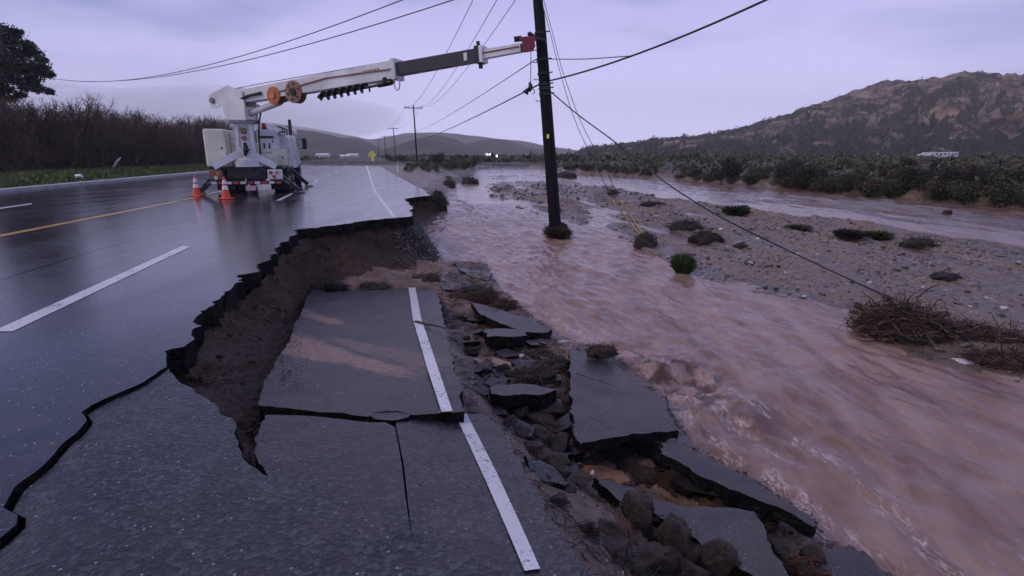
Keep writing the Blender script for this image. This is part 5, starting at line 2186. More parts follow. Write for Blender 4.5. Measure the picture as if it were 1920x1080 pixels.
bp_ = gp(1764, 152)
mb = MB()
th_ = np.linspace(0, 2 * math.pi, 25)[:-1]
V_ = [bp_ + [math.cos(t_) * 16 * k_, math.sin(t_) * 9 * k_, z_] for k_, z_ in ((1.0, -.6), (.8, .7), (.6, 1.0)) for t_ in th_]
mb.add(V_, [(r_ * 24 + k_, r_ * 24 + (k_ + 1) % 24, (r_ + 1) * 24 + (k_ + 1) % 24, (r_ + 1) * 24 + k_) for r_ in (0, 1) for k_ in range(24)] + [tuple(range(48, 72))])
o = mb.build('terrain', M['mudwash'], None, smooth=False)
tag(o, kind='structure')
shed(bp_ + [0.6, 0, 1.0], 6.4, 2.3, 1.35, 'long white trailer standing below the hill at the right', 6, 'trailer', False)
shed(gp(606, 480) + [0, 0, .5], 11, 6, 2.6, 'far white shed left of the road end, behind the truck mirror', 3)
shed(gp(648, 500) + [0, 0, .4], 9, 6, 2.0, 'far white shed left half of the row near the road end', 3)
shed(gp(662, 520) + [0, 0, .3], 10, 6, 1.8, 'far pale shed right half of the row near the road end', 3)

# ================================================================== trees and shrubs


def stick_soup(segs, sides=3):
    """segs: (n, 8) array of a(3), b(3), ra, rb -> vertices, quads"""
    S = np.asarray(segs, float)
    a, b, ra, rb = S[:, 0:3], S[:, 3:6], S[:, 6:7], S[:, 7:8]
    d = b - a
    d /= np.linalg.norm(d, axis=1)[:, None] + 1e-9
    up = np.where(np.abs(d[:, 2:3]) > .9, np.array([[1., 0, 0]]), np.array([[0, 0, 1.]]))
    s_ = np.cross(d, up)
    s_ /= np.linalg.norm(s_, axis=1)[:, None] + 1e-9
    t_ = np.cross(d, s_)
    ring = []
    for k in range(sides):
        th = 2 * math.pi * k / sides
        ring.append(math.cos(th) * s_ + math.sin(th) * t_)
    V = np.concatenate([np.stack([a + ra * q for q in ring], 1), np.stack([b + rb * q for q in ring], 1)], 1)
    n = len(S)
    V = V.reshape(-1, 3)
    base = np.arange(n)[:, None, None] * (2 * sides)
    q = np.array([[k, (k + 1) % sides, sides + (k + 1) % sides, sides + k] for k in range(sides)])[None]
    return V, (base + q).reshape(-1, 4)


def bare_tree_segs(seed, hgt, spread=0.5, trunks=1, lean=0.1, gen=5):
    rng = np.random.default_rng(seed)
    big, small = [], []

    def grow(p, d, L, r, g):
        n = 3 if g < 3 else 2
        for i in range(n):
            d2 = d + rng.normal(size=3) * (.16 + .05 * g)
            d2[2] += .05
            d2 /= np.linalg.norm(d2)
            q = p + d2 * L / n
            r2 = r * (.86 if g < 3 else .8)
            (big if g < 2 else small).append(np.r_[p, q, r, r2])
            p, d, r = q, d2, r2
            if g < gen and (g > 0 or i > 0):
                for _ in range(1 if g < 1 else 2):
                    if rng.random() < .85:
                        a = rng.normal(size=3)
                        a -= d * (a @ d)
                        a /= np.linalg.norm(a)
                        dd = d * .75 + a * (.55 + spread * rng.random())
                        dd[2] += .12
                        dd /= np.linalg.norm(dd)
                        grow(p, dd, L * (.52 + .22 * rng.random()), max(.008, r * .55), g + 1)
        if g < gen:
            grow(p, d, L * .6, r, g + 1)
    for k in range(trunks):
        d = np.array([rng.normal() * lean, rng.normal() * lean, 1.0])
        p = np.array([rng.normal() * .12 * (trunks > 1), rng.normal() * .12 * (trunks > 1), -.1])
        grow(p, d / np.linalg.norm(d), hgt * .40, .02 * hgt + .02, 0)
    return np.array(big), np.array(small)


HGT = {}


def tree_proto(name, seed, hgt, twig='twig', **kw):
    big, small = bare_tree_segs(seed, hgt, **kw)
    e = empty(name, (0, 0, 0))
    V, Q = stick_soup(big, 6)
    soup('trunk', V, Q, M['bark'], e)
    V, Q = stick_soup(small, 3)
    soup('crown', V, Q, M[twig], e)
    HGT[e.name] = float(max(big[:, 5].max(), small[:, 5].max()))
    return reg(e)


protos = [tree_proto('bare_tree', 3, 6.0, gen=4, spread=.5), tree_proto('bare_tree', 14, 6.0, gen=4, spread=.8, trunks=2), tree_proto('bare_tree', 25, 5.0, 'twig_red', gen=4, spread=.6, trunks=3, lean=.25),
          tree_proto('bare_tree', 36, 5.0, 'twig_red', gen=4, spread=.7, trunks=4, lean=.35)]
print('tree tris', [[len(c.data.polygons) for c in p.children] for p in protos])
HP = [HGT[p_.name] for p_ in protos]
used = set()


def place(pr, loc, sc_, rz, label, cat, group=None):
    if pr.name not in used:
        used.add(pr.name)
        o = pr
    else:
        o = copy_tree(pr)
    o.location = [float(q) for q in loc]
    o.rotation_euler = (0, 0, rz)
    o.scale = (sc_, sc_, sc_)
    tag(o, label, cat, group)
    return o


def thline(Y, off):
    return kerb_x(Y) - off


def up_h(u, v, Y):
    return CAM_H + (295 - v) / 1029.6 * Y


rng = np.random.default_rng(5)
# the four trees that stand out
for (u, v, Y, k, lab) in ((78, 186, 42, 1, 'bare tree with spreading crown directly under the pine branch tip'), (30, 205, 41, 0, 'bare tree nearest the left edge below the pine'), (186, 208, 48, 0, 'slim bare tree between the forked tree and the round headed one'), (250, 232, 55, 3, 'low reddish tree between the round headed tree and the upswept one'), (340, 240, 68, 2, 'reddish brush tree right of the upswept one'), (375, 246, 76, 3, 'last reddish tree before the truck cabinet'), (128, 172, 43, 0, 'tallest bare tree of the thicket, just right of the dark pine'), (160, 188, 45, 1, 'bare forked tree leaning right beside the tallest bare tree'), (216, 222, 52, 1, 'round headed bare tree in the middle of the thicket'), (297, 230, 62, 2, 'reddish bare tree with upswept branches near the truck')):
    g_ = gp(u, Y)
    place(protos[k], g_, (up_h(u, v, Y) - g_[2]) / HP[k], rng.random() * 6, lab, 'tree', 'bare trees of the roadside thicket')
thk = []
for i in range(84):
    Y = 35 + 75 * (i / 84) ** 1.25 + rng.uniform(-1, 1)
    x = thline(Y, rng.uniform(9.5, 17))
    u = 960 + x / Y * 1029.6
    top = np.interp(u, [0, 100, 200, 260, 330, 420, 500], [204, 216, 230, 238, 246, 251, 256]) + rng.uniform(-34, 16)
    z0 = float(H(np.array([x]), np.array([Y]))[0])
    k = int(rng.choice([0, 1, 2, 3], p=[.2, .25, .25, .3] if u < 200 else [.05, .15, .4, .4]))
    red = k >= 2
    thk.append((place(protos[k], (x, Y, z0), max(.35, (up_h(u, top, Y) - z0) / HP[k]), rng.random() * 6,
          'reddish bare shrub tree packed into the thicket behind the grass verge' if red else 'dark bare tree packed into the thicket behind the grass verge', 'tree', 'reddish shrub trees of the thicket' if red else 'dark bare trees of the thicket'), u, 0, 1, red))

# brush filling the thicket
n = 42000
Yb = 34 + 82 * rng.random(n) ** 1.3
off = 9 + 9 * rng.random(n)
xb = kerb_x(Yb) - off
ub = 960 + xb / Yb * 1029.6
topz = np.interp(ub, [0, 100, 200, 300, 420], [2.4, 2.3, 2.3, 2.6, 2.9]) * (0.75 + 0.65 * fbm(xb * .3, Yb * .3, 3))
zb = .2 + np.clip(topz, 1, 9) * rng.random(n) ** .8
d = rng.normal(size=(n, 3)) * [.5, .5, .4] + [0, 0, .7]
d /= np.linalg.norm(d, axis=1)[:, None]
ctr = np.stack([xb, Yb, zb], 1)
L_b = rng.uniform(.25, .8, (n, 1))
V, Q = stick_soup(np.hstack([ctr, ctr + d * L_b, rng.uniform(.012, .030, (n, 1)), np.full((n, 1), .006)]), 3)
o = soup('thicket_brush', V, Q, M['twig'], None, org=(-40, 60, 0))
tag(o, 'dense brown leafless brush filling the roadside thicket', 'brush', kind='stuff')
# a low dark understory
n = 9000
Yb = 33 + 84 * rng.random(n) ** 1.2
xb = kerb_x(Yb) - (10 + 8 * rng.random(n))
ctr = np.stack([xb, Yb, .15 + 1.9 * rng.random(n)], 1)
V, Fq = tris_leaf(ctr, .33, rng)
o = soup('thicket_undergrowth', V, Fq, M['leaf_red'], None, org=(-40, 60, 0))
tag(o, 'low dark undergrowth at the foot of the thicket', 'undergrowth', kind='stuff')


def shrub_proto(name, seed, mat, n=900, leaf=.07, flat=.8, clumps=9):
    """a unit sized bush (about 1 m high, 1.3 m wide): leaves in clumps, with stems"""
    rg = np.random.default_rng(seed)
    e = empty(name, (0, 0, 0))
    cc = np.stack([rg.normal(0, .28, clumps), rg.normal(0, .28, clumps), .25 + .45 * rg.random(clumps)], 1)
    rr_ = .16 + .18 * rg.random(clumps)
    w = rr_ ** 2 / (rr_ ** 2).sum()
    k = rg.choice(clumps, n, p=w)
    dd = rg.normal(size=(n, 3))
    dd /= np.linalg.norm(dd, axis=1)[:, None]
    ctr = cc[k] + dd * rr_[k][:, None] * (rg.random((n, 1)) ** .35) * [1.25, 1.25, 1.0]
    ctr[:, 2] = np.abs(ctr[:, 2]) + .02
    V, Fq = tris_leaf(ctr, leaf, rg)
    soup('foliage', V, Fq, M[mat], e)
    seg = []
    for c_ in cc:
        b_ = np.array([c_[0] * .3, c_[1] * .3, -.05])
        seg.append(np.r_[b_, c_, .018, .008])
    V, Q = stick_soup(seg, 4)
    soup('stem', V, Q, M['bark'], e)
    return reg(e)


SH = {'dark': [shrub_proto('shrub', s_, 'leaf_dark', 1300, .055) for s_ in (1, 2, 3)],
      'olive': [shrub_proto('shrub', s_, 'leaf_olive', 1200, .055) for s_ in (4, 5, 6)],
      'red': [shrub_proto('shrub', s_, 'leaf_red', 1100, .05) for s_ in (7, 8)],
      'tan': [shrub_proto('shrub', s_, 'leaf_tan', 800, .05) for s_ in (9,)]}

LBL = {'dark': 'dark green scrub bush on the far bank between river and hill', 'olive': 'olive scrub bush on the far bank between river and hill',
       'red': 'red brown scrub bush on the far bank between river and hill', 'tan': 'dry tan scrub bush on the far bank between river and hill'}
cnt = 0
bank = []
for i in range(330):
    u = rng.uniform(1045, 1990)
    vb = np.interp(u, [1040, 1250, 1400, 1600, 1800, 1920, 2100], [318, 336, 350, 366, 381, 392, 412])
    t_ = rng.random() ** 1.25
    v = 305 + (vb - 1.5 - 305) * (1 - t_) if i > 60 else vb - rng.uniform(1, 5)
    g_ = PG(u, v)
    if g_[1] > 400 or (i > 110 and fbm(g_[0] * .16, g_[1] * .16, 2) < -.05):
        continue
    pk = [.22, .48, .12, .18] if u < 1440 else [.55, .33, .08, .04]
    kd = rng.choice(['dark', 'olive', 'red', 'tan'], p=pk)
    s_ = rng.uniform(.45, 1.15) * np.interp(u, [1040, 1400, 1480, 1700, 1950], [.7, .7, 1.0, .95, .95]) * np.interp(g_[1], [20, 60, 150], [1, 1.15, 1.5])
    kk = (g_[0], g_[1])
    bank.append((place(SH[kd][int(rng.integers(len(SH[kd])))], g_ - [0, 0, .05], s_, rng.random() * 6, LBL[kd], 'bush', 'scrub bushes of the far bank'), u, v, s_, kd, t_))
    cnt += 1
for (u, v, hh, kd, lab) in ((1364, 345, 44, 'dark', 'tall round green bush standing alone on the far bank edge, below the hill saddle'), (1480, 352, 34, 'dark', 'very dark bush on the far bank where the dense scrub begins'), (1520, 352, 40, 'dark', 'wide dark bush right of the very dark bush on the far bank'), (1412, 333, 22, 'olive', 'small olive bush between the round green bush and the very dark bush')):
    g_ = PG(u, v)
    s_ = hh * g_[1] / 1029 / .85
    place(SH[kd][0], g_ - [0, 0, .05], s_, rng.random() * 6, lab, 'bush')
# shoulder scrub right of the far road
for (u, v, hh, kd, lab) in ((822, 322, 26, 'red', 'round dark red bush right of the nearest crossarm pole'), (868, 326, 24, 'olive', 'olive bush at the river mouth left of the brown water'), (845, 331, 20, 'olive', 'olive bush between the red bush and the river mouth'), (884, 322, 20, 'dark', 'dark bush at the river mouth against the brown water'), (795, 328, 18, 'olive', 'low olive bush at the foot of the nearest crossarm pole'), (765, 318, 14, 'olive', 'low bush right of the white delineator post'), (730, 308, 14, 'red', 'dark red brush at the foot of the second crossarm pole'), (752, 309, 12, 'dark', 'dark brush left of the nearest crossarm pole')):
    Y = {822: 80, 868: 62, 845: 58, 884: 75, 795: 58, 765: 52, 730: 120, 752: 110}[u]
    g_ = gp(u, Y)
    g_[2] = max(g_[2], -.3)
    s_ = hh * Y / 1029 / .85
    o = place(SH[kd][1], g_ - [0, 0, .05], s_, rng.random() * 6, lab, 'bush')
shd = []
for i in range(46):
    Y = rng.uniform(32, 130)
    x = redge_x(Y) + rng.uniform(3.5, 9 + .06 * Y)
    z0 = float(H(np.array([x]), np.array([Y]))[0])
    if z0 < zw(Y) + .1:
        continue
    kd = rng.choice(['olive', 'tan', 'red'], p=[.5, .3, .2])
    s_ = rng.uniform(.5, 1.0)
    shd.append((place(SH[kd][0], (x, Y, z0 - .05), s_, rng.random() * 6, 'x', 'bush', 'scrub between the right shoulder and the river'), 960 + x / Y * 1029.6, s_, kd, Y))

# far scrub on the plain and on the rocky hill
n = 16000
Yb = 110 + 560 * rng.random(n) ** 1.3
ub = rng.uniform(560, 2000, n)
xb = (ub - 960) / 1029.6 * Yb
ok = ((xb > redge_x(Yb) + 6) | (xb < kerb_x(Yb) - 4)) & ~((ub > 1700) & (ub < 1830) & (Yb < 163))
Yb, xb = Yb[ok], xb[ok]
zb = H(xb, Yb) + rng.random(len(xb)) * 1.7 * (.6 + .4 * fbm(xb * .05, Yb * .05, 3))
V, Fq = tris_leaf(np.stack([xb, Yb, zb], 1), .95, rng)
o = soup('plain_scrub', V, Fq, M['leaf_olive'], None, org=(0, 300, 0))
tag(o, 'far low scrub covering the valley plain', 'scrub', kind='stuff')
n = 10000
Yb = 20 + 95 * rng.random(n) ** 1.2
xb = rng.uniform(1, 75, n) * Yb / 60
ok = inside(xb, Yb, FAR_POLY)
Yb, xb = Yb[ok], xb[ok]
ok = poly_dist(xb, Yb, FARB) > .6
Yb, xb = Yb[ok], xb[ok]
zb = H(xb, Yb) + rng.random(len(xb)) ** 1.5 * .5 * (1 + .5 * fbm(xb * .15, Yb * .15, 3)) * (1 + Yb / 80)
V, Fq = tris_leaf(np.stack([xb, Yb, zb], 1), .26, rng)
o = soup('bank_scrub', V, Fq, M['leaf_olive'], None, org=(30, 60, 0))
tag(o, 'low olive ground scrub between the bushes of the far bank', 'scrub', kind='stuff')
X, Yg, Z = RH
gyx, gyy = np.gradient(Z)
k = rng.integers(0, X.size, 30000)
xs_, ys_, zs_ = X.ravel()[k] + rng.uniform(-1.5, 1.5, len(k)), Yg.ravel()[k], Z.ravel()[k]
dens = 0.55 + .6 * fbm(xs_ * .02, ys_ * .02, 4) - zs_ / 110
ok = (rng.random(len(k)) < np.clip(dens, .02, 1)) & (zs_ > -.5) & (ys_ < 460)
xs_, ys_, zs_ = xs_[ok], ys_[ok], zs_[ok]
m_ = len(xs_)
base = np.repeat(np.stack([xs_, ys_, zs_], 1), 6, 0)
sz = np.repeat(rng.uniform(.5, 1.5, m_), 6)[:, None]
dd = rng.normal(size=base.shape) * [.8, .8, .55]
base = base + dd * sz + [0, 0, .6]
V, Fq = tris_leaf(base, 1.0, rng)
o = soup('hill_scrub', V, Fq, M['leaf_dark'], None, org=(250, 350, 0))
tag(o, 'dark chaparral dotted over the rocky hill', 'scrub', kind='stuff')
print('hill scrub', m_)

# dark pine at the left edge
px0 = gp(2, 50)
pine = empty('pine_tree', px0)
tag(pine, 'tall dark pine with a rounded crown cut by the left edge of the view', 'tree')
S_ = 50 / 1029.6
seg = []
tp = [px0 + [0, 0, -.2], PY(3, 225, 50), PY(2, 150, 50.1), PY(6, 90, 50), PY(2, 45, 50)]
rad = [.34, .30, .24, .15, .05]
for i in range(4):
    seg.append(np.r_[tp[i], tp[i + 1], rad[i], rad[i + 1]])
V, Q = stick_soup(seg, 10)
soup('trunk', V, Q, M['bark'], pine, org=px0)
rg = np.random.default_rng(77)
cl_ = [(u, v, r_) for u, v, r_ in [(5, 58, 16), (20, 75, 20), (-10, 80, 26), (38, 100, 17), (62, 98, 13), (70, 125, 15), (45, 128, 20), (10, 115, 26), (-20, 120, 30), (85, 138, 11), (60, 148, 15), (25, 150, 14), (92, 172, 7), (70, 166, 11), (48, 162, 12), (-30, 160, 22), (4, 140, 18), (30, 60, 9), (52, 84, 9), (78, 112, 8), (96, 140, 5), (15, 168, 9), (-60, 110, 30), (-50, 75, 22), (20, 185, 9), (-8, 180, 18), (38, 178, 8), (-30, 195, 20)]]
ctrs = []
bseg = []
for u, v, r_ in cl_:
    Yc = 50 + rg.uniform(-2.2, 2.2)
    c_ = PY(u, v, Yc)
    R_ = r_ * S_
    nn_ = int(620 * r_ / 12)
    dd = rg.normal(size=(nn_, 3))
    dd /= np.linalg.norm(dd, axis=1)[:, None]
    ctrs.append(c_ + dd * R_ * rg.random((nn_, 1)) ** .6 * [1.15, 1.1, .72] * (1 + .28 * rg.normal(size=(nn_, 1))))
    j = tp[2] + (tp[4] - tp[2]) * np.clip((150 - v) / 110, 0, .95)
    bseg.append(np.r_[j, c_, .07, .03])
V, Fq = tris_leaf(np.vstack(ctrs), .15, rg)
soup('foliage', V, Fq, M['pine'], pine, org=px0)
bseg.append(np.r_[PY(3, 175, 50), PY(50, 172, 49.5), .06, .03])
bseg.append(np.r_[PY(50, 172, 49.5), PY(92, 172, 49.2), .03, .012])
V, Q = stick_soup(bseg, 5)
soup('branch', V, Q, M['bark'], pine, org=px0)

# white odds on the verge
b_ = gp(141, 30)
mb = MB()
mb.tube([b_ + [-.16, 0, .12], b_ + [.14, .03, .14]], [.11, .12], 14)
o = mb.build('white_barrel', M['reflect_white'], None, smooth=False)
tag(o, 'small white container lying on the grass verge', 'container')
g0 = gp(208, 47)
mb = MB()
mb.tube([g0 + [0, 0, .1], g0 + [.5, 0, .75], g0 + [.75, .1, 1.0]], [.07, .09, .05], 8)
o = mb.build('white_pipe', M['reflect_white'], None)
tag(o, 'white tilted pipe sticking out of the thicket edge', 'pipe')

# grass on the verge
n = 26000
Yb = 14 + 80 * rng.random(n) ** 1.7
dk = .5 + 9.5 * rng.random(n) ** .9
xb = kerb_x(Yb) - dk
zb = H(xb, Yb)
ctr = np.stack([xb, Yb, zb], 1)
tip = ctr + rng.normal(size=(n, 3)) * [.06, .06, .03] + np.stack([np.zeros(n), np.zeros(n), rng.uniform(.10, .26, n)], 1)
wv = rng.normal(size=(n, 3)) * [.045, .045, 0]
V = np.stack([ctr - wv, ctr + wv, tip], 1).reshape(-1, 3)
o = soup('verge_grass', V, np.arange(3 * n).reshape(n, 3), M['grass_blade'], None, org=(-25, 40, 0))
tag(o, 'short green grass of the left verge', 'grass', kind='stuff')

# ================================================================== stones


def rock_mesh(seed, sub=4, rough=.13, cuts=11):
    rg = np.random.default_rng(seed)
    bm = bmesh.new()
    bmesh.ops.create_icosphere(bm, subdivisions=sub, radius=1.0)
    N = rg.normal(size=(cuts, 3))
    N /= np.linalg.norm(N, axis=1)[:, None]
    hh = rg.uniform(.46, .80, cuts)
    co = np.array([v.co for v in bm.verts])
    co /= np.linalg.norm(co, axis=1)[:, None]
    dots = co @ N.T
    r_ = np.where(dots > .05, hh[None] / np.maximum(dots, .05), 9).min(1)
    r_ = np.minimum(r_, 1.15)
    nz = fbm(co[:, 0] * 1.6 + seed, co[:, 1] * 1.6 + co[:, 2] * 1.3, 4)
    r_ = r_ * (1 + rough * nz + rough * .42 * fbm(co[:, 0] * 5 + seed, co[:, 1] * 5 + co[:, 2] * 4, 4, .6))
    co = co * r_[:, None]
    me = bpy.data.meshes.new('stone')
    fs = [[v.index for v in f.verts] for f in bm.faces]
    bm.free()
    me.from_pydata(co.tolist(), [], fs)
    me.polygons.foreach_set('use_smooth', [True] * len(me.polygons))
    me.materials.append(M['boulder'])
    me.update()
    return me


RM = [rock_mesh(s_) for s_ in range(8)]
RS = [rock_mesh(60 + s_, 2, .16, 9) for s_ in range(8)]
for me_ in RS:
    me_.polygons.foreach_set('use_smooth', [False] * len(me_.polygons))
RM2 = [rock_mesh(30 + s_, 2, .06, 10) for s_ in range(6)]
for me_ in RM2:
    me_.materials.clear()
    me_.materials.append(M['cobble'])


def rock(me, loc, size, label, group=None, name='boulder', cat='boulder', rot=None, mat=None):
    o = bpy.data.objects.new(name, me)
    col.objects.link(o)
    o.location = [float(q) for q in loc]
    o.scale = size
    o.rotation_euler = rot if rot is not None else (rng.uniform(-.4, .4), rng.uniform(-.4, .4), rng.random() * 6)
    tag(o, label, cat, group)
    return o


def at_h(u, v, hgt):
    """ground under (u, v) raised by hgt"""
    return PG(u, v) + np.array([0, 0, hgt])


BIG = [(1200, 956, 32, 28, 0, 'rough grey boulder resting on the broad slab, top of the boulder heap', -.93),
       (1258, 998, 42, 42, 1, 'large reddish boulder in the middle of the boulder heap', -.98),
       (1134, 1002, 42, 30, 2, 'angular boulder at the left of the heap with a split face', -.93),
       (1147, 1054, 50, 42, 3, 'squarish brown boulder at the bottom left of the heap', -.87),
       (1231, 1052, 34, 30, 4, 'small round boulder under the large reddish one', -.90),
       (1342, 1052, 36, 30, 5, 'dark round boulder at the bottom, half under the broad slab edge', -1.0),
       (1290, 1075, 30, 24, 6, 'partly hidden boulder at the bottom edge between two rounder ones', -.98),
       (1188, 1085, 30, 26, 7, 'boulder cut by the bottom edge below the squarish one', -.88),
       (1078, 903, 28, 14, 2, 'flat dark rock above the mud pool beside the white litter', -.98),
       (1478, 1038, 34, 26, 4, 'dark wet rock between the broad slab and the corner fragment', -1.22),
       (1516, 1045, 24, 20, 5, 'black wedge of rock right of the dark wet rock', -1.24),
       (1085, 1010, 22, 26, 6, 'dark rock jammed against the foreground slab edge', -.92)]
for (u, v, wpx, hpx, k, lab, z_) in BIG:
    p_ = P(u, v, z_)
    dist = np.linalg.norm(p_ - np.array([0, 0, CAM_H])) * math.cos(math.atan(math.hypot(u - 960, v - 540) / 1000))
    s_ = wpx * dist / 1000 * 1.12
    s2_ = hpx * dist / 1000 * 1.12
    rock(RM[k], p_, (s_, s_ * .85, s2_), lab, 'boulders heaped beside the broken slabs', rot=(rng.uniform(-.2, .2), rng.uniform(-.2, .2), rng.random() * .6))

# heap filling
heap = []
while len(heap) < 46:
    u, v = rng.uniform(1060, 1400), rng.uniform(945, 1090)
    if v < 940 + abs(u - 1200) * .25 or (u > 1290 and v < 1010 + (u - 1290) * .45):
        continue
    p_ = P(u, v, rng.uniform(-1.16, -1.02))
    s_ = rng.uniform(.03, .075)
    heap.append((rock(RM[int(rng.integers(8))], p_, (s_ * 1.3, s_, s_ * .8), 'x', 'small stones of the boulder heap', 'stone', 'stone'), u, v, s_))
# stones in the rubble strip
poly = [(872, 600), (900, 590), (1010, 640), (1062, 665), (1072, 820), (1120, 880), (1200, 905), (1250, 860), (1300, 900), (1400, 950), (1440, 980), (1300, 940), (1150, 900), (1095, 905), (1060, 960), (1040, 940), (990, 840), (935, 780), (880, 760), (868, 700)]
lab = ('brown angular stone among the rubble beside the dropped slabs', 'brown stones in the rubble strip')
placed = 0
rubble = []
while placed < 125:
    u, v = rng.uniform(865, 1440), rng.uniform(590, 985)
    if not inside(np.array([u]), np.array([v]), [np.array(q) for q in poly])[0]:
        continue
    dense = 1.0 if (940 < u < 1075 and v > 740) else .35
    if rng.random() > dense:
        continue
    g_ = PG(u, v)
    s_ = rng.uniform(.02, .055) * (1.5 if (950 < u < 1075 and 745 < v < 900) else 1)
    rubble.append((rock(RS[int(rng.integers(8))], g_ + [0, 0, s_ * .3], (s_ * rng.uniform(.9, 1.7), s_ * 1.1, s_ * .75), lab[0], lab[1], 'stone', 'stone'), u, v, s_))
    placed += 1
for (u, v, s_) in ((1015, 800, .13), (1050, 745, .09), (955, 800, .09), (1040, 880, .11), (1000, 850, .09), (975, 785, .15), (1030, 775, .13), (1010, 830, .12), (1045, 850, .14), (985, 820, .10), (1020, 870, .10), (960, 760, .09), (1060, 815, .10), (1005, 755, .10), (1140, 855, .13), (1205, 900, .13), (1260, 905, .11), (1180, 880, .10), (940, 695, .08), (1000, 690, .09)):
    rubble.append((rock(RM[int(rng.integers(8))], PG(u, v) + [0, 0, s_ * .35], (s_ * 1.2, s_, s_ * .72), 'x', 'larger flat rocks in the rubble', 'stone', 'stone'), u, v, s_))

# small broken pieces of asphalt in the strip
frag = []
while len(frag) < 44:
    u, v = rng.uniform(865, 1440), rng.uniform(560, 985)
    if not inside(np.array([u]), np.array([v]), [np.array(q) for q in poly])[0]:
        continue
    g_ = PG(u, v)
    r_ = rng.uniform(.05, .16)
    th_ = np.sort(rng.random(int(rng.integers(5, 8))) * 2 * math.pi)
    if np.max(np.diff(np.r_[th_, th_[0] + 2 * math.pi])) > 2.4:
        continue
    rr_ = r_ * rng.uniform(.65, 1.1, len(th_))
    tx, ty = rng.normal() * .22, rng.normal() * .22
    z0_ = g_[2] + .05
    pts = [np.array([g_[0] + q * math.cos(t_) * 1.25, g_[1] + q * math.sin(t_), z0_ + q * math.cos(t_) * tx + q * math.sin(t_) * ty]) for q, t_ in zip(rr_, th_)]
    zf_ = lambda x, y, g=g_, tx=tx, ty=ty, z0=z0_: z0 + (x - g[0]) * tx * .8 + (y - g[1]) * ty
    o = plate('asphalt_fragment', jag(pts, .010, .03, 200 + len(frag), closed=True), zf_, rng.uniform(.05, .09), SLM, None, spacing=.05, relief=.004, org=tuple(g_), seed=len(frag))
    tag(o, 'x', 'asphalt fragment', 'small asphalt fragments in the rubble')
    frag.append((o, u, v, r_))
# litter of twigs on the mud
n = 5200
xs_ = rng.uniform(-2, 3.4, n * 6)
ys_ = rng.uniform(1.6, 13, n * 6)
hh = H(xs_, ys_)
ok = (hh > zw(ys_) - .01) & inside(xs_, ys_, BANK_POLY) & (xs_ > np.interp(ys_, _sy, _sx) + .03) & (fbm(xs_ * 2.2, ys_ * 2.2, 3) > -.05)
pts = np.stack([xs_[ok], ys_[ok], hh[ok] + .012], 1)[:n]
d = rng.normal(size=(len(pts), 3)) * [1, 1, .16]
d /= np.linalg.norm(d, axis=1)[:, None]
l_ = rng.uniform(.02, .12, (len(pts), 1))
V, Q = stick_soup(np.hstack([pts - d * l_, pts + d * l_, rng.uniform(.0015, .004, (len(pts), 1)), np.full((len(pts), 1), .001)]), 3)
o = soup('twig_litter', V, Q, M['sticks'], None, org=(0, 5, -1))
tag(o, 'twigs and plant litter strewn over the mud of the rubble strip', 'litter', kind='stuff')

# gravel slope at the corner of the hole
n = 1500
V_, F_ = [], []
ico = rock_mesh(99, 1, .1, 9)
iv = np.array([v.co for v in ico.vertices])
iff = np.array([list(p.vertices) for p in ico.polygons])


def pebbles(name, pts, sizes, label, mat='cobble'):
    n = len(pts)
    rg = np.random.default_rng(3)
    rz = rg.random(n) * 6.28
    c_, s_ = np.cos(rz), np.sin(rz)
    v = np.repeat(iv[None], n, 0) * np.stack([sizes * rg.uniform(.8, 1.5, n), sizes, sizes * rg.uniform(.45, .8, n)], 1)[:, None, :]
    x = v[..., 0] * c_[:, None] - v[..., 1] * s_[:, None]
    y = v[..., 0] * s_[:, None] + v[..., 1] * c_[:, None]
    V = np.stack([x, y, v[..., 2]], -1) + np.asarray(pts)[:, None, :]
    Fq = (iff[None] + (np.arange(n) * len(iv))[:, None, None]).reshape(-1, 3)
    o = soup(name, V.reshape(-1, 3), Fq, M[mat], None, org=tuple(np.mean(pts, 0)))
    tag(o, label, 'gravel', kind='stuff')
    return o


# gravel of the bar
xs_ = rng.uniform(-3, 17, 60000)
ys_ = rng.uniform(4, 36, 60000)
hh = H(xs_, ys_)
ok = (hh > zw(ys_) + 0.005) & inside(xs_, ys_, BAR) & (fbm(xs_ * .8, ys_ * .35, 3) + rng.uniform(-.5, .5, len(xs_)) > .02)
pts = np.stack([xs_[ok], ys_[ok], hh[ok]], 1)[:9000]
sz = np.random.default_rng(8).pareto(2.6, len(pts)) * .012 + .010
pebbles('bar_gravel', pts + np.array([0, 0, .004]), np.minimum(sz, .07) * (1 + pts[:, 1] / 22), 'wet grey gravel and cobbles scattered over the river bar')
# gravel on the slope at the hole corner and on the mud strip
gp_ = []
for _ in range(2600):
    u, v = rng.uniform(760, 860), rng.uniform(420, 545)
    gp_.append((u, v))
ii = []
Gf = G.reshape(-1, 3)
pj = np.array([proj(q) for q in Gf[::3]])
ok = (pj[:, 0] > 740) & (pj[:, 0] < 845) & (pj[:, 1] > 425) & (pj[:, 1] < 540)
cand = Gf[::3][ok]
cand = cand[rng.integers(0, len(cand), 2600)] + rng.normal(size=(2600, 3)) * .04
pebbles('slope_gravel', cand, rng.uniform(.010, .038, 2600), 'loose gravel on the slumped slope at the back corner of the hole')
ok = (G[..., 0] > -9e9)
gi = rng.integers(6, nr - 1, 5200), rng.integers(2, ns - 2, 5200)
cp_ = G[gi] + rng.normal(size=(5200, 3)) * .03
M['clod'] = simple('earth_clod', (0.10, 0.056, 0.036, 1), .8, 0, .7, 25, .004)
pebbles('earth_clods', cp_, np.random.default_rng(4).pareto(2.4, 5200).clip(0, 3) * .010 + .007, 'crumbly clods and small stones sticking out of the cut earth face', 'clod')
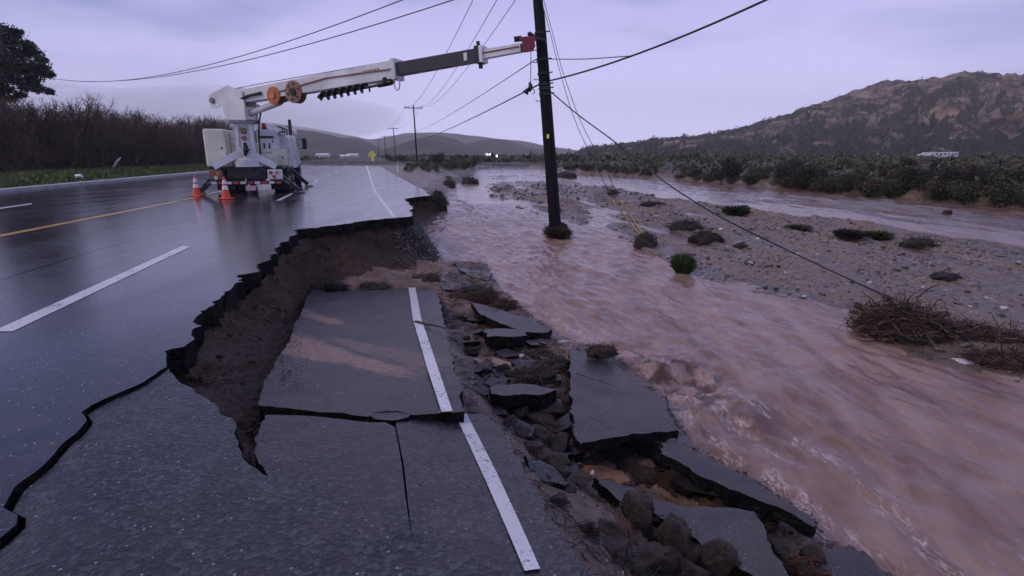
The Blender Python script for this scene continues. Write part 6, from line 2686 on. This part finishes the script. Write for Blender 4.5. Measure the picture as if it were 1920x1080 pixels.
cp_ = [PPl(u, v, S1) + [0, 0, .015] for u, v in zip(rng.normal(540, 20, 420), rng.uniform(560, 740, 420)) if u > 560 - (v - 560) * .38]
pebbles('spilled_soil', np.array(cp_), rng.uniform(.004, .011, len(cp_)), 'soil crumbs spilled over the left edge of the dropped lane slab', 'clod')
xs_ = rng.uniform(-2, 3.2, 30000)
ys_ = rng.uniform(1.5, 14, 30000)
hh = H(xs_, ys_)
ok = (hh > zw(ys_)) & inside(xs_, ys_, BANK_POLY) & (xs_ > np.interp(ys_, _sy, _sx) + .02)
pts = np.stack([xs_[ok], ys_[ok], hh[ok]], 1)[:3800]
pebbles('mud_gravel', pts, rng.uniform(.006, .024, len(pts)), 'small stones pressed into the mud of the rubble strip')

# single cobbles that show on the bar
placed = 0
cobl = []
while placed < 46:
    u, v = rng.uniform(1230, 1915), rng.uniform(440, 690)
    g_ = PG(u, v)
    if not inside(g_[0:1], g_[1:2], BAR)[0]:
        continue
    s_ = rng.uniform(.03, .075)
    cobl.append((rock(RM2[int(rng.integers(6))], g_ + [0, 0, s_ * .25], (s_ * 1.3, s_, s_ * .7), 'x', 'cobbles on the gravel bar', 'cobble', 'cobble'), u, v, s_))
    placed += 1
wm = RM2[0].copy()
wm.materials.clear()
wm.materials.append(M['white_stone'])
for (u, v, r_, lab) in ((1882, 580, 8, 'round white stone near the right edge of the gravel bar, brightest of all'), (1910, 493, 5, 'white stone high at the right edge of the gravel bar'), (1630, 532, 6, 'white stone on the bar just above the driftwood pile'), (1473, 513, 5, 'pale stone at the middle of the bar near its lower shore'), (1508, 558, 6, 'pale flat stone at the lower shore of the bar'), (1497, 542, 4, 'little pale stone just above the lower shore'),
                        (1820, 577, 6, 'flat pale stone left of the round white stone'), (1252, 483, 4, 'tiny white stone at the bar shore left of the green bush'), (1318, 521, 4, 'tiny white stone at the bar shore right of the green bush'), (1730, 540, 5, 'pale stone behind the red driftwood branch'), (1850, 560, 5, 'small pale stone above the flat pale one')):
    g_ = PG(u, v)
    s_ = r_ * g_[1] / 1029
    rock(wm, g_ + [0, 0, s_ * .4], (s_ * 1.3, s_, s_ * .85), lab, 'white stones on the gravel bar', 'pale_stone', 'stone')
for (u, v, r_, lab) in ((1110, 912, 9, 'crumpled white litter scrap at the tip of the broad slab'), (1240, 1079, 14, 'white scrap cut by the bottom edge below the boulders'), (1058, 788, 5, 'small white scrap beside the big tilted slab'), (999, 842, 5, 'small white scrap among the rubble stones'), (978, 672, 9, 'line of white foam litter in the mud pool')):
    g_ = PG(u, v) if v < 1000 else P(u, v, -1.05)
    s_ = r_ * g_[1] / 1029
    rock(RM2[3].copy() if False else wm, g_ + [0, 0, s_ * .6 + (.10 if v in (912,) else 0)], (s_ * 1.2, s_ * .7, s_ * .8), lab, None, 'litter_scrap', 'litter')

# ================================================================== debris


def debris(name, loc, rx, ry, rz_, label, n=220, mat='sticks', L=.35, th=.006, mulch=True, yaw=0, cat='debris', seed=1, wild=.5):
    """a mound of tangled sticks and mulch"""
    rg = np.random.default_rng(seed)
    loc = np.array(loc, float)
    e = empty(name, loc)
    tag(e, label, cat)
    c_, s_ = math.cos(yaw), math.sin(yaw)
    if mulch:
        bm = bmesh.new()
        bmesh.ops.create_icosphere(bm, subdivisions=3, radius=1.0)
        co = np.array([v.co for v in bm.verts])
        nz = 1 + .35 * fbm(co[:, 0] * 1.8 + seed, co[:, 1] * 1.8 + co[:, 2], 4)
        co = co * nz[:, None] * [rx * .9, ry * .9, rz_ * .85]
        x = co[:, 0] * c_ - co[:, 1] * s_
        y = co[:, 0] * s_ + co[:, 1] * c_
        V = np.stack([x, y, co[:, 2]], 1) + loc
        soup('mulch', V, np.array([[v.index for v in f.verts] for f in bm.faces]), M['wetmulch'], e, org=loc, smooth=True)
        bm.free()
    segs = []
    for i in range(n):
        dd = rg.normal(size=3)
        dd /= np.linalg.norm(dd)
        p = dd * [rx, ry, rz_] * (rg.random() ** .3)
        p[2] = abs(p[2]) * .95
        d = rg.normal(size=3) * [1, .8, wild]
        d[0] *= 1.6
        d /= np.linalg.norm(d)
        l_ = L * rg.uniform(.3, 1.3)
        t_ = th * rg.uniform(.5, 1.8)
        k = 3
        p = p - d * l_ / 2
        for j in range(k):
            d = d + rg.normal(size=3) * .25
            d /= np.linalg.norm(d)
            q = p + d * l_ / k
            segs.append(np.r_[p, q, t_ * (1 - j * .22), t_ * (1 - (j + 1) * .22)])
            p = q
    segs = np.array(segs)
    for a in (0, 3):
        x = segs[:, a] * c_ - segs[:, a + 1] * s_
        y = segs[:, a] * s_ + segs[:, a + 1] * c_
        segs[:, a], segs[:, a + 1] = x, y
        segs[:, a:a + 3] += loc
    V, Q = stick_soup(segs, 3)
    soup('twigs', V, Q, M[mat], e, org=loc)
    return e


def px(u, v, w):
    g_ = PG(u, v)
    return g_, w * g_[1] / 1029


FY = math.radians(110)
D = [  # u, v, width px, height ratio, label, n, material, yaw, L
    (1045, 440, 50, .55, 'clump of brown weed caught round the foot of the leaning pole', 260, 'sticks', 0, .30),
    (1210, 460, 46, .60, 'dark pointed tuft at the foot of the yellow guards', 240, 'sticks', 0, .22),
    (1285, 428, 66, .25, 'long dark brush mat on the gravel, left of the two mats behind the guards', 200, 'sticks', 0, .35),
    (1322, 452, 62, .38, 'dark brush mound on the gravel between the guards and the flat green shrub', 220, 'sticks', 0, .3),
    (1388, 464, 30, .3, 'small dark scrap of brush right of the brush mound', 70, 'sticks', 0, .2),
    (1722, 462, 66, .28, 'flat dark branch litter right of the long green shrub', 150, 'sticks', 0, .4),
    (1770, 520, 60, .16, 'thin line of dry litter on the bar near the right edge', 60, 'sticks', 0, .35),
    (1222, 384, 50, .14, 'thin dark driftwood line in the braided shallows', 60, 'sticks', 0, .6),
    (1150, 362, 26, .25, 'small dark snag in the shallows near the yellow guards', 60, 'sticks', 0, .4),
    (1060, 334, 44, .3, 'far dark snag in the shallows just right of the leaning pole', 90, 'sticks', 0, .9),
    (1776, 401, 18, .45, 'small dark snag standing alone in the far channel', 60, 'sticks', 0, .2),
    (880, 345, 36, .40, 'dark brush lodged at the upstream end of the gravel', 130, 'sticks', 0, .6),
    (888, 562, 96, .30, 'dark red brown brush pile between the asphalt shards', 520, 'redsticks', .1, .28),
    (945, 576, 52, .34, 'reddish twig clump at the water edge beside the thin blade', 240, 'redsticks', 0, .2),
    (915, 597, 60, .30, 'tangled roots under the thin blade of asphalt', 240, 'sticks', .3, .2),
    (1040, 690, 78, .26, 'wet branch tangle against the left edge of the big tilted slab', 300, 'sticks', 0, .22),
    (1000, 706, 90, .16, 'long mat of wet sticks across the mud', 260, 'sticks', .1, .25),
    (1045, 738, 44, .34, 'dark root clump at the left corner of the big tilted slab', 220, 'sticks', 0, .16),
    (1010, 668, 60, .22, 'wet sticks piled behind the mud pool', 180, 'sticks', .2, .2),
    (1128, 660, 64, .20, 'tuft of brown weed on the top edge of the big tilted slab', 230, 'redsticks', .5, .14),
    (1120, 852, 70, .22, 'dark weeds below the broken front of the big tilted slab', 240, 'sticks', .2, .14),
    (1215, 842, 56, .20, 'roots trailing from the right front of the big tilted slab', 160, 'sticks', .4, .14),
    (1375, 938, 70, .16, 'dark twigs under the long narrow slab', 180, 'sticks', .6, .16),
    (1440, 985, 50, .34, 'brown grass stuck behind the broad slab end', 200, 'sticks', .8, .12),
    (1100, 1000, 34, .5, 'dark root clump beside the foreground slab edge', 160, 'sticks', 0, .10),
    (880, 660, 34, .28, 'twigs pressed in the mud beside the dropped lane slab', 90, 'sticks', 0, .12),
    (862, 600, 30, .35, 'dark litter at the edge of the dropped lane slab', 90, 'sticks', 0, .12),
    (800, 525, 60, .22, 'brown litter at the foot of the gravel slope', 160, 'redsticks', 0, .2),
    (700, 540, 60, .18, 'clods and roots at the foot of the back wall of the hole', 140, 'sticks', 0, .16),
    (632, 540, 44, .22, 'dark clod heap at the left foot of the back wall', 110, 'sticks', 0, .16),
    (825, 368, 34, .9, 'dark brush hanging on the bank below the road corner', 260, 'sticks', 0, .5),
    (842, 350, 26, .5, 'brush at the upper lip of the bank behind the road corner', 150, 'sticks', 0, .6),
]
for i, (u, v, w, hr, lab, n, mt, yaw, L) in enumerate(D):
    g_, ww = px(u, v, w)
    if u in (700, 632, 800):
        g_ = P(u, v, -1.02)
        ww = w * g_[1] / 1029
    if u == 1128:
        g_ = P(u, v, -1.12)
    if u == 825:
        g_ = PY(822, 385, 20.6)
        ww = w * 20.6 / 1029
    debris('debris_clump', g_ + [0, 0, 0.0], ww / 2, ww / 2 * (.8 if ww < 1 else .6), ww * hr, lab, n, mt, max(.08, min(L, ww * .45)), .0022 * (g_[1] / 4) ** .8 + .0015, True, yaw, seed=i, mulch=True) if False else \
        debris('debris_clump', g_, ww / 2, ww / 2 * (.8 if ww < 1 else .6), ww * hr, lab, n=n, mat=mt, L=max(.08, min(L, ww * .45)), th=.0022 * (g_[1] / 4) ** .8 + .0015, yaw=yaw, seed=i)

# the driftwood pile at right
g_ = PW(1700, 640)
debris('driftwood_pile', PW(1690, 632) + [0, 0, .05], .62, .42, .44, 'big tangled driftwood pile stranded at the water edge of the gravel bar', 1500, 'drift', .55, .006, True, -.35, seed=71, wild=.55)
debris('driftwood_pile', PW(1815, 640) + [0, 0, .03], .80, .28, .22, 'low dark tail of driftwood stretching right from the big pile', 900, 'drift', .45, .005, True, -.45, seed=72)
debris('driftwood_pile', PW(1885, 688) + [0, 0, .02], .46, .26, .15, 'dark matted debris hump at the right edge of the view', 900, 'drift', .35, .005, True, -.4, seed=73)
debris('driftwood_pile', PW(1990, 700) + [0, 0, .02], .5, .3, .15, 'continuation of the matted debris cut by the right edge', 260, 'sticks', .35, .007, True, -.4, seed=74)
YD = PW(1690, 632)[1]


def branch(pts, r0, label, mat='driftwood', name='driftwood_branch', cat='branch', group=None):
    p = np.array(pts, float)
    n = len(p)
    mb = MB()
    q = []
    for i in range(n - 1):
        for j in range(4):
            q.append(p[i] + (p[i + 1] - p[i]) * j / 4 + rng.normal(size=3) * r0 * .35)
    q.append(p[-1])
    mb.tube(q, list(np.linspace(r0, r0 * .35, len(q))), 7)
    o = mb.build(name, M[mat], None, smooth=True)
    tag(o, label, cat, group)
    return o


branch([PY(1700, 600, YD), PY(1722, 556, YD + .1), PY(1740, 543, YD + .15), PY(1762, 531, YD + .2)], .024, 'thick reddish branch pointing up right from the driftwood pile')
branch([PY(1690, 600, YD), PY(1706, 556, YD), PY(1722, 545, YD + .1)], .014, 'thin reddish branch beside the thick one on the driftwood pile')
branch([PY(1660, 585, YD), PY(1636, 562, YD), PY(1614, 546, YD)], .014, 'thin branch pointing up left from the driftwood pile')
branch([PY(1622, 612, YD - .1), PY(1600, 617, YD - .15), PY(1590, 608, YD - .2), PY(1584, 597, YD - .2)], .018, 'dark crooked branch reaching left over the water from the pile')
branch([PY(1706, 620, YD - .2), PY(1722, 655, YD - .45), PY(1722, 668, YD - .6)], .038, 'pale split root dipping into the water at the pile front', 'boulder')
branch([PY(1752, 635, YD - .3), PY(1740, 655, YD - .5), PY(1730, 672, YD - .65)], .032, 'second pale root leaning against the first in the water', 'boulder')
branch([PY(1640, 640, YD - .3), PY(1618, 640, YD - .35), PY(1608, 636, YD - .4)], .016, 'low twig at the water line left of the pile')
branch([PY(1790, 615, YD), PY(1792, 592, YD)], .010, 'short upright twig on the low driftwood tail')
rl = np.random.default_rng(31)
for i, wd in enumerate(('lowest', 'second lowest', 'middle', 'second highest', 'highest')):
    u0 = 1650 + rl.uniform(-20, 30)
    v0 = 655 - i * 16
    branch([PY(u0, v0, YD - .35 + i * .05), PY(u0 + 50, v0 - rl.uniform(-6, 22), YD - .3 + i * .05), PY(u0 + 105, v0 + rl.uniform(-22, 12), YD - .2 + i * .05)], .020, wd + ' of the limbs lying across the front of the driftwood pile', 'driftwood' if i % 2 else 'boulder')
for (u, v, s_, lab) in ((1612, 578, .09, 'blue grey rock left of the driftwood pile'), (1600, 590, .06, 'small dark rock at the shore left of the driftwood pile'), (1634, 590, .07, 'grey wet rock touching the driftwood pile'), (1664, 560, .06, 'black rock wedged on top of the driftwood pile')):
    g_ = PG(u, v)
    rock(RM[int(s_ * 100) % 8], (g_ if v != 560 else PY(1662, 563, YD)) + [0, 0, s_ * .4], (s_ * 1.4, s_, s_ * .8), lab, None, 'shore_rock', 'rock')

# bushes left on the bar


def tuft(loc, r_, hgt, label, mats, n=700, seed=1, blade=.02, name='green_bush'):
    rg = np.random.default_rng(seed)
    loc = np.array(loc, float)
    e = empty(name, loc)
    tag(e, label, 'bush')
    ang = rg.random(n) * 6.28
    rad = rg.random(n) ** .6 * r_ * .55
    b_ = np.stack([rad * np.cos(ang), rad * np.sin(ang), np.zeros(n)], 1)
    out = np.stack([np.cos(ang), np.sin(ang), np.zeros(n)], 1) * (rg.random((n, 1)) * r_ * .75)
    tip = b_ + out + rg.normal(size=(n, 3)) * r_ * .12
    tip[:, 2] = hgt * rg.uniform(.35, 1.0, n) * (1 - .45 * (np.linalg.norm(tip[:, :2], axis=1) / (r_ * 1.4)) ** 2)
    midp = (b_ + tip) / 2 + [0, 0, hgt * .12]
    w_ = rg.normal(size=(n, 3)) * blade
    V = np.stack([b_ - w_ * .6, b_ + w_ * .6, midp + w_, midp - w_, tip], 1) + loc
    k = n // 2
    for nm, sl, mt in (('foliage', slice(0, k), mats[0]), ('dry_foliage', slice(k, n), mats[1])):
        VV = V[sl]
        m_ = len(VV)
        base = np.arange(m_)[:, None] * 5
        Fq = np.concatenate([base + [0, 1, 2], base + [0, 2, 3], base + [3, 2, 4]], 0)
        soup(nm, VV.reshape(-1, 3), Fq, M[mt], e, org=loc)
    return e


g_, ww = px(1280, 512, 50)
tuft(g_, ww / 2, ww * .92, 'bright green upright bush standing at the shore of the gravel bar', ('leaf_green', 'leaf_dark'), 1500, 3, .007)
g_, ww = px(1380, 404, 52)
tuft(g_, ww / 2, ww * .45, 'flat green shrub on the gravel near the far channel', ('leaf_green', 'leaf_dark'), 700, 4, .016)
g_, ww = px(1645, 448, 60)
tuft(g_, ww / 2, ww * .32, 'right half of the long low green shrub on the bar', ('leaf_dark', 'leaf_green'), 700, 5, .014)
g_, ww = px(1592, 446, 60)
tuft(g_, ww / 2, ww * .34, 'dark left half of the long low shrub on the bar', ('leaf_dark', 'leaf_red'), 700, 6, .014)
g_ = PW(1046, 446)
tuft(g_, .42, .36, 'brown grass tuft wrapped round the waterline of the leaning pole', ('leaf_tan', 'leaf_red'), 900, 9, .010, 'grass_tuft')
g_, ww = px(1497, 432, 52)
tuft(g_, ww / 2, ww * .28, 'small olive yellow shrub in the middle of the bar', ('leaf_olive', 'leaf_tan'), 500, 7, .014)

# sticks on the slabs and reddish roots by the boulders
branch([PPl(779, 606, S1) + [0, 0, .03], PPl(805, 614, S1) + [0, 0, .04], PPl(833, 623, S1) + [0, 0, .05]], .020, 'black stick lying across the white line of the dropped lane slab', 'sticks')
for i, q in enumerate([[(1157, 955), (1168, 990), (1184, 1030)], [(1160, 952), (1176, 985), (1192, 1020)], [(1150, 960), (1160, 985), (1172, 1012)]]):
    branch([P(u, v, -.80 - k * .04) for k, (u, v) in enumerate(q)], .009 - i * .0015, ['thickest red root hanging over the boulders', 'right hand thin red root over the boulders', 'left hand thin red root over the boulders'][i], 'redsticks')
debris('debris_clump', P(1508, 1068, -1.16), .13, .08, .05, 'red brown bark litter beside the corner fragment', 160, 'redsticks', .12, .004, True, -.5, seed=91)
branch([P(1105, 782, -.98), P(1130, 792, -.99), P(1148, 815, -.98)], .004, 'thin curved twig lying on the big tilted slab', 'sticks')
branch([P(1080, 700, -1.08), P(1115, 712, -1.08), P(1150, 722, -1.1), P(1164, 738, -1.08)], .006, 'longer dark twig across the upper part of the big tilted slab', 'sticks')

# puddles of orange mud
m = MatB('orange_puddle')
m.set(color=m.ramp(m.noise(3, 3), [(0.35, (0.22, 0.115, 0.075, 1)), (0.65, (0.31, 0.175, 0.12, 1))]), rough=0.12, ior=1.33)
M['puddle'] = m.m
for (pol, lab) in (([(1072, 884), (1100, 873), (1130, 872), (1165, 884), (1182, 902), (1150, 908), (1110, 900)], 'orange mud puddle beneath the big tilted slab'),
                   ([(1250, 868), (1275, 880), (1320, 915), (1330, 935), (1300, 925), (1268, 900)], 'narrow orange puddle beneath the long narrow slab'),
                   ([(888, 672), (925, 668), (960, 682), (955, 696), (915, 692)], 'small orange puddle in the mud beside the dropped lane slab')):
    c_ = np.mean([PG(u, v) for u, v in pol], 0)
    zz = np.percentile([PG(u, v)[2] for u, v in pol], 60) + .02
    pts = jag([P(u, v, zz) for u, v in pol], .02, .03, 55, closed=True)
    o = plate('mud_puddle', pts, lambda x, y: zz, .02, [M['puddle'], M['puddle']], None, spacing=.08, relief=.0, org=tuple(c_))
    tag(o, lab, 'puddle')

# froth patch
m = simple('river_froth', (0.72, 0.64, 0.66, 1), .6, 0, .25, 20, .01)
for pol, lab in (([(1012, 634), (1030, 628), (1058, 632), (1078, 642), (1072, 656), (1050, 664), (1030, 654), (1010, 648)], 'patch of white froth above the big tilted slab'),
                 ([(1778, 670), (1802, 668), (1826, 676), (1830, 684), (1810, 684), (1790, 678)], 'patch of white froth between the driftwood pile and the debris hump')):
    pts = jag([PW(u, v, .03) for u, v in pol], .05, .03, 66, closed=True)
    o = plate('foam_patch', pts, lambda x, y: float(zw(y)) + .035 + .025 * float(perlin(x * 9, y * 9)), .07, [m, m], None, spacing=.04, relief=.02, org=tuple(np.mean(pts, 0)))
    tag(o, lab, 'foam')

# ================================================================== labels of the look-alikes
ORD = ['first', 'second', 'third', 'fourth', 'fifth', 'sixth', 'seventh', 'eighth', 'ninth', 'tenth', 'eleventh', 'twelfth', 'thirteenth', 'fourteenth', 'fifteenth', 'sixteenth', 'seventeenth', 'eighteenth', 'nineteenth', 'twentieth', 'twenty-first', 'twenty-second', 'twenty-third', 'twenty-fourth', 'twenty-fifth', 'twenty-sixth', 'twenty-seventh', 'twenty-eighth']


def relabel(items):
    """items: (object, u, what it looks like, where it is); same words get their order from the left"""
    by = {}
    for o_, u, w, at in items:
        by.setdefault((w, at), []).append((u, o_))
    for (w, at), li in by.items():
        li.sort(key=lambda q: q[0])
        for i, (u, o_) in enumerate(li):
            if len(li) == 1:
                o_['label'] = (w + ' ' + at).strip()
            else:
                o_['label'] = ORD[min(i, 27)] + ' ' + w + ' from left, ' + at


def where(u, table):
    for lim, s_ in table:
        if u < lim:
            return s_
    return table[-1][1]


items = []
for o_, u, v, s_, kd, t_ in bank:
    col_ = {'dark': 'dark green', 'olive': 'olive', 'red': 'red brown', 'tan': 'dry tan'}[kd]
    sz_ = 'small' if s_ < .6 else ('large' if s_ > 1.0 else 'middling')
    row = 'front' if t_ < .33 else ('back' if t_ > .7 else 'middle')
    at = where(u, [(1150, 'near the hill foot'), (1250, 'beyond the yellow guards'), (1340, 'left of the round green bush'), (1440, 'by the round green bush'), (1560, 'by the very dark bush'), (1690, 'left of the trailer'), (1820, 'below the trailer'), (9999, 'near the right edge')])
    items.append((o_, u, sz_ + ' ' + col_ + ' ' + row + ' row bank bush', at))
relabel(items)
items = []
for o_, u, s_, kd, Y in shd:
    items.append((o_, u, ('small ' if s_ < .75 else 'large ') + {'olive': 'olive', 'red': 'red brown', 'tan': 'dry tan'}[kd] + ' shoulder scrub bush', 'near the nearest crossarm pole' if Y < 70 else 'toward the yellow sign'))
relabel(items)
items = []
for o_, u, v, _, red in thk:
    at = where(u, [(60, 'under the pine'), (130, 'right of the pine'), (215, 'around the tallest bare tree'), (300, 'between the round bare tree and the truck'), (400, 'left of the truck'), (9999, 'behind the truck')])
    items.append((o_, u, 'reddish thicket shrub tree' if red else 'dark bare thicket tree', at))
relabel(items)
items = []
for o_, u, v, s_ in rubble:
    at = where(v, [(650, 'near the small asphalt block'), (715, 'by the wet stick mat'), (765, 'around the flat asphalt chunk'), (830, 'left of the big tilted slab'), (880, 'below the big tilted slab corner'), (9999, 'below the orange puddle')])
    if u > 1090:
        at = where(u, [(1200, 'above the broad slab'), (1300, 'between broad slab and long slab'), (9999, 'under the long narrow slab')])
    items.append((o_, u, ('large flat' if s_ > .075 else 'small' if s_ < .035 else 'middling') + ' brown rubble stone', at))
relabel(items)
items = []
for o_, u, v, s_ in frag:
    at = where(v, [(650, 'near the small asphalt block'), (715, 'by the wet stick mat'), (765, 'around the flat asphalt chunk'), (830, 'left of the big tilted slab'), (880, 'below the big tilted slab corner'), (9999, 'below the orange puddle')])
    if u > 1090:
        at = where(u, [(1200, 'above the broad slab'), (1300, 'between broad slab and long slab'), (9999, 'under the long narrow slab')])
    items.append((o_, u, ('larger' if s_ > .10 else 'smaller') + ' asphalt fragment', at))
relabel(items)
items = []
for o_, u, v, s_ in heap:
    at = where(u, [(1130, 'beside the foreground slab edge'), (1200, 'around the squarish brown boulder'), (1280, 'around the large reddish boulder'), (9999, 'by the dark round boulder')])
    items.append((o_, u, ('larger' if s_ > .052 else 'smaller') + ' heap stone', at + (', upper part' if v < 1010 else ', lower part')))
relabel(items)
items = []
for o_, u, v, s_ in cobl:
    at = where(u, [(1400, 'right of the bright green bush'), (1560, 'in the middle of the bar'), (1700, 'above the driftwood pile'), (1800, 'behind the driftwood tail'), (9999, 'near the right edge')])
    items.append((o_, u, ('big' if s_ > .06 else 'small' if s_ < .045 else 'middling') + ' grey bar cobble', at))
relabel(items)
